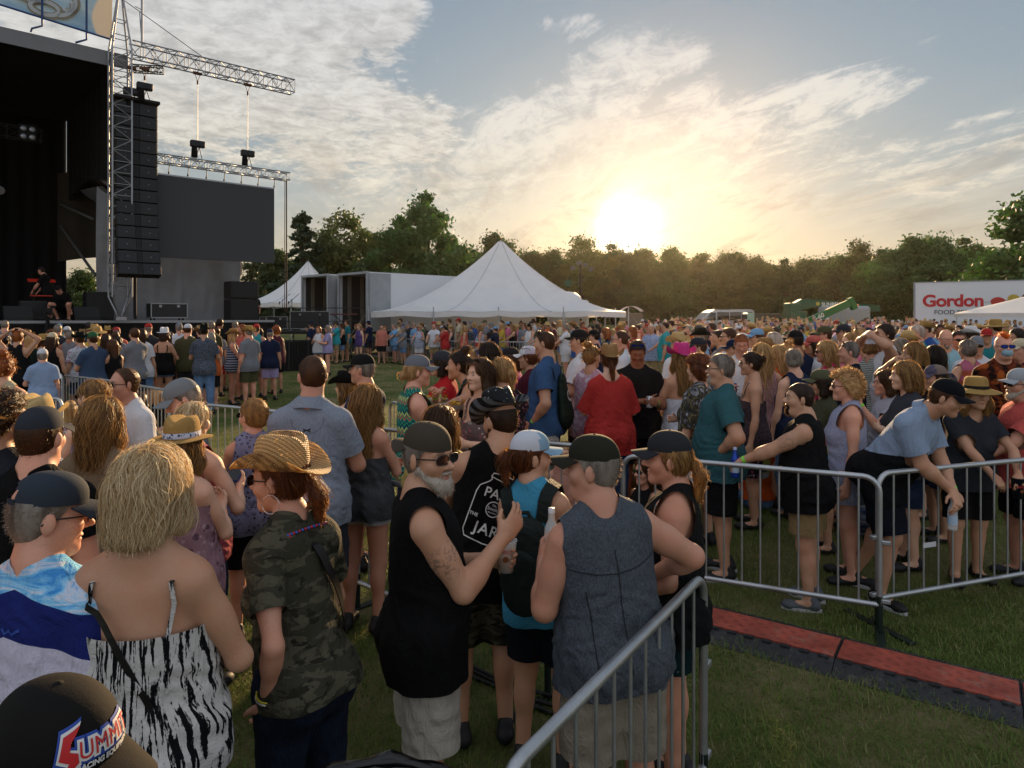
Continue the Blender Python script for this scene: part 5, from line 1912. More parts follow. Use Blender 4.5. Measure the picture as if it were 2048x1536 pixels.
def bez(c,rx,rz,a0,a1,n=22):return[(c[0]+rx*math.cos(R(a0+(a1-a0)*i/n)),c[1]+rz*math.sin(R(a0+(a1-a0)*i/n)))for i in range(n+1)]
lt=[bez((-1.92,11.36),.36,.20,0,360),bez((-1.80,11.62),.60,.42,-70,20),bez((-2.3,11.75),.45,.25,150,330),bez((-1.35,11.75),.22,.30,-120,90)]
for q in lt:
    stroke(q,.22,LETS,.004,'letter_shadow');stroke([(a_-.03,b_+.02)for a_,b_ in q],.11,LETC,.012,'letter')
for u in(-2.02,-.88,-4.4):
    pat(MB().tube([S(u,-.42,13.2),S(u,-.42,bz((u+9.5)/9.35)-.05),S(u,-.42,bz((u+9.5)/9.35)-.28),S(u-.25,-.40,bz((u+9.5)/9.35)-.42),S(u-.27,-.36,10.55)],.03,6),'post',simple('blue_post','1b3a6c',.5),bn)

# things on the stage
LAMPM,T=new_mat('lamp_glass');finish(T,(.28,.31,.35),.12,.3,None,.8)
thing(truss(S(-12,3.0,8.05),S(-1.6,3.0,8.05),.35,.4,22,.02,.01),'lighting_truss',STEEL,'dark lighting truss hanging inside the stage roof','truss')
thing(truss(S(-3.6,5.6,DK),S(-3.6,5.6,8.0),.4,.4,14,.02,.01,up=tuple(-VD)),'stage_truss_leg',STEEL,'upright dark truss inside the stage at the left edge','truss')
for i,u in enumerate((-2.0,-3.35,-8.2)):
    o=empty('blinder_lamp',tuple(S(u,2.75,8.25)),0,['four-cell blinder lamp at the right end of the lighting truss','four-cell blinder lamp in the middle of the lighting truss','four-cell blinder lamp at the left of the lighting truss'][i],'stage lamp','blinder lamps')
    pat(MB().box(S(u,2.80,8.25),(.50,.12,.56),SAX,.02),'housing',BLKM,o)
    for du in(-.12,.12):
        for dz_ in(-.13,.13):
            q=MB();q.lathe([(.0,.02),(.06,.015),(.085,0)],n=14)
            q.V=[tuple(S(u+du+v[0],2.73-v[2],8.25+dz_+v[1]))for v in q.V]
            pat(q,'cell',LAMPM,o)
for i in range(6):
    u,v,z=-2.6-.28*i,4.5+.15*i,6.5-.42*i
    o=empty('spotlight',tuple(S(u,v,z)),0,'dark round spotlight in the sloping row inside the stage','stage lamp','row of dark spotlights on the stage')
    q=MB().lathe([(.04,-.30),(.12,-.24),(.16,0),(.16,.02)],n=14);q.V=[tuple(S(u+w_[0],v-w_[2],z+w_[1]-.25*w_[2]))for w_ in q.V]
    pat(q,'can',BLKM,o)
    q=MB().lathe([(.0,.015),(.15,.01)],n=14);q.V=[tuple(S(u+w_[0],v-w_[2]-.012,z+w_[1]))for w_ in q.V]
    pat(q,'glass',simple('lamp_dim','4a4038',.2),o)
thing(MB().bar(S(-3.1,5.0,DK),S(-3.1,5.0,7.9),.035,8),'light_pole',simple('pale_pole','a7adb5',.5),'pale upright pole standing inside the dark stage','pole')
def amp(u,v,w,d_,h,label,name='stage_speaker',cat='speaker'):
    o=empty(name,tuple(S(u,v,DK)),0,label,cat)
    pat(MB().box(S(u,v,DK+h/2),(w,d_,h),SAX,.03),'cabinet',CAB,o)
    pat(MB().box(S(u,v-d_/2-.008,DK+h/2),(w*.9,.02,h*.86),SAX,.006),'grille',GRL,o)
    return o
amp(-3.6,.7,1.0,.7,.75,'wide black speaker cabinet at the left edge of the stage front')
amp(-2.1,.9,.7,.6,.62,'black speaker cabinet behind the crouching stagehand')
amp(-.25,1.2,.8,.7,.95,'black speaker cabinet beside the tower foot')
amp(4.35,.9,1.05,.7,.78,'black subwoofer stack on the stage wing, lower box').name='subwoofer'
o=empty('subwoofer',tuple(S(4.35,.9,DK+.79)),0,'upper box of the black subwoofer stack on the stage wing','speaker')
pat(MB().box(S(4.35,.9,DK+1.12),(1.05,.7,.64),SAX,.03),'cabinet',CAB,o);pat(MB().box(S(4.35,.54,DK+1.12),(.95,.02,.55),SAX,.006),'grille',GRL,o)
def wedge(u,v,label):
    o=empty('floor_monitor',tuple(S(u,v,DK)),0,label,'floor monitor')
    mb=MB();V=[S(u+a_,v+b_,DK+c_)for a_ in(-.35,.35)for b_,c_ in((-.28,0),(.3,0),(.3,.42),(.05,.45),(-.28,.12))]
    mb.add(V,[(0,1,6,5),(1,2,7,6),(2,3,8,7),(3,4,9,8),(4,0,5,9),(4,3,2,1,0),(5,6,7,8,9)])
    pat(mb,'cabinet',CAB,o)
wedge(-2.55,.2,'black wedge monitor on the stage front left of the crouching stagehand')
wedge(-.75,.4,'black wedge monitor on the stage front right of the crouching stagehand')
def case(c,w,d_,h,z,label,ax=SAX):
    c=Vector(c)
    o=empty('road_case',tuple(c+Vector((0,0,z))),0,label,'road case','road cases')
    pat(MB().box(c+Vector((0,0,z+h/2+.1)),(w,d_,h),ax,.01),'shell',simple('case_black','232427',.6),o)
    e=MB();cc=c+Vector((0,0,z+h/2+.1))
    for i in(-1,1):
        for j in(-1,1):
            e.box(cc+ax[0]*i*w/2+ax[1]*j*d_/2,(.03,.03,h),ax)
            e.box(cc+ax[1]*j*d_/2+ax[2]*i*h/2,(w,.03,.03),ax)
            e.box(cc+ax[0]*j*w/2+ax[2]*i*h/2,(.03,d_,.03),ax)
    pat(e,'edging',ALU,o)
    for s_ in(-.25,.25):pat(MB().box(cc+ax[0]*s_*w-ax[1]*(d_/2+.01)+ax[2]*h*.32,(.09,.02,.09),ax,.004),'latch',ALU,o)
    for i in(-1,1):
        for j in(-1,1):
            q=MB().lathe([(.045,-.02),(.045,.02)],n=8);p=c+ax[0]*i*w*.4+ax[1]*j*d_*.35+Vector((0,0,z+.045))
            q.V=[tuple(p+UD*v[2]+Vector((0,0,v[0]))+VD*v[1])for v in q.V]
            pat(q,'castor',BLKM,o)
case(S(1.75,.8,0),1.15,.6,.48,DK,'black road case with silver edges on the stage wing')
# side platform with gear
pl=empty('side_platform',(-8.0,28.2,0),0,'low steel platform with railing to the right of the stage','platform')
PX=(Vector((.96,.28,0)),Vector((-.28,.96,0)),Vector((0,0,1)))
pat(MB().box((-8.0,28.6,1.42),(6.4,3.0,.12),PX),'deck',DECK,pl)
for i in range(7):pat(MB().bar(Vector((-8.0,28.6,0))+PX[0]*(-3+i)-PX[1]*1.3,Vector((-8.0,28.6,1.36))+PX[0]*(-3+i)-PX[1]*1.3,.03),'leg',STEEL,pl)
cr=MB()
for i in range(6):cr.bar(Vector((-8,28.6,.1))+PX[0]*(-3+i)-PX[1]*1.3,Vector((-8,28.6,1.3))+PX[0]*(-2+i)-PX[1]*1.3,.015)
pat(cr,'cross_brace',STEEL,pl)
for k in range(3):
    o1=Vector((-8.0,28.6,1.48))+PX[0]*(-3.1+2.1*k)-PX[1]*1.45
    q=MB();a_,b_=o1,o1+PX[0]*2.0
    q.tube([a_,a_+Vector((0,0,1.05)),b_+Vector((0,0,1.05)),b_],.022,7);q.bar(a_+Vector((0,0,.45)),b_+Vector((0,0,.45)),.018,6)
    pat(q,'railing',STEEL,pl)
case(Vector((-8.9,28.4,0)),1.2,.6,.55,1.48,'left road case on the side platform behind the railing',PX)
case(Vector((-7.35,28.85,0)),1.75,.7,.8,1.48,'large right road case on the side platform behind the railing',PX)
def mic(x,y,z,label):
    o=empty('microphone_stand',(x,y,z),0,label,'microphone stand')
    pat(MB().bar((x,y,z),(x,y,z+1.5),.014,6).bar((x-.15,y,z+1.3),(x+.35,y,z+1.75),.012,6),'pole',BLKM,o)
    pat(MB().lathe([(.01,-.1),(.025,0),(.03,.05),(.0,.07)],c=(x-.16,y,z+1.32),n=8),'microphone',BLKM,o)
    b=MB()
    for a_ in(0,2.1,4.2):b.bar((x,y,z+.12),(x+.3*math.cos(a_),y+.3*math.sin(a_),z),.012,6)
    pat(b,'tripod',BLKM,o)
mic(-8.15,28.7,1.48,'black boom microphone stand among the cases on the side platform')
mic(-8.75,29.2,1.48,'black boom microphone stand at the left of the side platform')
kb=empty('folding_table',(-5.9,29.4,1.48),0,'small table on crossed legs in front of the open trailer','table')
pat(MB().box((-5.9,29.4,2.25),(1.3,.5,.06),PX,.01),'top',simple('red_brown_top','5a2a22',.6),kb)
pat(MB().bar((-6.35,29.3,1.48),(-5.5,29.5,2.22),.02).bar((-5.5,29.5,1.48),(-6.35,29.3,2.22),.02),'crossed_leg',BLKM,kb)
for o in[q for q in bpy.data.objects if q.parent is None and(q.name.split('.')[0]in('side_platform','microphone_stand','folding_table')or(q.name.startswith('road_case')and q.location.y>27))]:
    o.location+=Vector((-2.2,3.4,0))
# black crowd fence from the stage end
A_,B_=Vector((-8.85,24.9,0)),Vector((-7.3,26.6,0))
for i in range(3):
    a_=A_+(Vector((-7.0,25.9,0))-A_)*(i/3);b_=A_+(Vector((-7.0,25.9,0))-A_)*((i+.96)/3)
    o=empty('stage_fence',tuple(a_),0,['black covered crowd fence panel touching the stage end','black covered crowd fence panel in the middle of the short run','black covered crowd fence panel nearest the steel barricades'][i],'fence','black crowd fence panels')
    q=MB();q.grid(lambda u,v:a_+(b_-a_)*u+Vector((0,.02*math.sin(u*40),1.22*v)),24,1);pat(q,'cover',BLKC,o)
    pat(MB().bar(a_,a_+Vector((0,0,1.25)),.03).bar(b_,b_+Vector((0,0,1.25)),.03).bar(a_+Vector((0,0,1.25)),b_+Vector((0,0,1.25)),.025),'frame',STEEL,o)
# red keyboard stand and tv camera
ks=empty('keyboard_stand',tuple(S(-1.75,1.6,DK)),0,'two-tier keyboard stand with bright red keyboards on the dark stage','keyboard stand')
REDK=simple('red_keyboard','b82c18',.4)
pat(MB().box(S(-1.7,1.6,DK+.80),(.75,.26,.035),SAX,.01),'keyboard',REDK,ks);pat(MB().box(S(-1.75,1.75,DK+1.30),(.75,.26,.035),(UD,(VD+Vector((0,0,.35))).normalized(),Vector((0,0,1))-VD*.35),.01),'keyboard',REDK,ks)
pat(MB().bar(S(-2.0,1.6,DK),S(-1.95,1.75,DK+1.28),.02),'leg',BLKM,ks);pat(MB().bar(S(-1.4,1.6,DK),S(-1.45,1.75,DK+1.28),.02),'leg',BLKM,ks)
tc=empty('video_camera',tuple(S(-1.9,-.5,0)),0,'black broadcast camera on a tripod just below the stage edge','camera')
pat(MB().box(S(-1.9,-.5,2.28),(.2,.45,.2),SAX,.02).bar(S(-1.9,-.72,2.28),S(-1.9,-.95,2.28),.06,10).box(S(-1.75,-.4,2.42),(.1,.2,.08),SAX),'camera_body',BLKM,tc)
for a_ in(0,2.1,4.2):pat(MB().bar(S(-1.9,-.5,2.15),S(-1.9+.4*math.cos(a_),-.5+.4*math.sin(a_),0.05),.025),'leg',BLKM,tc)
# ------------------------------------------------------------------ tents
def tent_mat():
    m,T=new_mat('white_tent_vinyl')
    co=T.coord()
    x,y,z=T.sep(co)[:3]
    n=T.noise(co,1.3,5,.6)
    col=T.mix(T.step(n,.3,.75),(.78,.79,.81),(.86,.86,.86))
    col=T.mix(T.m('MULTIPLY',T.step(T.noise(co,.6,4),.58,.75),.25),col,(.50,.48,.43))
    rad=T.noise(T.v('MULTIPLY',co,(3,3,.5)),3,4,.6)
    finish(T,col,.5,0,T.bump(T.m('ADD',rad,T.m('MULTIPLY',T.noise(co,14,3),.3)),.35,.08),.3,.30,(.75,.72,.66))
    return m
TENT=tent_mat()
TENTS=simple('tent_seam','b9bcc0',.6)
def pole_tent(c,hw,hd,ze,zp,label,rz=0.0,npole=(4,3),sag=1.7,val=.22,name='pole_tent'):
    g0=gz(c[0],c[1])
    o=empty(name,(c[0],c[1],g0),rz,label,'tent')
    def edge(a):
        ca,sa=math.cos(a),math.sin(a)
        q=1/max(abs(ca)/hw,abs(sa)/hd)
        return ca*q,sa*q
    n=96
    def roof(u,v):
        a=2*math.pi*u
        ex,ey=edge(a)
        t=v
        z=ze+(zp-ze)*(1-t)**sag
        # scalloped eaves between the side poles
        s_=.10*abs(math.sin(a*10))*t**3
        rr=(.02+.98*t)*(1-.025*abs(math.sin(a*10))*t**2)
        fold=.03*math.sin(a*40)*t*(1-t)
        return Vector((ex*rr,ey*rr,z-s_*.5+fold))
    mb=MB().grid(roof,n,22);mb.build('canopy',TENT,o)
    sk_=MB().grid(lambda u,v:roof(u,1.0)+Vector((.012*math.sin(u*400),.012*math.cos(u*380),-.01-val*v-.03*abs(math.sin(2*math.pi*u*10))*v)),n*2,2)
    sk_.build('valance',TENT,o)
    seam=MB()
    for k in range(8):
        a=2*math.pi*(k+.5)/8 if k%2==0 else 2*math.pi*(k+.5)/8
        seam.tube([roof(a/2/math.pi,v/20)+Vector((0,0,.012))for v in range(21)],.022,5)
    seam.build('seam',TENTS,o)
    PM=simple('tent_pole','a8abb0',.5)
    MB().bar((0,0,0),(0,0,zp+.1),.05,8).build('centre_pole',PM,o)
    pts=[]
    for i in range(npole[0]+1):
        for sg in(-1,1):pts.append((-hw+2*hw*i/npole[0],sg*hd))
    for j in range(1,npole[1]):
        for sg in(-1,1):pts.append((sg*hw,-hd+2*hd*j/npole[1]))
    for x,y in pts:
        MB().bar((x*.985,y*.985,0),(x*.985,y*.985,ze+.18),.03,6).build('side_pole',PM,o)
        MB().bar((x*.985,y*.985,ze),(x*1.2,y*1.2,.05),.008,4).build('guy_rope',simple('rope','8b8678',.8),o)
    return o
pole_tent((-.62,37.2),6.05,6.0,2.22,6.02,'large white peaked tent in the middle of the field')
pole_tent((-13.9,46.5),3.6,3.6,2.7,5.5,'smaller white peaked tent between the stage and the open trailers',npole=(2,2),sag=2.0)
def popup(c,hw,ze,zp,label,rz=0):
    o=empty('canopy_tent',(c[0],c[1],gz(*c)),rz,label,'tent')
    def f(u,v):
        a=2*math.pi*(u+.125);ca,sa=math.cos(a),math.sin(a);q=hw/max(abs(ca),abs(sa))
        return Vector((ca*q*v,sa*q*v,zp-(zp-ze)*v**.9))
    MB().grid(f,32,8).build('canopy',TENT,o)
    MB().grid(lambda u,v:f(u,1)+Vector((0,0,-.22*v)),32,1).build('valance',TENT,o)
    for i in(-1,1):
        for j in(-1,1):MB().bar((i*hw*.97,j*hw*.97,0),(i*hw*.97,j*hw*.97,ze),.025,6).build('leg',simple('tent_pole','a8abb0',.5),o)
popup((27.2,34.5),2.9,2.15,3.35,'white pop-up canopy at the right edge in front of the delivery truck',.1)

# ------------------------------------------------------------------ vehicles
WHITE=simple('white_trailer_paint','cdd0d4',.45,nz=.08,scale=.7)
DOORM=simple('weathered_door','8f9498',.5,nz=.3,scale=2)
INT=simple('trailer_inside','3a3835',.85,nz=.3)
RIB=simple('trailer_rib','7b7468',.7)
TYRE=simple('tyre','111112',.85);RIM=simple('rim','83868a',.4,.6)
GLASS=simple('vehicle_glass','14181c',.08,.2,spec=.8)
def axes(rz):return(Vector((math.cos(rz),math.sin(rz),0)),Vector((-math.sin(rz),math.cos(rz),0)),Vector((0,0,1)))
def wheel(o,c,ax,r=.5,w=.28):
    c=Vector(c)
    q=MB();q.lathe([(r*.62,-w/2),(r*.97,-w/2),(r,-w*.35),(r,w*.35),(r*.97,w/2),(r*.62,w/2)],n=20);q.V=[tuple(c+ax[0]*v[0]+ax[2]*v[1]+ax[1]*v[2])for v in q.V]
    t=q.build('wheel',TYRE,o)
    q=MB();q.lathe([(.02,-w*.2),(r*.3,-w*.3),(r*.62,-w*.42)],n=16);q.V=[tuple(c+ax[0]*v[0]+ax[2]*v[1]+ax[1]*v[2])for v in q.V]
    q.build('rim',RIM,t)
def trailer(rear,ang,L,label,doors=True,W_=2.6,H0=1.25,H1=4.1):
    """rear: ground point of the rear left corner (as seen), running along ang"""
    g0=gz(rear[0],rear[1])
    o=empty('semi_trailer',(rear[0],rear[1],g0),0,label,'trailer','semi trailers')
    ax=axes(ang);U,Vv,Z=ax
    t=.05
    # u along length, v across to the left
    def bx(u0,u1,v0,v1,z0,z1,mb=None):
        return(mb or MB()).box(U*(u0+u1)/2+Vv*(v0+v1)/2+Z*(z0+z1)/2,(u1-u0,v1-v0,z1-z0),ax)
    bx(0,L,-t,0,H0,H1).build('side_wall',WHITE,o);bx(0,L,W_,W_+t,H0,H1).build('side_wall',WHITE,o)
    bx(0,L,-t,W_+t,H1+.002,H1+.06).build('roof',WHITE,o);bx(0,L,-t,W_+t,H0-.14,H0-.002).build('floor',STEEL,o)
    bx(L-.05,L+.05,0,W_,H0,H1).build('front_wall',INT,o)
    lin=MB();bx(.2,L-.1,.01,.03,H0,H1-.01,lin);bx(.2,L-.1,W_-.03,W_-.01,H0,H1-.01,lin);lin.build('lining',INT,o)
    rb=MB()
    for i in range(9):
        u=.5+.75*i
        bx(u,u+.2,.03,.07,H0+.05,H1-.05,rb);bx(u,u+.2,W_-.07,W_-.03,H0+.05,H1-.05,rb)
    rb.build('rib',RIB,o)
    fr=MB();bx(-.04,.04,-.08,.06,H0-.1,H1+.09,fr);bx(-.04,.04,W_-.06,W_+.08,H0-.1,H1+.09,fr);bx(-.042,.042,.06,W_-.06,H1-.03,H1+.09,fr);fr.build('rear_frame',DOORM,o)
    if doors:
        d1=MB();bx(.06,1.30,-.13,-.09,H0,H1,d1);d1.build('door',DOORM,o)
        bx(.06,1.30,W_+.09,W_+.13,H0,H1).build('door',DOORM,o)
    for u in(1.3,2.6):
        for v in(.2,W_-.2):wheel(o,U*u+Vv*v+Z*.5,ax)
    return o
ang=math.atan2(.67,.74)
trailer((-7.05,33.2),R(45),12,'white semi trailer with open rear doors, the one nearer the large tent')
trailer((-9.5,35.2),R(46),12.0,'white semi trailer with open rear, the one nearer the small tent')
# tractor cab behind the large tent
tc=empty('truck_cab',(3.55,43.5,gz(4,43)),0,'white truck cab with rounded roof fairing behind the large tent','truck cab')
MB().add([(-.75,y,z)for y in(-.9,.9)for z in(0,)],[]).lathe([(.0,1.02),(.35,.95),(.62,.72),(.72,.35),(.74,0)],c=(0,0,2.45),n=20,sx=1.3,sy=1.2).build('fairing',WHITE,tc)
MB().box((0,0,1.9),(2.5,1.9,2.0),None,.15).build('cab',WHITE,tc)
MB().box((.4,-.96,2.3),(1.1,.04,.6),None,.01).build('window',GLASS,tc)
for x in(-1,1):wheel(tc,(x,-.8,.5),axes(0))

# passenger van
def van():
    Y=58.0;xl=at(1381,Y)
    o=empty('van',(xl,Y,gz(xl,Y)),R(4),'silver-white passenger van with dark side windows parked at the wood edge','van')
    prof=[(0,.55),(.05,1.0),(.55,1.25),(1.25,1.95),(1.75,2.18),(4.9,2.22),(5.15,2.1),(5.22,.5),(4.6,.35),(.6,.35)]
    m_=len(prof);V=[]
    for y,s_ in((-1.0,.0),(-.92,.0),(.92,0),(1.0,0)):
        for x,z in prof:V.append((x,y*(1-.06*max(0,z-1.1)),z))
    F=[]
    for k in range(3):F+=[(k*m_+i,k*m_+(i+1)%m_,(k+1)*m_+(i+1)%m_,(k+1)*m_+i)for i in range(m_)]
    F+=[tuple(range(m_-1,-1,-1)),tuple(range(3*m_,4*m_))]
    MB().add(V,F).build('body',simple('van_silver','a3a7ab',.3,.4,nz=.05),o)
    for x0,x1 in((1.95,3.0),(3.05,4.0),(4.05,4.98)):
        MB().add([(x0,-.985,1.3),(x1,-.985,1.3),(x1,-.955,1.98),(x0,-.955,1.98)],[(0,1,2,3)]).build('window',GLASS,o)
    MB().add([(.95,-.99,1.28),(1.85,-.99,1.28),(1.85,-.958,1.95),(1.42,-.958,1.95)],[(0,1,2,3)]).build('window',GLASS,o)
    MB().add([(.62,-.85,1.32),(.62,.85,1.32),(1.24,.8,1.94),(1.24,-.8,1.94)],[(0,1,2,3)]).build('windscreen',GLASS,o)
    for x in(1.0,4.2):
        for y in(-.9,.9):wheel(o,(x,y,.36),axes(0),.36,.22)
van()
SGREEN=simple('lift_green','0f4f36',.45,nz=.12);SGREEN2=simple('bright_boom_green','15642c',.45,nz=.12)
def text_mesh(body,size,m,parent,loc,rot,name='lettering',bold=0.0,depth=.004,align='LEFT',spacing=1.0):
    cu=bpy.data.curves.new('txt','FONT')
    cu.body=body;cu.size=size;cu.extrude=depth;cu.offset=bold;cu.align_x=align;cu.space_character=spacing
    to=bpy.data.objects.new('txt',cu);COL.objects.link(to)
    bpy.context.view_layer.update()
    me=bpy.data.meshes.new_from_object(to.evaluated_get(bpy.context.evaluated_depsgraph_get()))
    bpy.data.objects.remove(to);
    me.materials.clear()
    me.name=name
    if parent is None:return me
    o=link(name,me,m,parent)
    o.location=loc;o.rotation_euler=rot
    return o
# telehandler
th=empty('telehandler',(at(1570,54),54,gz(0,54)),0,'green telehandler with its long arm lowered, parked by the wood','telehandler')
MB().box((.75,0,1.55),(1.3,1.8,1.1),None,.1).box((.55,0,2.35),(.9,1.4,.8),None,.12).build('rear_body',SGREEN,th)
MB().add([(.3,-.3,2.55),(1.2,-.3,3.05),(2.4,-.3,3.0),(7.4,-.3,2.55),(7.4,-.3,2.05),(2.2,-.3,2.45),(1.2,-.3,2.2),(.3,.3,2.55),(1.2,.3,3.05),(2.4,.3,3.0),(7.4,.3,2.55),(7.4,.3,2.05),(2.2,.3,2.45),(1.2,.3,2.2)],
         [(0,1,2,3,4,5,6),(13,12,11,10,9,8,7),(0,7,8,1),(1,8,9,2),(2,9,10,3),(3,10,11,4),(4,11,12,5),(5,12,13,6),(6,13,7,0)]).build('arm',SGREEN,th)
MB().box((3.2,0,1.0),(5.4,1.4,.6),None,.08).build('chassis',simple('dark_green_frame','12301f',.6),th)
MB().box((-1.8,.2,1.35),(2.6,1.5,1.2),None,.12).build('cab',simple('cab_dark','20291f',.5),th)
MB().box((-2.9,-.57,1.55),(.55,.02,.85),None).build('window',simple('pale_pane','8fae9c',.2),th)
for x in(.2,5.2):
    for y in(-.9,.9):wheel(th,(x,y,.65),axes(0),.65,.4)
text_mesh('SUNBELT',.40,simple('pale_letters','c8cfc6',.5),th,(2.75,-.33,2.50),(R(90),0,R(0)),bold=.012)
q=MB().lathe([(.0,0),(.15,0)],n=14);q.V=[(2.45+v[0],-.33,2.68+v[1])for v in q.V];q.build('sun_emblem',simple('pale_gold','b6a84a',.5),th)
# boom lift
bl=empty('boom_lift',(at(1618,50),50,gz(0,50)),0,'bright green boom of a lift raised at a slant in front of the telehandler','boom lift')
a_,b_=Vector((-.6,0,1.15)),Vector((3.05,0,2.78));dd=(b_-a_).normalized();up_=Vector((-dd.z,0,dd.x))
MB().box((a_+b_)/2,((b_-a_).length,.4,.52),(dd,Vector((0,1,0)),up_),.02).build('boom',SGREEN2,bl)
MB().box(b_+dd*.05-up_*.12,(.4,.5,.9),(dd,Vector((0,1,0)),up_),.05).build('knuckle',SGREEN2,bl)
ca=math.atan2(dd.z,dd.x)
text_mesh('S-60',.46,simple('pale_letters','c8cfc6',.5),bl,tuple(a_+dd*1.0+Vector((0,-.215,-.13))),(R(90),-ca,0),bold=.012).data.name='lettering'
MB().box((1.5,.6,.9),(3.0,1.6,.9),None,.1).build('turntable',SGREEN2,bl)
for x in(.5,2.6):
    for y in(-.2,1.3):wheel(bl,(x,y,.45),axes(0),.45,.35)
# grey machine body
gm_=empty('generator_trailer',(at(1680,53),53,gz(0,53)),0,'rounded pale grey machine body right of the green boom with an amber beacon','machine')
MB().box((.3,0,1.75),(3.4,1.8,1.5),None,.25).build('housing',simple('pale_grey_paint','8f959b',.4,nz=.08),gm_)
for x in(-.8,1.4):wheel(gm_,(x,-.8,.45),axes(0),.45,.3)
MB().lathe([(.07,0),(.07,.12),(.03,.16)],c=(1.4,0,2.5),n=10).build('beacon',simple('amber_beacon','d98a1e',.3),gm_)

# delivery truck
gt=empty('delivery_truck',(at(1827,45),45,gz(0,45)),R(-31),'white food delivery truck box with red lettering at the right','truck')
MB().box((6.5,1.3,2.62),(13,2.6,2.95),None,.04).build('box_body',WHITE,gt)
MB().box((6.5,1.3,1.0),(12.6,2.3,.22),None).build('chassis',STEEL,gt)
for x in(1.8,3.0,11.6):
    for y in(.3,2.3):wheel(gt,(x,y,.5),axes(0))
MB().box((.06,-.012,2.62),(.1,.02,2.9),None).box((6.5,-.012,4.06),(12.9,.02,.06),None).build('corner_trim',ALU,gt)
text_mesh('Gordon',1.06,simple('red_letters','b3202b',.5),gt,(.50,-.02,2.50),(R(90),0,0),bold=.035,spacing=.96)
text_mesh('FOOD SERVICE',.40,simple('grey_letters','4a4d52',.5),gt,(1.15,-.02,1.98),(R(90),0,0),bold=.004)
for i,(x,z,rx,rz_,c)in enumerate(((4.55,2.72,.38,.33,'b02a22'),(5.35,2.85,.34,.36,'b39a3c'),(6.05,2.95,.34,.30,'5a3a30'),(7.0,3.15,.42,.26,'a82c20'))):
    MB().add([(x+rx*math.cos(k*.45)*(1+.1*math.sin(3*k*.45+i)),-.016-.001*i,z+rz_*math.sin(k*.45))for k in range(14)],[tuple(range(14))]).build('food_print',simple('print_%d'%i,c,.5,nz=.35),gt)
MB().bar((3.85,-.018,2.72),(8.2,-.018,3.2),.012,4).build('skewer_print',simple('print_line','6d5b3a',.6),gt)
MB().box((7.6,-.02,3.2),(1.6,.03,1.3),None).build('reefer_panel',WHITE,gt)

# light tower and toilets beyond the large tent
ltw=empty('light_tower',(5.0,50,gz(0,50)),0,'mobile floodlight tower standing behind the large tent','light tower')
MB().bar((0,0,0),(0,0,5.6),.06,8).build('mast',STEEL,ltw)
for x,z in((-.55,5.3),(-.1,5.65),(.35,5.5),(.75,5.2)):
    MB().box((x,-.1,z),(.34,.2,.26),(Vector((.9,-.1,.3)).normalized(),Vector((0,1,0)),Vector((-.3,0,.9)).normalized()),.03).build('floodlight',simple('flood_grey','566066',.35),ltw)
MB().box((-.9,0,4.2),(.5,.1,.5),None,.02).bar((-.9,0,4.2),(0,0,4.2),.03).build('panel',SGREEN,ltw)
pt=empty('portable_toilet',(at(1262,42),42,gz(0,42)),0,'portable toilet with pale domed roof beside the large tent','portable toilet')
MB().box((0,0,1.05),(1.25,1.2,2.1),None,.05).build('cabin',simple('toilet_tan','6d6252',.6),pt)
q=MB();q.grid(lambda u,v:Vector((-.68+1.36*u,-.65+1.3*v,2.1+.42*math.sin(math.pi*(.05+.9*u))**.8)),16,2);q.build('dome_roof',simple('translucent_roof','b9bfc6',.4,trans=.4),pt)
# ------------------------------------------------------------------ things people hold or carry, and prints
CLEAR=None
def clear_mat():
    m,T=new_mat('clear_plastic')
    g=T.node('ShaderNodeBsdfPrincipled');T.put(g.inputs['Base Color'],(.85,.87,.88));T.put(g.inputs['Roughness'],.15);T.put(g.inputs['Specular IOR Level'],.7)
    t=T.node('ShaderNodeBsdfTransparent');mx=T.node('ShaderNodeMixShader');T.put(mx.inputs[0],.68)
    T.t.links.new(g.outputs[0],mx.inputs[1]);T.t.links.new(t.outputs[0],mx.inputs[2]);T.t.links.new(mx.outputs[0],T.node('ShaderNodeOutputMaterial').inputs[0])
    return m
CLEAR=clear_mat()
BEER=simple('beer','b06a14',.15,spec=.6)
def hand_world(fig,nm,off=0.0):
    p,f,n,th=fig.grip(nm)
    M_=Matrix.Translation(fig.root.location)@Matrix.Rotation(fig.root.rotation_euler.z,4,'Z')
    return M_@Vector(p)
def hold_cup(fig,nm,label,liquid=True,name='plastic_cup',m_=None,txt=None,hgt=.125,dz=-.05):
    p=hand_world(fig,nm)
    o=empty(name,tuple(p+Vector((0,0,dz))),0,label,'cup')
    MB().lathe([(.0,.0),(.031,.0),(.045,hgt),(.047,hgt+.002),(.044,hgt-.002),(.030,.004),(.0,.003)],n=18).build('shell',m_ or CLEAR,o)
    MB().lathe([(.0455,hgt-.003),(.048,hgt),(.0455,hgt+.003),(.044,hgt)],n=18).build('rim',m_ or CLEAR,o)
    if liquid:MB().lathe([(.0,.005),(.0285,.005),(.037,.065),(.0,.065)],n=16).build('beer',BEER,o)
    if txt:
        q=MB().lathe([(.0,0),(.012,0)],n=12);q.V=[(v[0],-.0425,.06+v[1])for v in q.V];q.build('emblem',simple('red_gold_emblem','6e3a14',.5),o)
        text_mesh(txt,.022,simple('red_print','8c2a1e',.5),o,(0,-.044,.085),(R(84),0,0),'lettering',depth=.0006,align='CENTER')
    return o
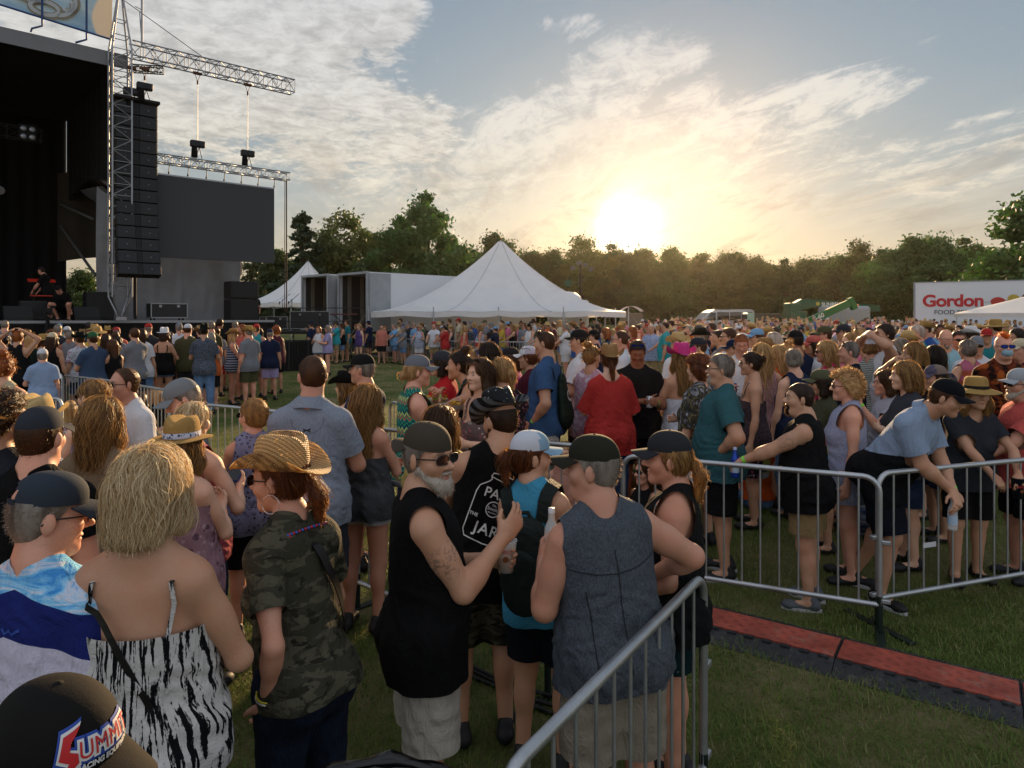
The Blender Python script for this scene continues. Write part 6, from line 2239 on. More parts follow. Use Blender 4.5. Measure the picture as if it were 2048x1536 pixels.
def hold_bottle(fig,nm,label,c='1d3f9c',c2='b3202b',neck='9aa7c0',dz=-.07,clear=False):
    p=hand_world(fig,nm)
    o=empty('bottle',tuple(p+Vector((0,0,dz))),0,label,'bottle')
    m_=CLEAR if clear else simple('bottle_'+c,c,.25,.4)
    MB().lathe([(.0,0),(.030,0),(.031,.012),(.031,.125),(.027,.15),(.0145,.18),(.0135,.21)],n=16).build('body',m_,o)
    MB().lathe([(.0136,.205),(.0136,.228),(.0,.229)],n=12).build('cap',simple('cap_'+neck,neck,.4),o)
    MB().lathe([(.0316,.04),(.0316,.10)],n=16).build('label',simple('lab_'+c2,c2 if not clear else '9fb4c8',.5),o)
    return o
def hold_can(fig,nm,label,c='b9bec6',dz=-.06):
    p=hand_world(fig,nm)
    o=empty('can',tuple(p+Vector((0,0,dz))),0,label,'can')
    MB().lathe([(.0,0),(.026,0),(.033,.012),(.033,.105),(.027,.118)],n=16).build('body',simple('can_'+c,c,.3,.5),o)
    MB().lathe([(.027,.118),(.025,.116),(.0,.116)],n=14).build('lid',ALU,o)
    return o
def hold_phone(fig,nm,label,rx=-50):
    p=hand_world(fig,nm)
    o=empty('phone',tuple(p+Vector((0,0,.03))),fig.root.rotation_euler.z,label,'phone')
    o.rotation_euler=(R(rx),0,fig.root.rotation_euler.z)
    MB().box((0,0,0),(.074,.009,.150),None,.004).build('case',simple('blue_phone_case','1c2b6e',.4),o)
    MB().box((0,-.006,0),(.066,.002,.138),None).build('screen',simple('phone_screen','0c0e12',.1),o)
    return o

def dense(me,mx):
    bm=bmesh.new();bm.from_mesh(me)
    bmesh.ops.triangulate(bm,faces=bm.faces[:])
    for _ in range(6):
        e=[x for x in bm.edges if x.calc_length()>mx]
        if not e:break
        bmesh.ops.subdivide_edges(bm,edges=e,cuts=1)
        bmesh.ops.triangulate(bm,faces=bm.faces[:])
    bm.to_mesh(me);bm.free()
    return me
def wrap(fig,me,target,c,xd,yd,nd,m_,name,off=.0025,mx=.012,parent=None):
    """lay a flat mesh (x,y) onto the target part of a figure, projecting along -nd; figure coordinates"""
    dense(me,mx)
    tm=target.data
    bvh=BVHTree.FromPolygons([tuple(v.co)for v in tm.vertices],[tuple(p.vertices)for p in tm.polygons])
    c,xd,yd,nd=Vector(c),Vector(xd).normalized(),Vector(yd).normalized(),Vector(nd).normalized()
    last=None
    for v in me.vertices:
        p=c+xd*v.co.x+yd*v.co.y
        h=bvh.ray_cast(p+nd*.3,-nd,.6)
        if h[0]is not None:last=(h[0]-p).dot(nd)
        dd=last if last is not None else 0
        v.co=p+nd*(dd+off)
    me.update()
    o=link(name,me,m_,parent or target)
    return o
def flat_stroke(pts,w,closed=False):
    mb=MB();n=len(pts);V=[]
    for i in range(n):
        a=Vector(pts[i-1]if(i or closed)else pts[0]);b=Vector(pts[(i+1)%n]if(i<n-1 or closed)else pts[-1])
        t=(b-a).normalized();q=Vector((-t.y,t.x))*w/2
        for s_ in(1,-1):V.append((pts[i][0]+s_*q.x,pts[i][1]+s_*q.y,0))
    m_=n if closed else n-1
    mb.add(V,[(2*i,2*i+1,(2*i+3)%(2*n),(2*i+2)%(2*n))for i in range(m_)])
    return mb
def flat_poly(pts):return MB().add([(x,y,0)for x,y in pts],[tuple(range(len(pts)))])

WHT=simple('white_print','c6c6c4',.7);REDP=simple('red_print','b01e22',.7);BLUP=simple('blue_print','1f3f8f',.7);DKP=simple('dark_print','16181c',.7)
def F_(n,k='plain',*a,**kw):return fab(n,k,*a,**kw)
BLACK=F_('black','plain','121214');CHAR=F_('charcoal','plain','2a2c30');NAVY=F_('navy','plain','141c30');KHAKI=F_('khaki','plain','8c7a5a');WHITEF=F_('white','plain','c4c6ca')
STONE=F_('stone','plain','a29c92');DENIM=F_('denim','denim','131c2e','25334d');LDENIM=F_('light_denim','denim','38547c','6f8db0');GREYF=F_('grey','heather','6c6f76','84878e')
def cap(m_,**k):return dict(kind='cap',mat=m_,**k)
def tk(m_,m2,**k):return dict(kind='trucker',mat=m_,mat2=m2,**k)
STRAW=F_('straw_hat','straw','b09058','8e6e3c');STRAWL=F_('pale_straw','straw','c8b080','a88c58');TANH=F_('tan_hat','plain','8a6a44')
def S_(style,m_,**k):return dict(style=style,mat=m_,**k)
def L_(m_,t=.85,**k):return dict(mat=m_,t=t,**k)

# ------------------------------------------------------------------ the foreground
fA=person('person in a black cap with a red block-letter logo, at the bottom left corner',112,1358,.98,-112,'m',.5,'tan',S_('tee',BLACK),L_(DENIM,1.9),('short','brown'),cap(F_('cap_soft_black','plain','141312')),None,('down','down'),pitch=6,yaw=0,shoe=M_shoe)
fB=person('person in a pale blue and navy printed sports shirt and grey cap, left edge',100,940,2.0,-8,'m',.6,'pink',S_('tee',F_('jersey','jersey'),sleeve=.75,loose=.8),L_(CHAR,.95),('crew','grey'),cap(F_('cap_slate','plain','2e353e'),hole=True),'clear',('down','down'),yaw=-42,pitch=8)
fC=person('person in a black and white streaked camisole with a thin black shoulder strap',304,892,2.0,2,'f',.55,'tan',S_('cami',F_('streak','zebra','b9b7b4','0d0e12'),top=.315,hem=-.10,loose=.75,straps=(.115,.012)),L_(F_('white_denim','denim','9a9ca4','b8bac0'),.42),('lob','platinum'),None,None,(((.12,.26,.10),(.9,-.9,-.3),(-.3,-.6,.6),.6),)*2,dens=3.2)
fD=person('person in a camouflage tee and jeans with an openwork straw cowboy hat',560,862,2.42,58,'f',.2,'red',S_('tee',F_('camo','camo','35342a','4b493c','24231c'),hem=-.07,sleeve=.62,loose=.34),dict(L_(F_('dark_jeans','denim','0c121e','1a2436'),1.92),style='jeans'),('lowpony','auburn'),dict(kind='cowboy',mat=straw_open('open_straw','d8b47c','a8824c','5a361a'),tilt=6),'sun',(('hold',((.165,.0,-.03),(.5,-1,0),(-.3,.9,-.2),.3))),yaw=22,pitch=4,lean=9,dens=1.5)
fE=person('person in a long black sleeveless shirt, backwards brown cap and dark wraparound sunglasses holding beer',858,843,2.72,-72,'m',.52,'tan',S_('sleeveless',F_('jet','plain','0b0b0c'),hem=-.19,loose=.55),L_(F_('cargo','plain','9c968c'),1.0,loose=.9),('crew','salt'),cap(F_('cap_brown','plain','3d372f'),back=True,tilt=-8),'sun',
            (((.14,.30,.36),(.25,-.6,-1),(-.9,.2,.3),.30),((.02,.30,.22),(.6,-.5,-1),(-.8,-.3,.2),.75)),yaw=-52,beard=('full','white'),tattoo='R',head=1.02)
fF=person('person in a grey-blue sleeveless shirt and dark olive cap, holding a water bottle',1185,866,2.62,12,'m',.75,'red',S_('sleeveless',F_('slate_heather','heather','3a4048','51575f'),hem=-.16,loose=.7,ax=.180),L_(F_('khaki_cargo','plain','80776a'),1.0,loose=.9),('short','grey'),cap(F_('cap_olive','plain','24241c'),hole=False),None,
            (((.29,.22,.12),(1,-.5,-.2),(-.2,0,-1),.7),((.20,.24,.27),(.45,-.5,-1),(-.7,.2,.2),.75)),yaw=56,side=-7)
fG=person('person in a black tank top and charcoal cap facing left, beside the nearest barricade',1336,858,3.05,72,'f',.6,'red',S_('tank',BLACK,hem=-.14,loose=.6),L_(F_('teal_floral','floral','0c2226','0c2226','8c9a98',sc=.7),.62),('lowpony','dirty'),cap(F_('cap_char','plain','26282c')),None,(('phone',((.12,.22,.06),(.6,-1,-.2),(-1,0,0),.4))),yaw=6,dens=1.4)
fH=person('person in a light blue tank top, white mesh trucker cap and dark green backpack',1062,858,3.25,-22,'f',.45,'tan',S_('tank',F_('sky_blue','plain','3d88a8'),hem=-.14,ax=.12),L_(F_('ink','plain','10141c'),.8),('pony','auburn'),tk(F_('cap_denim','denim','6b8ba0','86a5b8'),F_('cap_mesh','plain','b4b9c2')),None,(('phone','down')),yaw=-48,side=-7,dens=1.3)
fI=person('person in a black sleeveless shirt with a white jar print and black star cowboy hat',1000,775,3.55,10,'m',.5,'tan',S_('sleeveless',F_('jet','plain','0b0b0c'),hem=-.2,ax=.155),L_(F_('camo_short','camo','2c2c24','4a4638','18180f'),.95),('short','dark'),dict(kind='cowboy',mat=F_('star_hat','starhat','17181b','8d9296',rough=.4),brim=F_('flag_brim','usabrim','1c1e22','5c6066',rough=.45),tilt=-14),None,(('rail','rail')),side=9,lean=8,yaw=28,pitch=10,beard=('full','brown'),tattoo='R')
fJ=person('person in a pale yellow top between the backwards cap and the star hat',880,810,3.85,8,'f',.35,'fair',S_('tee',F_('lemon','plain','a89a5c'),hem=-.12),L_(DENIM,.6),('shoulder','brown'),None,None,(('down','rail')))
fK=person('tall person in a grey-blue polo shirt with small dark neck logo, seen from behind',625,711,4.2,4,'m',.4,'red',S_('polo',F_('polo_grey','heather','747c8a','838b98'),sleeve=.66,hem=-.13,loose=.55,collar=F_('polo_grey','heather','747c8a','838b98')),L_(F_('slate_short','plain','30343c'),.9),('crew','brown'),None,None,(('hold','phone')),yaw=24,pitch=6)
fL=person('person in a grey satin camisole and frayed white shorts with long wavy hair',732,769,4.65,-14,'f',.3,'red',S_('cami',F_('grey_satin','plain','3a3c40',rough=.45),top=.31,hem=-.12,loose=.55,straps=(.10,.008)),L_(F_('white_denim','denim','9a9ca4','b8bac0'),.34),('long','dirty'),None,None,(('phone','fold')),yaw=10,shoe=M_shoe,dens=2.2)
fM=person('person in a lavender leopard-print top with a patterned scarf and cropped hair',506,795,4.55,26,'f',.5,'pink',S_('tank',F_('lav_leopard','leopard','7f7f9c','2b2a3c'),hem=-.15,ax=.15),L_(BLACK,.9),('short','dirty'),None,'sun',(('phone','phone')),yaw=34)
fN=person('person in a mauve off-shoulder top with a straw fedora and floral hat band',366,826,3.42,-6,'f',.4,'fair',S_('off',F_('mauve','floral','8e6e78','5c4450','a48a92',sc=.8),hem=-.13,loose=.8,sleeve=None),dict(L_(DENIM,1.9),style='jeans'),('shoulder','dirty'),dict(kind='fedora',mat=STRAW,band=F_('band_floral','floral','b4b7c4','2a3254','4c5680',sc=2.4)),None,(('phone','phone')),dens=1.5)
fO=person('person in a light grey cap with a small ribbon mark, looking down to the left',366,757,4.2,118,'m',.4,'pink',S_('tee',GREYF),L_(CHAR,.9),('short','grey'),cap(F_('cap_pale','plain','6f7376')),None,(('phone','phone')),pitch=24)
fO2=person('person in a rose pink tank top holding up a blue phone',388,800,3.85,-4,'f',.5,'fair',S_('tank',F_('rose','plain','a04a52'),hem=-.12),L_(DENIM,.8),('lowpony','platinum'),None,None,((((.19,.22,.26),(.7,-.6,-1),(-.4,-.6,.5),.7),'down')))
fP=person('person in a white polo shirt and tinted glasses looking left',247,736,5.0,152,'m',.5,'red',S_('polo',WHITEF,sleeve=.66,hem=-.14,collar=WHITEF),L_(KHAKI,.9),('balding','brown'),None,'sun',(('down','down')),yaw=-12)
fQ=person('person in a lilac off-shoulder top and dark sunglasses with hair tied back',186,757,4.7,55,'f',.4,'fair',S_('off',F_('lilac','plain','9c8cb0'),hem=-.13,sleeve=None),L_(WHITEF,.5),('lowbun','dirty'),None,'sun',(('down','hold')),yaw=18)
fR=person('person in a sand coloured top with straight shoulder-length streaked hair, from behind',207,794,3.55,0,'f',.4,'fair',S_('tee',F_('sand','plain','7d6a54'),hem=-.14),L_(DENIM,.9),('shoulder','dirty'),None,None,(('down','down')),dens=1.6)
fS=person('person in a black tee and dark slate cap, broad back to the camera',82,810,2.9,2,'m',.8,'pink',S_('tee',F_('jet','plain','0b0b0c'),loose=.6),L_(CHAR,.95),('short','brown'),cap(F_('cap_slate2','plain','2b2f36')),None,(('down','down')))
fT=person('person in a blue and white striped shirt and woven straw hat behind the slate cap',74,786,3.6,12,'f',.5,'fair',S_('tee',F_('blue_stripe','vstripe','b0b5c4','46587c',sc=2.0)),L_(DENIM,.9),('bob','auburn'),dict(kind='cowboy',mat=STRAWL,band=F_('maroon','plain','4a1826'),tilt=10),None,(('down','down')),side=6)
fU=person('person in a charcoal tee with dark wavy hair, cut by the left edge',2,775,2.95,6,'m',.45,'tan',S_('tee',F_('charcoal2','plain','22252c')),L_(CHAR,.95),('messy','dark'),None,None,(('down','down')),yaw=-26)
fV=person('person with long fair hair and thin dark strap, cut by the left edge',-150,905,1.9,4,'f',.4,'fair',S_('cami',BLACK,top=.3,straps=(.10,.014)),L_(DENIM,1.9),('long','ginger'),None,None,(('down','down')),dens=1.6)
fW=person('person in a cream tank top at the left edge beyond the barricade',8,699,6.3,24,'f',.4,'fair',S_('tank',F_('cream','plain','b4ab90')),L_(DENIM,.6),('topbun','ginger'),None,None,(('down','hold')))

# belongings of the foreground
hold_cup(fE,'L','clear plastic cup half full of beer held by the person in black',True,txt="Tito's")
hold_bottle(fF,'L','clear water bottle held against the grey sleeveless shirt',clear=True,neck='c8ccd0')
hold_phone(fO2,'R','blue cased phone held up beside the straw fedora')
hold_phone(fC,'L','dark phone held low in front of the streaked camisole')
def cross_strap(fig,label,x0,x1,zlow,width,m_,name='crossbody_bag',bag=True,sgn=1):
    """strap from one shoulder across the back to the other hip, with the bag hanging there"""
    pr=[grow(p,.016*fig.k)for p in fig.torso]
    if fig.shirt is not None:pr=pr+[cone(fig.T(0,.0,.30),fig.T(0,.012,-.08),.155*fig.k,.165*fig.k,k=.05,w=fig.Rt@A3(0,1,0),f=1.25)]
    pts=[fig.T(x0+(x1-x0)*t,.10-.26*min(t*3.2,1),.50-.5*(0)-(.50-zlow)*t**.92)for t in np.linspace(0,1,26)]
    pts=surf_path(pr,pts,.006)
    nr=list(grad(pr,np.array(pts)))
    o=empty(name,tuple(fig.root.location),fig.root.rotation_euler.z,label,'bag')
    ribbon(pts,nr,width,.004).build('strap',m_,o)
    if bag:
        p=Vector(pts[-1]);n=Vector(nr[-1])
        MB().box(p+n*.045-Vector((0,0,.09)),(.20,.07,.16),None,.02).build('pouch',m_,o)
        MB().box(p+n*.06-Vector((0,0,.05)),(.205,.075,.05),None,.015).build('flap',m_,o)
    return o
cross_strap(fC,'thin black crossbody strap and bag over the streaked camisole',-.115,.185,-.06,.017,M_leather)
cross_strap(fD,'wide black crossbody strap over the camouflage tee',-.03,.20,.10,.034,M_leather,bag=False)
# backpack
def backpack(fig,label,m_,w=.26,hgt=.42,dp=.15,name='backpack',z0=.02):
    o=empty(name,tuple(fig.root.location),fig.root.rotation_euler.z,label,'backpack')
    yb=-.125-.03*fig.wt
    P=[cone(fig.T(sx_,yb-dp*.5,z_),fig.T(sx_*.8,yb-dp*.42,z0+hgt-.10),w*.32,w*.27,k=.05,w=fig.Rt@A3(0,1,0),f=1.25)for sx_ in(-w*.2,w*.2)for z_ in(z0+.08,)]
    V,F=skin(P,.012);V=V+(wob(V,22,3)*.006)[:,None]*unit(A3(0,-1,0))
    to_mesh('sack',V,F,m_,o)
    P=[cone(fig.T(0,yb-dp*1.02,z0+.05),fig.T(0,yb-dp*.98,z0+.17),w*.36,w*.34,k=.03,w=fig.Rt@A3(0,1,0),f=3.0)]
    V,F=skin(P,.012);to_mesh('front_pocket',V,F,m_,o)
    pr=[grow(p,.014)for p in fig.torso]
    for sg in(-1,1):
        pts=surf_path(pr,[fig.T(sg*(.085+.02*math.sin(math.pi*t)),-.15+.30*t,.38+.13*math.sin(math.pi*t)-.16*max(0,t-.5))for t in np.linspace(0,1,14)],.008)
        ribbon(pts,list(grad(pr,np.array(pts))),.062,.010).build('strap',m_,o)
    mb=MB().tube([fig.T(-.04,yb-.02,z0+hgt-.05),fig.T(-.03,yb-.04,z0+hgt),fig.T(.03,yb-.04,z0+hgt),fig.T(.04,yb-.02,z0+hgt-.05)],.010,6);mb.build('loop',m_,o)
    mb=MB().tube([fig.T(-w*.36,yb-dp*1.0,z0+.19),fig.T(0,yb-dp*1.12,z0+.20),fig.T(w*.36,yb-dp*1.0,z0+.19)],.004,5);mb.build('zip',simple('zip_grey','6a6d70',.4,.6),o)
    return o
backpack(fH,'dark green-grey backpack worn over the light blue tank top',F_('pack_green','plain','1d2422',rough=.7))
# jewellery of the straw cowboy hat wearer
mb=MB();c_=A3(-.082,-.005,-.045)
mb.tube([(c_[0]-.004,c_[1]+.034*math.cos(a),c_[2]-.03+.034*math.sin(a))for a in np.linspace(0,6.28,20)[:-1]],.0014,5,closed=True)
head_obj(fD,mb,'hoop_earring',simple('silver','c8c8c8',.2,.9),fD.root)
for nm_,i in(('silver_bracelet',0),('yellow_bracelet',1)):
    sh,el_,wr_=fD.armj['L'];u=unit(wr_-el_);B_=basis(wr_-el_)
    p=wr_-u*(.02+.012*i)
    MB().tube([p+(B_[:,0]*math.cos(a)+B_[:,1]*math.sin(a))*(.034+.001*i)for a in np.linspace(0,6.28,16)[:-1]],.005-.002*i,6,closed=True).build(nm_,simple(nm_,['b4b4ae','a89a20'][i],.3,.5 if i==0 else 0),fD.root)
pr=[grow(p,.012)for p in fD.neck+fD.torso]
mb=MB()
for a in np.linspace(0,6.28,44)[:-1]:
    p=surf_path(pr,[fD.T(.085*math.cos(a),-.01+.085*math.sin(a),.475-.03*math.sin(a))],.004)[0]
    mb.lathe([(.0,-.006),(.0055,-.003),(.0055,.003),(.0,.006)],c=tuple(p),n=6)
mb.tube(surf_path(pr,[fD.T(.085*math.cos(a),-.01+.085*math.sin(a),.475-.03*math.sin(a))for a in np.linspace(0,6.28,44)[:-1]],.004),.0012,4,closed=True)
o=mb.build('bead_necklace',simple('beads','2a4f9c',.25),fD.root);o.data.materials.append(simple('beads_red','9a1f2a',.25))
for i,p in enumerate(o.data.polygons):p.material_index=(i//18)%2
def wristband(fig,nm,c='7fd040'):
    sh,el_,wr_=fig.armj[nm];u=unit(wr_-el_);B_=basis(wr_-el_);p=wr_-u*.03
    r_=(.033 if fig.sex=='m' else .029)*fig.k
    V=[];n=16
    for dz_ in(-.011,.011):
        for a in range(n):V.append(p+u*dz_+(B_[:,0]*math.cos(6.283*a/n)+B_[:,1]*math.sin(6.283*a/n))*r_)
    MB().add(V,[(i,(i+1)%n,n+(i+1)%n,n+i)for i in range(n)],True).build('wristband',simple('lime_wristband',c,.5),fig.root)

# prints and lettering
def on_cap(fig,me,a0,x0,z0,s_,slope,off,m_,name):
    """lay a flat mesh on the cap crown, wrapping it round the dome"""
    dense(me,.006)
    for v in me.vertices:
        x,y=(v.co.x*s_+x0),(v.co.y*s_+v.co.x*s_*slope+z0)
        a=a0+x/.098
        t=min(max((y-.045)/.094,0),.98);t=math.asin(t)
        r_=math.cos(t)**.82
        v.co=fig.Hc+fig.Hr@(A3((.084*r_+off)*math.cos(a),-.008+(.106*r_*(1+.05*max(0,math.sin(a))*math.sin(2*t))+off)*math.sin(a),.045+.094*math.sin(t)+off*.5)*fig.hs)
    me.update()
    return link(name,me,m_,fig.hat)
def summit_logo(fig):
    a0=R(90)
    for bold,m_,off in((.0085,BLUP,.002),(.0042,WHT,.0032),(.0,REDP,.0044)):
        me=text_mesh('UMMIT',.040,None,None,None,None,'lettering',bold,0,'CENTER',1.0)
        on_cap(fig,me,a0,.012,.070,.84,.02,off,m_,'lettering')
    for g_,m_,off in((.0075,BLUP,.0022),(.0036,WHT,.0034),(0,REDP,.0046)):
        q=[(-.020,.044),(-.050,.034),(-.055,.004),(-.040,-.002),(-.054,-.030),(-.026,-.004),(-.028,.010),(-.040,.014),(-.038,.026)]
        cx,cy=-.040,.008
        pts=[(x+g_*(1 if x>cx else-1),y+g_*(1 if y>cy else-1))for x,y in q]
        on_cap(fig,flat_poly(pts).mesh('flash'),a0,-.015,.070,.94,.02,off,m_,'emblem')
    me=text_mesh('RACING EQUIPMENT',.0125,None,None,None,None,'lettering',.0006,0,'CENTER',1.0)
    on_cap(fig,me,a0,.012,.054,.92,.02,.003,WHT,'lettering')
summit_logo(fA)
# jar print on the back
def back_axes(fig):return fig.Rt@A3(1,0,0),fig.Rt@A3(0,0,1),fig.Rt@A3(0,-1,0)
xd,yd,nd=back_axes(fI)
ca_,sa_=math.cos(R(-12)),math.sin(R(-12));xr=xd*ca_+yd*sa_;yr=-xd*sa_+yd*ca_
c=fI.T(0,-.1,.245)
jar=[(-.052,.165),(-.058,.150),(-.052,.135),(-.062,.122),(-.098,.092),(-.106,.06),(-.106,-.13),(-.092,-.158),(0,-.166),(.092,-.158),(.106,-.13),(.106,.06),(.098,.092),(.062,.122),(.052,.135),(.058,.150),(.052,.165),(0,.172)]
for q in(jar,[(.036*math.cos(a),.0+.036*math.sin(a))for a in np.linspace(0,6.28,24)[:-1]]):wrap(fI,flat_stroke(q,.005,True).mesh('p'),fI.shirt,c,xr,yr,nd,WHT,'jar_print',.003)
wrap(fI,flat_stroke([(-.056,.146),(0,.138),(.056,.146)],.004).mesh('p'),fI.shirt,c,xr,yr,nd,WHT,'jar_print',.003)
for tx,sz,y,sp in(('PASS',.066,.050,1.0),('JAR',.074,-.125,1.12),('Ole',.014,.014,1),('Smoky',.023,-.006,1),('Moonshine',.010,-.020,1)):
    me=text_mesh(tx,sz,None,None,None,None,'lettering',sz*.012,0,'CENTER',sp)
    for v in me.vertices:v.co.y+=y
    wrap(fI,me,fI.shirt,c,xr,yr,nd,WHT,'lettering',.003)
me=text_mesh('THE',.022,None,None,None,None,'lettering',.0004,0,'CENTER',1)
for v in me.vertices:v.co.y-=.055;v.co.x-=.082
wrap(fI,me,fI.shirt,c,xr,yr,nd,WHT,'lettering',.003)
# small brand mark like two crossing arcs
def ua(fig,c,xd,yd,nd,s_=1.0,m_=DKP):
    for sg in(1,-1):
        pts=[(s_*.020*math.cos(a),sg*s_*(.013-.012*math.sin(a)))for a in np.linspace(.25,math.pi-.25,9)]
        wrap(fig,flat_stroke(pts,.006*s_).mesh('p'),fig.shirt,c,xd,yd,nd,m_,'shirt_mark',.003)
    for x in(-.014,.014):
        pts=[(s_*x,-.006*s_),(s_*x*.9,0),(s_*x,.006*s_)]
        wrap(fig,flat_stroke(pts,.006*s_).mesh('p'),fig.shirt,c,xd,yd,nd,m_,'shirt_mark',.003)
xd,yd,nd=back_axes(fK);ua(fK,fK.T(.0,-.1,.405),xd,yd,nd,1.1)
xd,yd,nd=back_axes(fB)
wrap(fB,flat_stroke([(-.026,.008),(-.015,-.006),(-.004,.004),(.006,-.006),(.026,.006)],.008).mesh('p'),fB.shirt,fB.T(.02,-.1,.40),xd,yd,nd,BLUP,'shirt_mark',.003)
# seams of the grey-blue sleeveless shirt
xd,yd,nd=back_axes(fF)
SEAM=simple('seam_dark','15181d',.8)
for q in([(-.17,.02),(-.08,.0),(0,-.004),(.08,.0),(.17,.02)],[(0,.08),(.002,-.02),(-.002,-.12),(0,-.24),(.0,-.36)],[(-.12,-.06),(-.115,-.16),(-.12,-.26),(-.125,-.36)]):
    wrap(fF,flat_stroke(q,.004).mesh('p'),fF.shirt,fF.T(0,-.1,.32),xd,yd,nd,SEAM,'seam',.0025,.02)
xd,yd,nd=back_axes(fK)
wrap(fK,flat_stroke([(-.10,.07),(-.085,.02),(-.05,-.012),(0,-.022),(.05,-.012),(.085,.02),(.10,.07)],.003).mesh('p'),fK.shirt,fK.T(0,-.1,.405),xd,yd,nd,simple('seam_grey','5a6272',.8),'seam',.002,.02)
# ribbon mark on the pale cap
nd=fO.Hr@A3(.45,.85,.2);xd=unit(np.cross(A3(0,0,1),nd));yd=unit(np.cross(nd,xd))
wrap(fO,flat_stroke([(-.009,-.022),(.006,.006),(.004,.016),(-.002,.019),(-.007,.015),(-.007,.006),(.008,-.022)],.0045).mesh('p'),fO.hat,fO.Hc+fO.Hr@A3(.02,.04,.085),xd,yd,nd,WHT,'ribbon_mark',.003)
# black bag-lined bin at the bottom edge
bn_=empty('rubbish_bin',(-.33,1.60,-.05),0,'round bin lined with a black bag, cut by the bottom edge','bin')
MB().lathe([(.20,.0),(.235,.92),(.25,.95)],n=24).build('barrel',simple('bin_grey','2a2c2e',.6),bn_)
MB().lathe([(.245,.80),(.262,.93),(.255,.985),(.235,.98),(.21,.85),(.0,.80)],n=40,fn=lambda p:Vector((p.x*(1+.02*math.sin(math.atan2(p.y,p.x)*17)),p.y*(1+.02*math.sin(math.atan2(p.y,p.x)*13)),p.z+.008*math.sin(math.atan2(p.y,p.x)*9)))).build('bag_liner',simple('bin_bag','08080a',.25),bn_)
MB().tube([(.24*math.cos(a),.24*math.sin(a),.97)for a in np.linspace(0,6.28,30)[:-1]],.012,6,closed=True).build('rim',simple('bin_bag','08080a',.25),bn_)
# ------------------------------------------------------------------ the middle of the crowd, person by person
HOLDR=('hold','down');
m_a=person('person in a teal tee and glasses with one hand on the hip, facing left',1440,706,5.6,72,'m',.95,'tan',S_('tee',F_('teal','heather','264a50','315a60'),hem=-.16,sleeve=.7,loose=.6),L_(BLACK,.95),('short','salt'),None,'clear',('hip','hip'),beard=('goatee','white'),shoe=M_shoe,sole=M_sole,yaw=8)
m_b=person('person in a printed black sleeveless shirt, arm along the barricade holding a blue bottle',1598,765,5.05,58,'m',.8,'tan',S_('sleeveless',F_('jet2','plain','0e0e10'),hem=-.17,loose=.8,ax=.18),L_(F_('khaki_short','plain','7d6848'),.78,loose=.9),('crew','dark'),None,None,(((.20,.10,-.02),(.8,-1,0),(-1,0,0),.4),((.16,.47,.20),(.9,-.5,-.3),(-.2,.1,-1),.75)),yaw=22,lean=4,beard=('goatee','dark'),shoe=M_shoeg,sole=M_sole,tattoo='L')
m_c=person('person in a pale lavender tank top and sunglasses with curly fair hair',1690,736,5.5,70,'f',.55,'pink',S_('tank',F_('pale_lav','plain','8d90a8'),hem=-.26,loose=.7),L_(F_('pale_lav2','plain','80839a'),.5),('curly','blond'),None,'sun',('hold','down'),shoe=M_shoe,dens=2)
m_d=person('person in an olive tee and olive cap with sunglasses, behind the printed black sleeveless shirt',1642,737,6.2,76,'f',.4,'tan',S_('tee',F_('olive','plain','3b3d2c')),L_(KHAKI,.8),('bob','dark'),cap(F_('cap_olive2','plain','474936')),'sun',('down','fold'))
m_e=person('person in a charcoal tee with tousled wavy hair and folded arms',1808,722,5.8,78,'f',.4,'fair',S_('tee',F_('charcoal3','plain','34353d'),sleeve=.85),L_(DENIM,.9),('bob','dirty'),None,None,('fold','fold'),dens=1.6)
m_f=person('person in a pale grey tee and glasses raising one hand, left of the charcoal tee',1770,739,6.3,84,'f',.45,'pink',S_('tee',F_('pale_grey','plain','9a9ca8')),L_(GREYF,.9),('bob','brown'),None,'clear',('hold','up'))
m_g=person('person in a black-bottomed two-tone polo and black cap, leaning over the barricade',1893,757,4.78,-142,'m',.7,'tan',S_('polo',F_('two_tone','blockpolo','111216','7f8fa6','7f8fa6'),sleeve=.7,hem=-.14,collar=F_('polo_pale','plain','7f8fa6')),L_(F_('navy_short','plain','11151f'),.95,loose=.9),('short','brown'),cap(F_('cap_navy','plain','0d0f15')),None,(((-.03,.40,.20),(1,-.2,-.5),(-.3,.2,-1),.6),((.02,.42,.20),(1,-.2,-.5),(-.3,.2,-1),.6)),lean=36,pitch=16,yaw=10,legs='back',shoe=M_shoe,sole=M_sole)
m_h=person('person in a dark slate v-neck tee and round straw sun hat leaning on the barricade',1953,751,5.35,172,'f',.45,'tan',S_('tee',F_('dark_slate','heather','23262c','2e3138'),hem=-.12,sleeve=.6,vneck=.06),L_(BLACK,.9),('shoulder','dirty'),dict(kind='sun',mat=STRAW,band=F_('hat_cord','plain','1f1c1a')),None,(('railin',((.18,.40,.14),(1,-.2,-.3),(-.2,0,-1),.7))),lean=12,shoe=M_shoe,legs='relax')
m_i=person('person in a coral shirt and pale cap with white beard, at the right edge',2040,735,5.5,84,'m',.75,'red',S_('tee',F_('coral','plain','b4504a'),sleeve=.8,loose=.8),L_(BLACK,.9),('short','white'),cap(F_('cap_grey_white','plain','8d9298')),'sun',('down','rail'),beard=('full','white'))
m_j=person('person in a black tee and faded mesh cap with dark ponytail',1870,728,6.5,82,'f',.4,'tan',S_('tee',BLACK),L_(DENIM,.9),('lowpony','black'),tk(F_('cap_faded','tie','5a5260','3a3c52','6d5c5a'),F_('cap_mesh2','plain','6d6058')),None,('down','down'))
m_k=person('person with a bright orange mohawk, face mask and brown tie-dye shirt',2008,668,7.2,166,'m',.75,'pink',S_('tee',F_('rust_dye','swirl','5a2410','1c0d08','96481a'),sleeve=.8,loose=.8),L_(DENIM,.9),('mohawk','orange'),None,'bluesun',('down','down'))
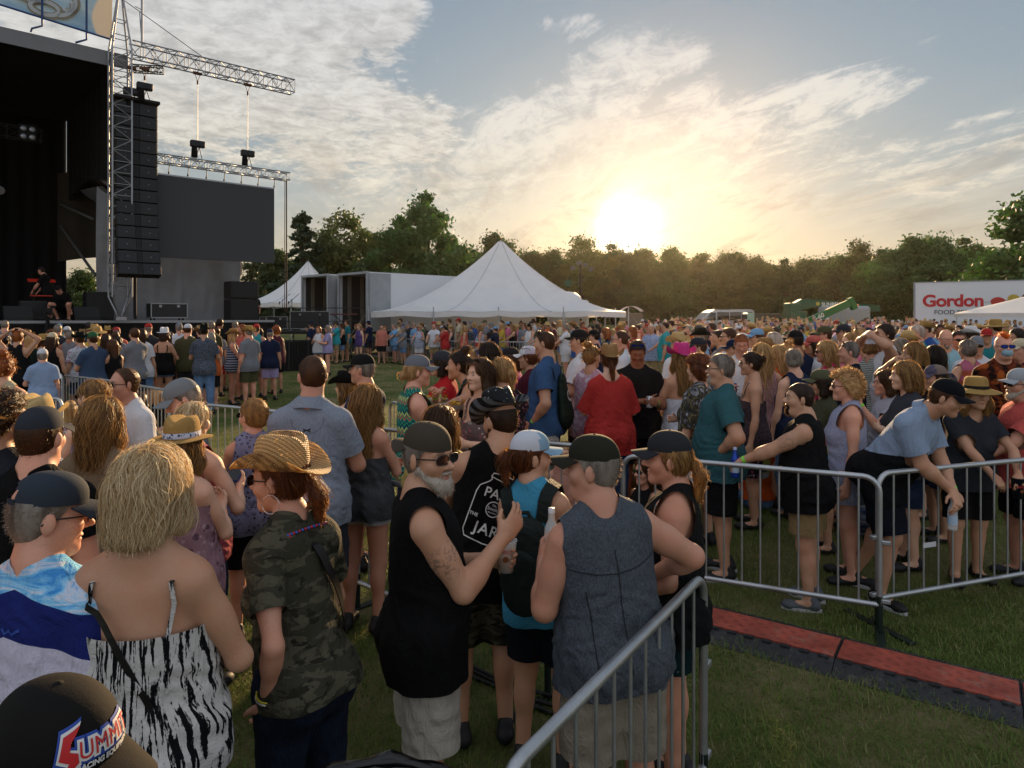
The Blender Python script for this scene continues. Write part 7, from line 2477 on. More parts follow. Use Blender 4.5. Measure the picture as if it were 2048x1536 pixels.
m_l=person('person in a tank top with pink, orange and navy stripes, seen from behind',1934,678,8.2,2,'f',.5,'tan',S_('tank',F_('bands','bands','a05a70','14182a','a05038'),hem=-.12,ax=.15),L_(LDENIM,.9),('short','salt'),None,None,('down','hip'))
m_m=person('bald person with glasses in a pale aqua tee, looking down',1892,660,9.4,158,'m',.6,'pink',S_('tee',F_('pale_aqua','plain','86aab4')),L_(KHAKI,.9),None,None,'clear',('down','hold'),pitch=14,beard=('goatee','grey'))
m_n=person('person in a navy dress with large pale dots and a white cap',1748,673,8.4,-72,'f',.75,'red',S_('dress',F_('dots','polka','b0b8ae','11182a'),skirt=(.52,.27),hem=-.3,ax=.14),None,('lowbun','dirty'),cap(F_('cap_white','plain','b4b8c2')),None,('hold','down'))
m_o=person('person in a dark navy tee with sunglasses pushed up and shaved head',1697,682,7.5,72,'m',.65,'red',S_('tee',F_('ink_tee','plain','141a24'),sleeve=.7),L_(BLACK,.9),('crew','salt'),None,'sunup',('down','down'))
m_p=person('person in a hot pink top with long fair hair and sunglasses',1650,682,8.0,80,'f',.4,'red',S_('tank',F_('hot_pink','plain','b42a58')),L_(DENIM,.9),('shoulder','blond'),None,'sun',('down','down'),dens=2)
m_q=person('person in a sleeveless navy blouse over long pale blue trousers, grey hair gathered low',1587,696,7.2,12,'f',.5,'fair',S_('sleeveless',F_('navy_blouse','plain','18233c'),hem=-.14,ax=.14,loose=.8),L_(F_('blue_maxi','paisley','2c4a70','6a88a8'),1.95,loose=1.3),('lowbun','grey'),None,'clear',('hold','down'),yaw=-34)
m_r=person('person in a thin-strapped dark top and sunglasses with dark hair in a bun',1500,702,6.9,74,'f',.3,'tan',S_('cami',F_('dark_print','paisley','16141a','4a3c42'),top=.31,straps=(.10,.012)),L_(F_('dark_floral','floral','14141a','6a3040','8a8084'),.95),('bun','dark'),None,'sun',('hold','down'))
m_s=person('person in a red and white striped tank top with very long fair hair, from behind',1525,686,7.6,-8,'f',.3,'tan',S_('tank',F_('red_stripe','vstripe','9a4a48','b0a0a0',sc=1.4)),L_(DENIM,.5),('vlong','blond'),None,None,('down','down'),dens=2)
m_t=person('person in a plain white tee looking down at a blue can',1483,669,8.3,165,'m',.5,'red',S_('tee',WHITEF),L_(KHAKI,.9),('crew','ginger'),None,None,(('hold','down')),pitch=24)
m_u=person('person in a strapless white dress and bright pink cowboy hat, from behind',1362,683,7.2,8,'f',.3,'tan',S_('strapless',F_('white_dress','plain','b6bac4'),top=.28,hem=-.3,loose=.4,skirt=(.48,.30)),None,('long','dirty'),dict(kind='cowboy',mat=F_('pink_hat','plain','b83a78')),None,('hold','hold'),dens=2)
m_v=person('person in a black and white tie-dye top with a dark shoulder strap',1395,705,6.3,38,'f',.5,'fair',S_('tee',F_('bw_dye','tie','a4a4ac','1c1c20','6a6448'),sleeve=.95,loose=.6),L_(WHITEF,.95),('curly','auburn'),None,None,('fold','down'))
m_w=person('person in a black tee, sunglasses on the head, looking down at a can',1275,681,7.3,172,'m',.8,'brown',S_('tee',F_('jet3','plain','131214'),sleeve=.75,loose=.8),L_(BLACK,.95),('short','dark'),None,'bluesunup',(('fold','hold')),pitch=26)
m_x=person('person in a loose red cold-shoulder blouse, jeans and a tan cowboy hat, from behind',1219,685,6.9,2,'f',.6,'pale',S_('tee',F_('red_blouse','plain','a8322e',tr=.1),hem=-.22,sleeve=.95,loose=1.2,neck=.10),dict(L_(F_('blue_jeans','denim','16243c','2c4468'),1.92),style='jeans'),('lowpony','auburn'),dict(kind='cowboy',mat=TANH),None,('hold','hold'))
m_y=person('person in a pink and white tie-dye sleeveless top with hair knotted high, arms crossed',1184,682,7.4,-28,'f',.6,'tan',S_('sleeveless',F_('pink_dye','tie','b0a4b4','a4788c','c0bcc4'),hem=-.14,ax=.16),L_(BLACK,.45),('topbun','dirty'),None,None,('fold','fold'),yaw=-24)
m_z=person('person in a white tee and black cap, behind the knotted hair',1158,657,8.0,74,'m',.5,'tan',S_('tee',WHITEF,sleeve=.7,loose=.7),L_(BLACK,.95),('short','dark'),cap(F_('cap_black2','plain','1c1a18')),None,('down','hold'))
m_aa=person('person in a denim blue tee with a dark drawstring bag, hand in pocket, facing left',1088,662,7.1,70,'m',.6,'tan',S_('tee',F_('blue_tee','heather','2c4668','385478'),sleeve=.6,loose=.6),L_(BLACK,1.0),('crew','brown'),None,'sunup',('pocket','pocket'))
m_ab=person('person in a maroon tee and white mesh cap with auburn ponytail',1056,691,7.5,72,'f',.5,'tan',S_('tee',F_('maroon','plain','4a2436')),L_(BLACK,.8),('lowpony','auburn'),tk(WHITEF,F_('cap_mesh3','plain','aaa8b4')),'sunup',('hold','down'))
m_ac=person('person in a magenta tee and black cap',1020,693,7.9,78,'f',.45,'red',S_('tee',F_('magenta','plain','a42678')),L_(DENIM,.8),('lob','brown'),cap(F_('cap_black3','plain','222022')),None,('hold','down'))
m_ad=person('person in a dark floral top with a long fair ponytail, turned away',1004,713,5.5,34,'f',.55,'fair',S_('tee',F_('dark_rose','floral','1c1418','6e3c48','8a6a60',sc=1.2),sleeve=.7),L_(DENIM,.9),('pony','blond'),None,'sunup',('rail','down'),dens=2)
m_ae=person('person in a floral strapped top with sunglasses pushed up, mouth open, facing the camera',958,716,5.3,134,'f',.6,'fair',S_('cami',F_('blush_floral','floral','5c4a48','8a4a52','a8988c',sc=1.1),top=.32,straps=(.10,.02),loose=.6),L_(DENIM,.9),('shoulder','brown'),None,'sunup',('down','hold'))
m_af=person('person in a dark grey tank top with tattooed arm, eating from a tray',918,690,5.9,84,'f',.5,'tan',S_('tank',F_('dark_grey_tank','plain','2e3034')),L_(DENIM,.9),('topbun','black'),None,None,((((.05,.30,.38),(.7,-.4,-1),(0,-.3,.9),.3),((.06,.24,.50),(.9,0,-.4),(-.5,-.6,-.2),.6))),lean=16,tattoo='L')
m_ag=person('person with dark wavy hair and sunglasses beyond the dark grey tank top',975,684,7.2,62,'f',.4,'tan',S_('tank',CHAR),L_(DENIM,.8),('bob','dark'),None,'sunup',('down','down'))
m_ah=person('person in a bright red tee and dark cap between the two people eating',884,700,6.7,82,'f',.6,'tan',S_('tee',F_('bright_red','plain','a41e22'),loose=.8),L_(CHAR,.9),('lob','dark'),cap(F_('cap_dark4','plain','2e3036')),None,('hold','down'))
m_ai=person('person in a green zigzag tank top and grey cap, eating nachos, facing right',836,708,5.45,-62,'f',.65,'pink',S_('tank',F_('zigzag','chevron','2c8a72','1c2c4a','b05a48'),ax=.13),L_(DENIM,.9),('lowbun','blond'),cap(F_('cap_grey5','plain','61656c')),None,((((.06,.28,.32),(.7,-.5,-1),(0,-.3,.9),.35),((.03,.18,.50),(.8,0,-.6),(-.5,-.6,0),.7))),yaw=-14)
m_aj=person('person in a navy long-sleeved top and black cap with a white towel round the neck',724,706,5.8,72,'m',.6,'red',S_('long',F_('navy_top','heather','10203a','1a2e4c'),sleeve=1.8,loose=.6),L_(CHAR,.95),('crew','grey'),cap(F_('cap_black6','plain','131313')),None,('hold','down'),yaw=10)
m_ak=person('person in a black wide-brimmed hat, mostly hidden by the navy top',692,738,6.3,74,'f',.4,'fair',S_('tank',BLACK),L_(DENIM,.9),('long','dirty'),dict(kind='cowboy',mat=F_('black_hat','plain','121212')),None,('down','down'))
# seated on the grass
def seat(label,px,top,Y,face,sex,shirt,hair,hat=None,glasses=None,skin='tan',low=None,h=1.68,**k):
    # a seated person is placed so that the head comes out at the right row
    return person(label,px,top,Y,face,sex,.5,skin,shirt,low or L_(DENIM,.95),hair,hat,glasses,('lap','lap')if 'arms' not in k else k.pop('arms'),legs='sit',h=h,**k)
m_or=seat('seated person in an orange tee with a printed back and cream cap',1512,866,7.6,8,'m',S_('tee',F_('orange_tee','plain','b04a1c'),loose=.2,hem=-.02),('crew','brown'),cap(F_('cap_cream','plain','9a9282')),low=L_(LDENIM,.95))
seat('seated person in a plaid shirt with fair bobbed hair, facing left',1738,868,6.7,66,'f',S_('tee',F_('blue_plaid','plaid','2a3a5c','6a7488','98a0ac'),sleeve=.9),('bob','blond'),None,'sun','fair')
seat('seated person in a maroon tee with grey hair, behind the lavender tank top',1712,838,7.4,60,'m',S_('tee',F_('maroon2','plain','4a1c26')),('short','grey'))
seat('seated person with grey hair at the foot of the drawstring bag',1102,826,6.9,10,'f',S_('tee',F_('sage','plain','6a7466')),('lob','white'))
seat('seated person with blue mirrored sunglasses on the head, facing the camera',1128,850,6.6,170,'f',S_('tank',F_('peach','plain','a87a6a')),('bun','blond'),None,'bluesunup','fair')
seat('seated person in a brown felt cowboy hat near the white dress',1313,787,8.0,40,'m',S_('sleeveless',F_('brown_tee','plain','4a3a30')),('short','brown'),dict(kind='cowboy',mat=F_('brown_felt','plain','54382a')))
seat('seated person in a black beanie below the white dress',1345,838,6.9,30,'m',S_('tee',CHAR),None,dict(kind='beanie',mat=BLACK))
seat('seated person with short brown hair by the curved barricade end',1318,850,6.5,80,'m',S_('tee',F_('dusty_blue','plain','46587a')),('short','brown'))
seat('seated person in a black top with sunglasses behind the charcoal cap',1290,905,5.9,120,'f',S_('tank',BLACK),('shoulder','brown'),None,'sun','pink')
seat('seated person in a navy tee with dark cap, low behind the barricade bars',1665,880,7.4,80,'m',S_('tee',NAVY),('crew','dark'),cap(CHAR))
seat('seated person in a black top with long fair hair looking left, on the lawn',312,748,11.2,60,'f',S_('tee',BLACK),('shoulder','blond'),None,None,'fair')
seat('seated person with very long brown hair, back to the camera, on the lawn',283,766,10.6,10,'f',S_('tee',F_('taupe','plain','6a5c50')),('vlong','brown'))
seat('seated person in a red and white checked shirt behind the barricade bars',140,752,9.7,20,'f',S_('tee',F_('red_check','plaid','8a3444','a8949c','b8b0b4',sc=1.4),sleeve=.9),('shoulder','blond'))
seat('seated person in a white and blue tee with grey cap behind the left barricade bars',42,742,10.2,24,'m',S_('tee',F_('blue_white','plaid','8a96a8','3c4c6a','a8b0bc')),('short','grey'),cap(GREYF))
# things they hold
hold_bottle(m_b,'L','blue aluminium bottle with red neck held over the barricade')
hold_bottle(m_g,'L','clear water bottle held between the hands over the barricade',clear=True,dz=-.17)
hold_cup(m_h,'L','dark tumbler cup with pale lettering held at the right edge',False,'tumbler',simple('navy_tumbler','0d1222',.35),'THE BAR',hgt=.15,dz=-.10)
hold_can(m_w,'L','silver can held to the chest of the black tee')
hold_can(m_t,'R','blue can held by the person in the plain white tee','23408c')
for f_,n_ in((m_b,'L'),(m_g,'L'),(m_w,'L'),(m_aa,'L'),(m_ai,'L'),(m_af,'L'),(m_f,'L')):wristband(f_,n_)
cross_strap(m_v,'dark shoulder strap worn over the tie-dye top',-.03,.18,.06,.05,M_leather,bag=False)
cross_strap(m_k,'black camera strap over the brown tie-dye shirt',-.10,.10,.05,.035,M_leather,'camera_strap',bag=False)
# drawstring bag
o=empty('drawstring_bag',tuple(m_aa.root.location),m_aa.root.rotation_euler.z,'dark green drawstring bag with white letters on the denim blue tee','bag')
P=[cone(m_aa.T(0,-.19,.05),m_aa.T(0,-.155,.34),.165,.10,k=.03,w=A3(0,1,0),f=2.2)]
V,F=skin(P,.016);V=V+(wob(V,16,2)*.010)[:,None]*A3(0,-1,0);sack=to_mesh('sack',V,F,F_('bag_green','plain','15231c',rough=.5),o)
for sg in(-1,1):
    pr=[grow(p,.014)for p in m_aa.torso]
    pts=surf_path(pr,[m_aa.T(sg*(.10+.03*math.sin(math.pi*t)),-.15+.28*t,.36+.15*math.sin(math.pi*t)-.10*t)for t in np.linspace(0,1,12)],.01)
    MB().tube(pts,.006,5).build('cord',simple('cord_black','101010',.7),o)
me=text_mesh('O',.16,None,None,None,None,'lettering',.002,0,'CENTER')
for v in me.vertices:v.co.y-=.03
xd,yd,nd=back_axes(m_aa);wrap(m_aa,me,sack,m_aa.T(.02,-.2,.20),xd,yd,nd,WHT,'lettering',.004,.02)
# nacho trays
for fg,nm,lb in((m_ai,'R','paper tray of yellow nachos held by the zigzag tank top'),(m_af,'R','paper tray of yellow nachos held under the dark grey tank top')):
    p=hand_world(fg,nm)
    o=empty('food_tray',tuple(p+Vector((0,0,.0))),fg.root.rotation_euler.z+.3,lb,'food tray')
    MB().add([(-.07,-.10,0),(.07,-.10,0),(.07,.10,0),(-.07,.10,0),(-.095,-.125,.045),(.095,-.125,.045),(.095,.125,.045),(-.095,.125,.045)],[(3,2,1,0),(0,1,5,4),(1,2,6,5),(2,3,7,6),(3,0,4,7)]).build('tray',simple('paper_tray','a8a49c',.8),o)
    q=MB();r_=np.random.default_rng(len(lb))
    for i in range(26):
        x,y,z=r_.uniform(-.07,.07),r_.uniform(-.10,.10),r_.uniform(.02,.065);a=r_.normal(size=3);a=unit(a);b=unit(np.cross(a,r_.normal(size=3)))
        q.add([(x,y,z),(x+a[0]*.05,y+a[1]*.05,z+abs(a[2])*.03),(x+b[0]*.05,y+b[1]*.05,z+abs(b[2])*.03)],[(0,1,2)])
    q.build('nachos',simple('nacho_yellow','b88a1c',.6,nz=.3,scale=40),o)
# towel, face mask, back prints
P=[cone(m_aj.T(sg*.03,-.04,.53),m_aj.T(sg*.13,.02,.46),.030,.034,k=.03)for sg in(-1,1)]+[cone(m_aj.T(-.06,-.07,.50),m_aj.T(.06,-.07,.50),.034,k=.03)]+[cone(m_aj.T(sg*.12,.06,.45),m_aj.T(sg*.10,.12,.28),.030,.034,k=.03)for sg in(-1,1)]
V,F=skin(P,.011);to_mesh('towel',V,F,WHITEF,m_aj.root)
P=[ell((0,.070,-.060),(.052,.052,.048),k=.02)]
V,F=skin(P,.006);V,F=clip(V,F,V[:,1]-.035);V=(V*m_k.hs)@m_k.Hr.T+m_k.Hc
to_mesh('face_mask',V,F,F_('mask_blue','plain','8aa6b4'),m_k.root)
xd,yd,nd=back_axes(m_or)
for c_,q in(('8f8a3a',[(-.10,.10),(.10,.10),(.11,.0),(.09,-.08),(0,-.11),(-.09,-.08),(-.11,.0)]),('5f7488',[(-.09,.03),(.09,.05),(.10,.0),(-.10,-.02)]),('8d8f92',[(-.09,-.04),(.09,-.04),(.07,-.09),(0,-.105),(-.07,-.09)]),('3a3540',[(-.05,.0),(.0,.09),(.05,.0),(.06,-.03),(-.06,-.03)])):
    wrap(m_or,flat_poly(q).mesh('p'),m_or.shirt,m_or.T(0,-.1,.33),xd,yd,nd,simple('print_'+c_,c_,.7,nz=.35,scale=30),'shirt_print',.003+.0012*(c_!='8f8a3a')+.001*(c_=='3a3540'),.02)
xd,yd,nd=back_axes(m_b)
for i in range(7):
    x=-.045+.022*i;tilt_=.006*math.sin(i*2.3)
    for j,(y0,y1,m_)in enumerate(((-.055,.0,simple('print_teal','3f6c7c',.7)),(.002,.06+.012*math.sin(i*1.9),simple('print_yellow','8c8448',.7)))):
        q=flat_poly([(x,y0),(x+.012,y0),(x+.014+tilt_,y1),(x+.001+tilt_,y1)])
        wrap(m_b,q.mesh('p'),m_b.shirt,m_b.T(.03,-.1,.25),xd,yd,nd,m_,'shirt_print',.004,.015)
q=flat_poly([(-.06,.07),(.0,.16),(.02,.10),(.10,.09),(.04,.075)])
wrap(m_b,q.mesh('p'),m_b.shirt,m_b.T(.0,-.1,.25),xd,yd,nd,simple('print_red','6e2420',.7),'shirt_print',.004,.015)
xd_,yd_,nd_=m_g.Rt@A3(-1,0,0),m_g.Rt@A3(0,0,1),m_g.Rt@A3(0,1,0)
ua(m_g,m_g.T(-.075,.1,.27),xd_,yd_,nd_,1.0)
# ------------------------------------------------------------------ described people farther off
CN={'white':'bcbec4','grey':'6e7178','charcoal':'2c2e33','black':'121214','navy':'172038','blue':'2c4c86','light blue':'6a92b4','teal':'1f6a70','turquoise':'2c8c94','green':'2c5638','olive':'44442e','red':'9c2a2a','coral':'b0584e',
      'pink':'b4607a','purple':'4c3a6e','maroon':'4a1f2a','orange':'ac5220','yellow':'b0963c','cream':'b4aa90','tan':'8a7454','salmon':'b06a5c','lilac':'8e86ac'}
HATS={'straw hat':('cowboy',STRAW),'pale straw hat':('cowboy',STRAWL),'straw sun hat':('sun',STRAW),'white cowboy hat':('cowboy',WHITEF),'black cowboy hat':('cowboy',F_('black_hat','plain','121212')),'brown cowboy hat':('cowboy',TANH),'white fedora':('fedora',WHITEF)}
def look(face):
    f=((face+180)%360)-180
    return 'from behind' if abs(f)<=30 else 'facing left' if 30<f<125 else 'facing right' if-125<f<-30 else 'facing us'
def fol(px,top,Y,face,sex,shirt,hair,hat=None,low='charcoal',arms=('down','down'),glasses=None,where='',st='tee',skin='tan',wt=.5,pat=None,t=.85,label=None,**k):
    """one described person: colour words drive both the cloth and the label"""
    sm=pat[1]if pat else F_(shirt+'_cloth','plain',CN[shirt])
    cw=(pat[0]if pat else shirt)
    hs=None;hw=''
    if hat:
        if hat in HATS:hs=dict(kind=HATS[hat][0],mat=HATS[hat][1]);hw=' and '+hat
        else:
            c=hat[:-4];hs=cap(F_(c+'_cap','plain',CN[c]));hw=' and '+hat
    gn={'tee':'tee','tank':'tank top','cami':'strappy top','sleeveless':'sleeveless shirt','polo':'polo shirt'}[st]
    pose={'phone':', looking at a phone','up':', one arm raised','head':', hands on the head','hip':', hand on the hip','mouth':', hand at the mouth','rail':', leaning on the rail','fold':', arms folded','camera':', holding up a camera','drink':', drinking'}.get(arms[0],'')
    lb=label or f'person in {cw} {gn}{hw}{pose}, {look(face)}, {where}'
    if len(lb.split())>16:lb=f'person in {cw} {gn}{hw}{pose}, {where}'
    if len(lb.split())>16:lb=f'person in {cw} {gn}{hw}, {where}'
    sp=S_(st,sm,loose=.7,sleeve=.65)
    if st=='cami':sp=S_(st,sm,top=.31,straps=(.10,.02))
    lm=F_(low+'_cloth','plain',CN[low])if low in CN else{'denim':LDENIM,'jeans':DENIM,'khaki':KHAKI}[low]
    return person(lb,px,top,Y,face,sex,wt,skin,sp,dict(mat=lm,t=t,**({'style':'jeans'}if t>1 else{})),hair,hs,glasses,arms,**k)

sf='near the stage'
PRT=lambda n,*a:F_(n,*a)
rows=[
    (185,663,12.3,62,'m','navy',('short','brown'),'green cap','jeans',('phone','phone'),None,sf,'tee','tan',.7,('slate blue',F_('slate_blue','plain','33445c'))),
    (224,678,12.6,60,'f','black',('long','brown'),None,'black',('phone','phone'),None,sf,'tank','tan',.4),
    (268,655,13.6,64,'m','grey',('short','brown'),None,'jeans',('phone','phone'),'sun',sf,'tee','tan',.5),
    (284,657,14.2,20,'f','white',('shoulder','dark'),None,'denim',('down','hold'),None,sf,'tee','tan',.5),
    (297,646,16.2,14,'m','charcoal',('short','grey'),'red cap','khaki',('down','down'),None,sf,'tee','red',.6),
    (329,653,14.8,6,'f','black',('bob','dark'),'white fedora','denim',('hold','hold'),None,sf,'cami','tan',.4,None,.4),
    (376,647,15.2,4,'m','olive',('short','brown'),'white cap','charcoal',('hold','down'),None,sf,'tee','pink',.75),
    (358,645,17.4,30,'m','white',('short','grey'),'grey cap','khaki',('drink','down'),None,sf,'tee','red',.5),
    (409,646,14.4,14,'m','black',('short','dark'),'black cowboy hat','denim',('hold','hold'),None,sf,'tee','tan',.4,('dark paisley',F_('dark_paisley','paisley','22252c','5a6270')),1.95),
    (421,642,16.4,62,'m','olive',('crew','grey'),None,'khaki',('down','hold'),None,sf,'tee','red',.5),
    (434,655,17.6,10,'m','grey',('crew','brown'),None,'red',('down','down'),None,sf,'tee','fair',.2),
    (467,656,16.0,-60,'f','navy',('long','blond'),'brown cowboy hat','denim',('phone','hold'),None,sf,'tank','red',.4,('navy striped',F_('navy_stripe','stripe','1a2440','8a909c')),.35),
    (483,648,16.9,150,'f','coral',('shoulder','ginger'),None,'denim',('phone','phone'),None,sf,'tank','red',.4,None,.4),
    (497,650,15.6,62,'m','grey',('short','grey'),'straw hat','olive',('down','down'),None,sf,'tee','pink',.9),
    (513,647,17.4,12,'m','turquoise',('crew','brown'),'red cap','khaki',('hold','down'),None,sf,'tank','red',.5),
    (540,657,16.9,18,'m','navy',('crew','grey'),'navy cap','lilac',('down','down'),None,'at the right end of the stage crowd','polo','tan',.55),
    (552,650,18.2,40,'f','maroon',('curly','ginger'),None,'black',('down','down'),None,sf,'tank','tan',.4),
    (470,642,19.2,20,'m','light blue',('crew','grey'),None,'khaki',('down','down'),None,sf,'tee','red',.5),
    (440,637,18.8,12,'m','black',('short','dark'),None,'charcoal',('fold','fold'),None,sf,'tee','brown',.8),
    (85,696,11.2,40,'m','light blue',('short','grey'),'white cap','jeans',('down','hold'),None,'behind the left barricades','tee','pink',.5,('pale blue long',F_('pale_blue_shirt','plain','8296b4'))),
    (105,664,12.9,10,'f','black',('vlong','dark'),'cream cap','denim',('down','hold'),None,sf,'tank','tan',.5,None,1.6),
    (36,660,12.2,14,'f','black',('short','ginger'),None,'black',('head','head'),None,'left of the stage crowd','tank','tan',.5),
    (62,668,13.4,12,'f','green',('long','blond'),None,'charcoal',('down','down'),None,sf,'tee','fair',.5,('dark green',F_('dark_green_tee','plain','182420'))),
    (88,667,14.2,-50,'f','tan',('lob','brown'),'straw sun hat','denim',('hold','hold'),'sun',sf,'cami','tan',.4),
    (116,648,15.6,16,'m','charcoal',('crew','grey'),None,'jeans',('down','down'),None,sf,'tee','red',.6),
    (140,660,14.6,22,'m','grey',('crew','grey'),None,'charcoal',('hold','down'),None,'next to the patterned shirt','tank','brown',.7),
    (160,662,13.6,54,'m','white',('short','brown'),'black cowboy hat','jeans',('hold','down'),None,sf,'tee','tan',.5,('white tropical',F_('tropical','floral','b0b4bc','9c4664','2c8494',sc=.8))),
    (134,652,17.2,40,'m','white',('short','grey'),'white cap','khaki',('down','down'),None,sf,'tee','red',.5),
    (178,644,18.0,30,'m','charcoal',('short','dark'),'charcoal cap','charcoal',('down','hold'),None,sf,'tee','deep',.6),
    (212,668,13.9,20,'f','coral',('long','dark'),None,'denim',('down','down'),None,sf,'tee','tan',.5),
    (8,668,13.0,20,'m','white',('short','black'),'navy cap','jeans',('down','hold'),'bluesunup','at the left edge of the stage crowd','tee','tan',.5),
    (10,640,17.0,20,'m','grey',('crew','grey'),None,'khaki',('down','down'),None,'far left of the stage crowd','tee','pink',.6),
    (637,652,24.0,172,'f','white',('lob','ginger'),None,'denim',('phone','phone'),None,'near the black fence','tank','tan',.6,None,.45),
    (655,650,23.4,100,'f','lilac',('bob','grey'),None,'black',('hold','hold'),None,'near the black fence','tee','pink',.6,None,.4),
    (622,643,26.2,70,'m','navy',('short','brown'),'navy cap','khaki',('up','down'),None,'beside the black fence','tee','tan',.6),
]
fl='at the far rail'
rows+=[
    (672,642,29.0,110,'m','turquoise',('short','dark'),'charcoal cap','khaki',('rail','rail'),None,fl),(684,646,29.6,100,'f','black',('lob','brown'),None,'denim',('hold','hold'),None,fl,'cami'),
    (693,640,30.2,120,'m','teal',('short','brown'),None,'khaki',('down','down'),None,fl),(712,648,31.5,130,'f','black',('lob','ginger'),None,'denim',('rail','rail'),None,fl,'tank'),
    (725,643,31.8,60,'f','salmon',('shoulder','brown'),None,'denim',('rail','hold'),None,fl,'tank'),(737,641,31.0,70,'m','navy',('short','dark'),'navy cap','charcoal',('rail','down'),None,fl),
    (770,652,29.6,160,'f','black',('short','ginger'),None,'white',('rail','rail'),None,fl),(788,647,29.2,120,'m','light blue',('crew','grey'),None,'denim',('rail','rail'),None,fl,'tee','red',.9),
    (800,636,31.2,120,'m','purple',('short','brown'),None,'denim',('down','down'),None,fl),(806,652,28.2,130,'f','grey',('lob','grey'),'grey cap','denim',('mouth','rail'),None,fl),
    (814,644,29.6,140,'m','charcoal',('short','white'),'grey cap','khaki',('down','down'),None,fl),(828,644,28.6,140,'m','light blue',('short','grey'),None,'khaki',('down','hold'),'sun',fl),
    (838,649,27.6,165,'f','blue',('lob','blond'),None,'white',('rail','hold'),'sun',fl,'tank','red',.5,('blue and white patterned',F_('blue_mosaic','floral','a4aab8','2c4c86','38589a'))),(868,646,27.2,165,'m','white',('balding','brown'),None,'khaki',('rail','rail'),None,'with a black lanyard at the far rail','tee','red',.7),
    (890,650,26.6,70,'m','red',('short','dark'),'charcoal cap','khaki',('rail','rail'),None,fl,'tee','red',.7),(898,637,30.5,80,'m','olive',('short','brown'),None,'charcoal',('down','down'),None,fl),
    (917,636,30.2,80,'m','cream',('short','brown'),'red cap','khaki',('down','down'),None,fl),(928,650,26.4,84,'f','coral',('shoulder','blond'),None,'denim',('rail','down'),None,fl,'tank'),
    (940,650,27.0,60,'m','teal',('crew','grey'),None,'khaki',('rail','rail'),None,fl,'tee','tan',.7,('dark tropical',F_('dark_tropical','floral','1e2c34','8a9098','4a6a74'))),(948,644,28.6,70,'f','blue',('bob','blond'),None,'denim',('down','down'),None,fl),
    (960,650,26.0,76,'f','white',('lob','dirty'),None,'blue',('rail','down'),None,fl,'tank','red',.8,('red, white and blue',F_('flag_tank','bands','9c2a2a','2a3c70','b0b0b8'))),(982,645,27.6,70,'m','charcoal',('short','grey'),'grey cap','khaki',('rail','rail'),None,fl),
    (990,652,25.8,70,'m','navy',('short','brown'),'light blue cap','denim',('rail','rail'),None,fl),(1003,646,27.2,90,'f','yellow',('long','blond'),None,'denim',('down','hold'),None,fl),
    (1015,643,28.4,80,'m','pink',('crew','brown'),'light blue cap','khaki',('down','down'),None,fl,'polo'),(1026,648,26.2,80,'f','black',('long','dirty'),None,'black',('rail','rail'),None,fl,'tank'),
    (1046,645,27.0,150,'m','grey',('short','brown'),None,'khaki',('down','hold'),'sun',fl),(1058,647,26.0,150,'f','white',('lob','dark'),'black cap','denim',('hold','rail'),None,fl,'tank'),
    (1078,654,24.8,120,'f','tan',('lob','brown'),'grey cap','denim',('rail','hold'),None,fl,'tank'),(1066,637,31.0,60,'m','white',('crew','dark'),None,'khaki',('down','down'),None,'just under the tent edge'),
    (1106,646,25.4,70,'m','maroon',('crew','brown'),None,'khaki',('down','down'),None,fl),(1130,647,22.0,74,'m','white',('short','grey'),None,'white',('rail','rail'),None,fl,'tee','red',.6),
    (1118,640,27.0,80,'f','cream',('bob','blond'),None,'denim',('down','down'),None,fl),(1145,642,24.0,60,'m','grey',('short','dark'),'brown cowboy hat','denim',('down','down'),None,fl),
]
mr='in the right-hand crowd'
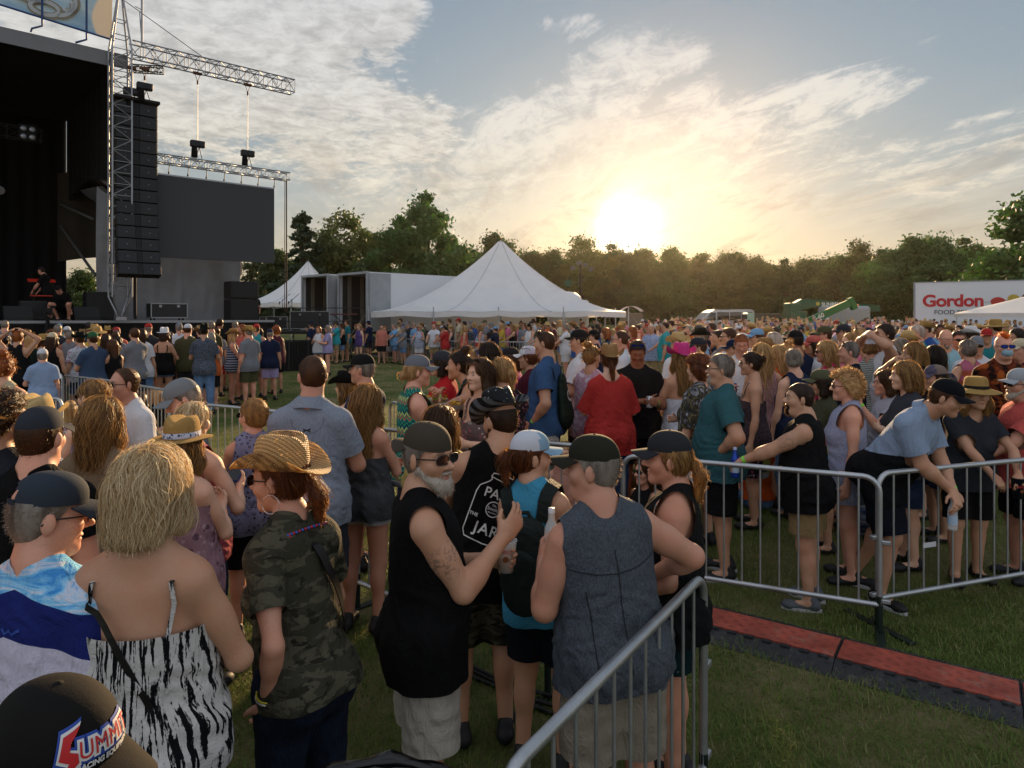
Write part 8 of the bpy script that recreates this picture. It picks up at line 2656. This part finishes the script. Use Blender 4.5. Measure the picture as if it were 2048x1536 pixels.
rows+=[
    (1302,648,19.0,150,'m','blue',('short','white'),None,'khaki',('hold','down'),None,'behind the short far barricade','tee','red',.7,('blue floral print',F_('blue_print','floral','8a9cbc','46588a','a4748c'))),
    (1330,643,18.2,70,'m','turquoise',('crew','dark'),None,'khaki',('rail','down'),None,'behind the short far barricade','tee','tan',.8),(1342,640,22.0,60,'m','blue',('crew','dark'),None,'khaki',('down','down'),None,mr),
    (1240,661,9.2,76,'m','white',('balding','brown'),None,'khaki',('down','down'),'clear','behind the tan cowboy hat','tee','red',.6),(1188,658,12.6,70,'m','navy',('short','dark'),'black cap','khaki',('down','down'),None,'behind the white tee and black cap','tee','red',.7),
    (1263,652,16.0,90,'f','red',('lob','ginger'),None,'denim',('down','down'),'sun',mr,'tee','pink',.4,('rust red',F_('rust','plain','8a3c30'))),(1210,655,15.0,80,'f','black',('bob','ginger'),None,'denim',('down','down'),None,mr,'tee','fair',.4,('black floral',F_('black_floral','floral','18181c','6a7088','8a8490'))),
    (1355,663,9.4,30,'m','cream',('short','grey'),'pale straw hat','khaki',('down','down'),None,'just behind the pink cowboy hat','tee','tan',.6,('white',WHITEF)),(1396,673,8.7,78,'m','tan',('short','brown'),'charcoal cap','khaki',('down','hold'),'sun','between the pink cowboy hat and the teal tee','tee','tan',.6),
    (1400,654,11.0,80,'m','light blue',('short','grey'),'black cowboy hat','denim',('down','down'),None,mr,'tee','tan',.5),(1437,659,10.4,80,'f','grey',('lowbun','dark'),None,'denim',('down','down'),None,mr,'tank','tan',.5),
    (1456,655,9.8,82,'m','white',('short','brown'),None,'khaki',('down','down'),'sun',mr,'tee','tan',.6),(1468,677,8.6,80,'m','white',('short','dark'),'navy cap','khaki',('down','down'),None,'left of the person with the blue can','tee','tan',.3),
    (1513,656,10.2,84,'m','navy',('short','brown'),'light blue cap','khaki',('down','down'),'sun',mr,'tee','tan',.6),(1529,674,9.0,60,'f','maroon',('lob','brown'),'brown cowboy hat','denim',('down','down'),None,mr,'tank','tan',.4),
    (1546,664,9.7,80,'f','cream',('shoulder','white'),None,'denim',('down','down'),'sunup',mr,'tee','fair',.4),(1567,680,8.5,60,'f','navy',('topbun','blond'),None,'denim',('down','hold'),None,mr,'tee','tan',.4),
    (1556,690,8.0,20,'f','orange',('shoulder','blond'),None,'denim',('down','down'),None,'left of the navy sleeveless blouse','tank','tan',.4),(1590,659,8.9,30,'m','navy',('crew','black'),'black cap','khaki',('down','down'),None,'above the grey gathered hair','tee','brown',.7),
    (1626,670,9.0,82,'f','white',('lob','dark'),'coral cap','denim',('down','down'),None,mr,'tee','tan',.4),(1648,651,10.2,78,'m','grey',('short','brown'),'olive cap','khaki',('down','down'),'sun',mr,'tee','red',.6),
    (1686,647,10.8,80,'m','charcoal',('short','dark'),'charcoal cap','khaki',('down','down'),'sun',mr,'tee','tan',.6),(1700,664,9.4,70,'f','pink',('pony','dirty'),None,'denim',('down','hold'),None,mr,'tee','fair',.5),
    (1768,638,8.3,84,'m','white',('short','black'),None,'khaki',('camera','camera'),None,mr,'tank','tan',.5),(1797,676,8.6,80,'f','turquoise',('bob','grey'),None,'denim',('hold','down'),'clear',mr,'tee','tan',.5),
    (1826,684,7.2,82,'m','black',('bob','dirty'),None,'jeans',('drink','down'),'clear','behind the tousled wavy hair','tee','tan',.5),(1868,690,7.6,-10,'f','grey',('vlong','black'),None,'denim',('down','down'),None,'between the wavy hair and the striped tank top','tee','tan',.4,('grey plaid',F_('grey_plaid','plaid','5a565e','2c2a32','8a8488'))),
    (1833,649,10.8,80,'m','teal',('short','white'),None,'khaki',('down','down'),'clear',mr,'tee','pink',.6),(1850,641,13.0,84,'m','blue',('short','brown'),'straw hat','khaki',('down','down'),None,mr,'tee','red',.6),
    (1815,660,10.0,60,'f','tan',('lob','dirty'),'pale straw hat','denim',('down','down'),None,mr,'tank','fair',.5),(1917,661,9.6,165,'m','orange',('short','dark'),None,'khaki',('down','down'),'sun',mr,'tee','red',.6,('rust',F_('rust2','plain','8a4630'))),
    (1941,651,12.6,30,'f','black',('shoulder','dark'),'white cowboy hat','denim',('down','down'),None,mr,'tank','tan',.4),(1973,656,11.2,150,'m','teal',('short','dark'),'red cap','khaki',('down','down'),None,mr,'tee','tan',.6),
    (1990,637,12.0,20,'m','light blue',('short','brown'),'straw sun hat','khaki',('down','down'),None,mr,'tee','tan',.6),(1953,671,8.9,150,'m','white',('short','grey'),'grey cap','khaki',('down','down'),'sun',mr,'polo','red',.7),
    (2033,656,9.6,70,'m','red',('short','black'),None,'khaki',('down','down'),'sun',mr,'tee','tan',.6),(2042,676,8.2,84,'m','maroon',('short','grey'),'cream cap','khaki',('mouth','down'),None,'behind the mohawk','tee','red',.8),
    (1880,648,13.8,160,'m','light blue',('short','dark'),None,'khaki',('down','down'),None,mr,'tee','brown',.6),(1735,655,12.0,80,'m','purple',('short','grey'),'navy cap','khaki',('down','down'),None,mr),(1718,655,11.4,84,'f','salmon',('lob','blond'),None,'denim',('down','down'),'sunup',mr,'tank'),
]
used={}
for r in rows:
    fol(*r)
# crew on and beside the stage
def crew(label,u,v,face,top,hair='crew',hat=None,arms=('down','down'),legs='stand',lean=0,skin='red',h=1.78,z=DK,xyz=None,pitch=0):
    p=xyz or S(u,v,z)
    Y=p.y
    f=person(label,0,top,Y,face,'m',.6,skin,S_('tee',F_('crew_black','plain','0d0d0f'),sleeve=.7),L_(F_('crew_black','plain','0d0d0f'),.95),(hair,'dark')if hair else None,hat,None,arms,legs=legs,lean=lean,h=h,gx=p.x,shoe=M_shoe,pitch=pitch)
    f.root.location=p
    return f
crew('bald stagehand in a black tee standing behind the speaker at the left edge',-3.75,1.3,190,0,None)
crew('stagehand in a black tee and dark cap bending over the red keyboards',-1.55,1.7,100,0,'short',cap(F_('cap_plum','plain','2c1a22')),('rail','rail'),lean=18)
crew('crouching stagehand in a black tee and cap reaching down to the stage edge',-1.35,.15,190,0,'short',cap(BLACK),(((.22,.30,-.28),(1,0,.2),(0,0,-1),.2),((.24,.30,-.28),(1,0,.2),(0,0,-1),.2)),'kneel',lean=38,pitch=20)
crew('stagehand in black with a cap standing on the side platform before the small tent',0,0,180,0,'short',cap(BLACK),xyz=Vector((-12.1,32.1,1.48)))

# ------------------------------------------------------------------ the rest of the crowd: copies of a dozen figures, each with its own clothes colours
def oc(name,rough=.85,tr=0.0,pat=None):
    m,T=new_mat(name)
    c=T.info('Color')
    n=T.noise(T.coord(),6,4,.6)
    col=T.mix(n,T.v('SCALE',c,.85),T.v('SCALE',c,1.12))
    if pat=='straw':col=T.mix(T.step(T.m('SINE',T.m('MULTIPLY',T.sep(T.coord())[2],320)),-.3,.3),col,T.v('SCALE',c,.7))
    finish(T,col,rough,0,T.bump(T.noise(T.coord(),18,3,.6),.4,.02),.3,tr)
    return m
OC=oc('crowd_cloth');OS=oc('crowd_skin',.5);OH=oc('crowd_hair',.5,.25);OT=oc('crowd_hat',.7,.1)
PR=[]
specs=[('m',.5,('down','down'),'tee',.9),('f',.4,('down','hold'),'tank',.5),('m',.8,('fold','fold'),'tee',.95),('f',.5,('phone','phone'),'tee',.8),('m',.4,('hold','down'),'tee',.9),('f',.3,('hip','down'),'tank',.45),('m',.6,('drink','down'),'tee',.9),('f',.6,('down','down'),'tee',.9),('m',.5,('hip','hip'),'tank',.9)]
class Holder:pass
for i,(sx_,wt_,ar_,st_,t_)in enumerate(specs):
    fig=Figure(1.76 if sx_=='m' else 1.65,sx_,wt_,0,0,0,[0,12,-10,0,8,-14,0,10,0][i],[0,0,4,20,0,0,-8,0,0][i],ar_[0],ar_[1],'stand',.026,i)
    fig.Y=20
    tmp=empty('tmp')
    V,F=fig.body();b=mk_mesh('body',V,F);b.materials.append(OS)
    sh=garment(fig,st_,OC,tmp,'shirt',sleeve=.65,loose=.7);lo=bottoms(fig,'shorts',OC,tmp,t=t_)
    hm={}
    for hs_ in(('crew','short','balding','messy')if sx_=='m' else('shoulder','lob','pony','long','bun','curly')):
        h_=make_hair(fig,hs_,OH,tmp);hm[hs_]=h_.data
    hc={hs_:make_hair(fig,hs_,OH,tmp,cap=True).data for hs_ in(('crew',)if sx_=='m' else('shoulder','lowpony'))}
    ht={}
    for kind in('cap','cowboy','sun'):
        before=set(bpy.data.objects)
        o=put_hat(fig,dict(kind=kind,mat=OT),tmp)
        ht[kind]=[(q.name.split('.')[0],q.data)for q in bpy.data.objects if q not in before]
    PR.append((b,sh.data,lo.data,hm,hc,ht,sx_,fig.h))
    for q in[q for q in bpy.data.objects if q is tmp or q.parent is tmp or(q.parent is not None and q.parent.parent is tmp)]:bpy.data.objects.remove(q)
HAIRC={'dark':'1c120c','brown':'46301e','fair':'9a7c4e','grey':'8a857c','auburn':'5e3318'}
def comp(root,name,me,c,parent=None):
    o=bpy.data.objects.new(name,me);o.parent=parent or root;o.color=tuple(hexc(c))+(1,);COL.objects.link(o)
    return o
taken=[(p.location.x,p.location.y)for p in PEOPLE]
combos={}
cr=random.Random(11)
def filler(px,Y,face,zone,z=None):
    x=at(px,Y)
    if z is None and any((x-a)**2+(Y-b)**2<.30 for a,b in taken):return False
    for _ in range(60):
        i=cr.randrange(len(PR));b,sh,lo,hm,hc,ht,sx_,hh=PR[i]
        col=cr.choice(list(CN));hk=cr.choice(['','','','cap','cap','straw hat','sun hat'])
        hcx=cr.choice(['white','black','grey','navy','red','olive','light blue'])if hk=='cap' else ''
        gn='tank top' if specs[i][3]=='tank' else 'tee'
        key=(zone,col,gn,hk,hcx,look(face))
        if key not in combos:break
    else:return False
    combos[key]=1
    hw={'':', bareheaded','cap':f' and {hcx} cap','straw hat':' and rolled straw hat','sun hat':' and round straw sun hat'}[hk]
    root=empty('person',(x,Y,gz(x,Y)),R(face),f'person in {col} {gn}{hw}, {look(face)}, {zone}','person','festival crowd')
    s_=cr.uniform(.95,1.05);root.scale=(s_,s_,s_)
    comp(root,'body',b,cr.choice([SKINS['tan'],SKINS['pink'],SKINS['red'],SKINS['fair'],SKINS['brown']]))
    comp(root,'shirt',sh,CN[col]);comp(root,'shorts',lo,cr.choice(['20242c','8a7a5c','2e4668','121214','5a5c60','a8a8ac']))
    hcol=HAIRC[cr.choice(list(HAIRC))]
    if hk:
        comp(root,'hair',hc[cr.choice(list(hc))],hcol)
        kd={'cap':'cap','straw hat':'cowboy','sun hat':'sun'}[hk]
        cc=CN[hcx]if hcx else cr.choice(['a88850','b89c68','8a6c40'])
        top_=None
        for nm,me in ht[kd]:
            o=comp(root,nm,me,cc,top_);top_=top_ or o
    else:comp(root,'hair',hm[cr.choice(list(hm))],hcol)
    taken.append((x,Y));PEOPLE.append(root)
    return True
def fill(n,pxr,Yr,fc,zone,tries=40):
    k=0
    for _ in range(n*tries):
        if k>=n:break
        Y=math.sqrt(cr.uniform(Yr[0]**2,Yr[1]**2));px=cr.uniform(*pxr)
        if filler(px,Y,cr.gauss(fc[0],fc[1]),zone):k+=1
    return k
fill(34,(-10,530),(14.5,20.5),(24,20),'below the stage')
fill(22,(645,1120),(28.5,30.6),(100,40),'by the tent front')
fill(16,(860,1240),(22.5,25),(84,16),'between the far rail and the middle barricades')if False else None
fill(26,(1130,1400),(19,31),(84,22),'beside the tent')
fill(30,(1390,1700),(11.5,19),(82,16),'mid-right crowd')
fill(26,(1700,2060),(12.5,19),(82,20),'far right crowd')
fill(34,(1280,2060),(19,29),(82,22),'deep right crowd')
print('people',len(PEOPLE))
# beyond those, the far crowd reads as one mass
Vs,Fs,Cs,off=[],[],[],0
r_=np.random.default_rng(21)
lowp=[]
for i in range(4):
    fig=Figure(1.76 if i%2==0 else 1.64,'m' if i%2==0 else 'f',.5,0,0,0,0,0,['down','hold','fold','phone'][i],'down','stand',.06,i)
    V,F=skin(fig.torso+fig.neck+[grow(p,.012)for n_ in 'RL' for p in fig.leg[n_]+fig.arm[n_][:1]]+fig.headw,.055)
    z=V[:,2];hz=fig.Hc[2]
    part_=np.where(z>hz+.02,0,np.where(z>fig.h*.84,1,np.where(z>fig.h*.53,2,np.where(z>fig.h*.29,3,1))))
    lowp.append((V,F,part_))
cl=[hexc(v)for v in CN.values()];sk_=[hexc(SKINS[k])for k in('tan','pink','red','fair','brown')];hh_=[hexc(v)for v in HAIRC.values()]+[hexc('b09058'),hexc('b4b8c2'),hexc('20242c'),hexc('9a7c4e')];pp=[hexc(v)for v in('20242c','8a7a5c','2e4668','121214')]
n_far=0
for _ in range(900):
    Y=math.sqrt(r_.uniform(29**2,50**2));px=r_.uniform(1285,2075);x=at(px,Y)
    if n_far>=330:break
    V,F,part_=lowp[r_.integers(4)]
    a=R(82+r_.normal(0,24));s_=r_.uniform(.94,1.06)
    Vs.append((V*s_)@rotz(a).T+A3(x,Y,gz(x,Y)));Fs.append(F+off);off+=len(V)
    tab=np.array([hh_[r_.integers(len(hh_))],sk_[r_.integers(len(sk_))],cl[r_.integers(len(cl))],pp[r_.integers(len(pp))]])
    Cs.append(tab[part_]);n_far+=1
# and people in the shade of the large tent
for _ in range(46):
    x,Y=r_.uniform(-5.6,5.4),r_.uniform(32,42)
    V,F,part_=lowp[r_.integers(4)]
    Vs.append(V@rotz(r_.uniform(0,6.28)).T+A3(x,Y,gz(x,Y)));Fs.append(F+off);off+=len(V)
    tab=np.array([hh_[r_.integers(len(hh_))],sk_[r_.integers(len(sk_))],cl[r_.integers(len(cl))],pp[r_.integers(len(pp))]]);Cs.append(tab[part_])
me=mk_mesh('crowd',np.concatenate(Vs),np.concatenate(Fs))
at_=me.attributes.new('tone','FLOAT_COLOR','POINT')
C4=np.concatenate(Cs);C4=np.concatenate([C4,np.ones((len(C4),1))],1)
at_.data.foreach_set('color',C4.astype(np.float32).ravel())
m,T=new_mat('far_crowd');a_=T.node('ShaderNodeAttribute',attribute_name='tone');finish(T,a_.outputs['Color'],.8)
tag(link('crowd',me,m),'distant standing crowd massed before the parked vehicles and under the tent',kind='stuff')
# ------------------------------------------------------------------ evening haze
hz=MB().box((0,60,13.2),(360,190,31),None)
m,T=new_mat('haze')
pv=T.node('ShaderNodeVolumePrincipled')
T.put(pv.inputs['Color'],(1.0,.90,.74));T.put(pv.inputs['Density'],.00007);T.put(pv.inputs['Anisotropy'],.84)
T.t.links.new(pv.outputs[0],T.node('ShaderNodeOutputMaterial').inputs['Volume'])
tag(hz.build('haze',m),'thin golden evening haze over the field',kind='stuff')
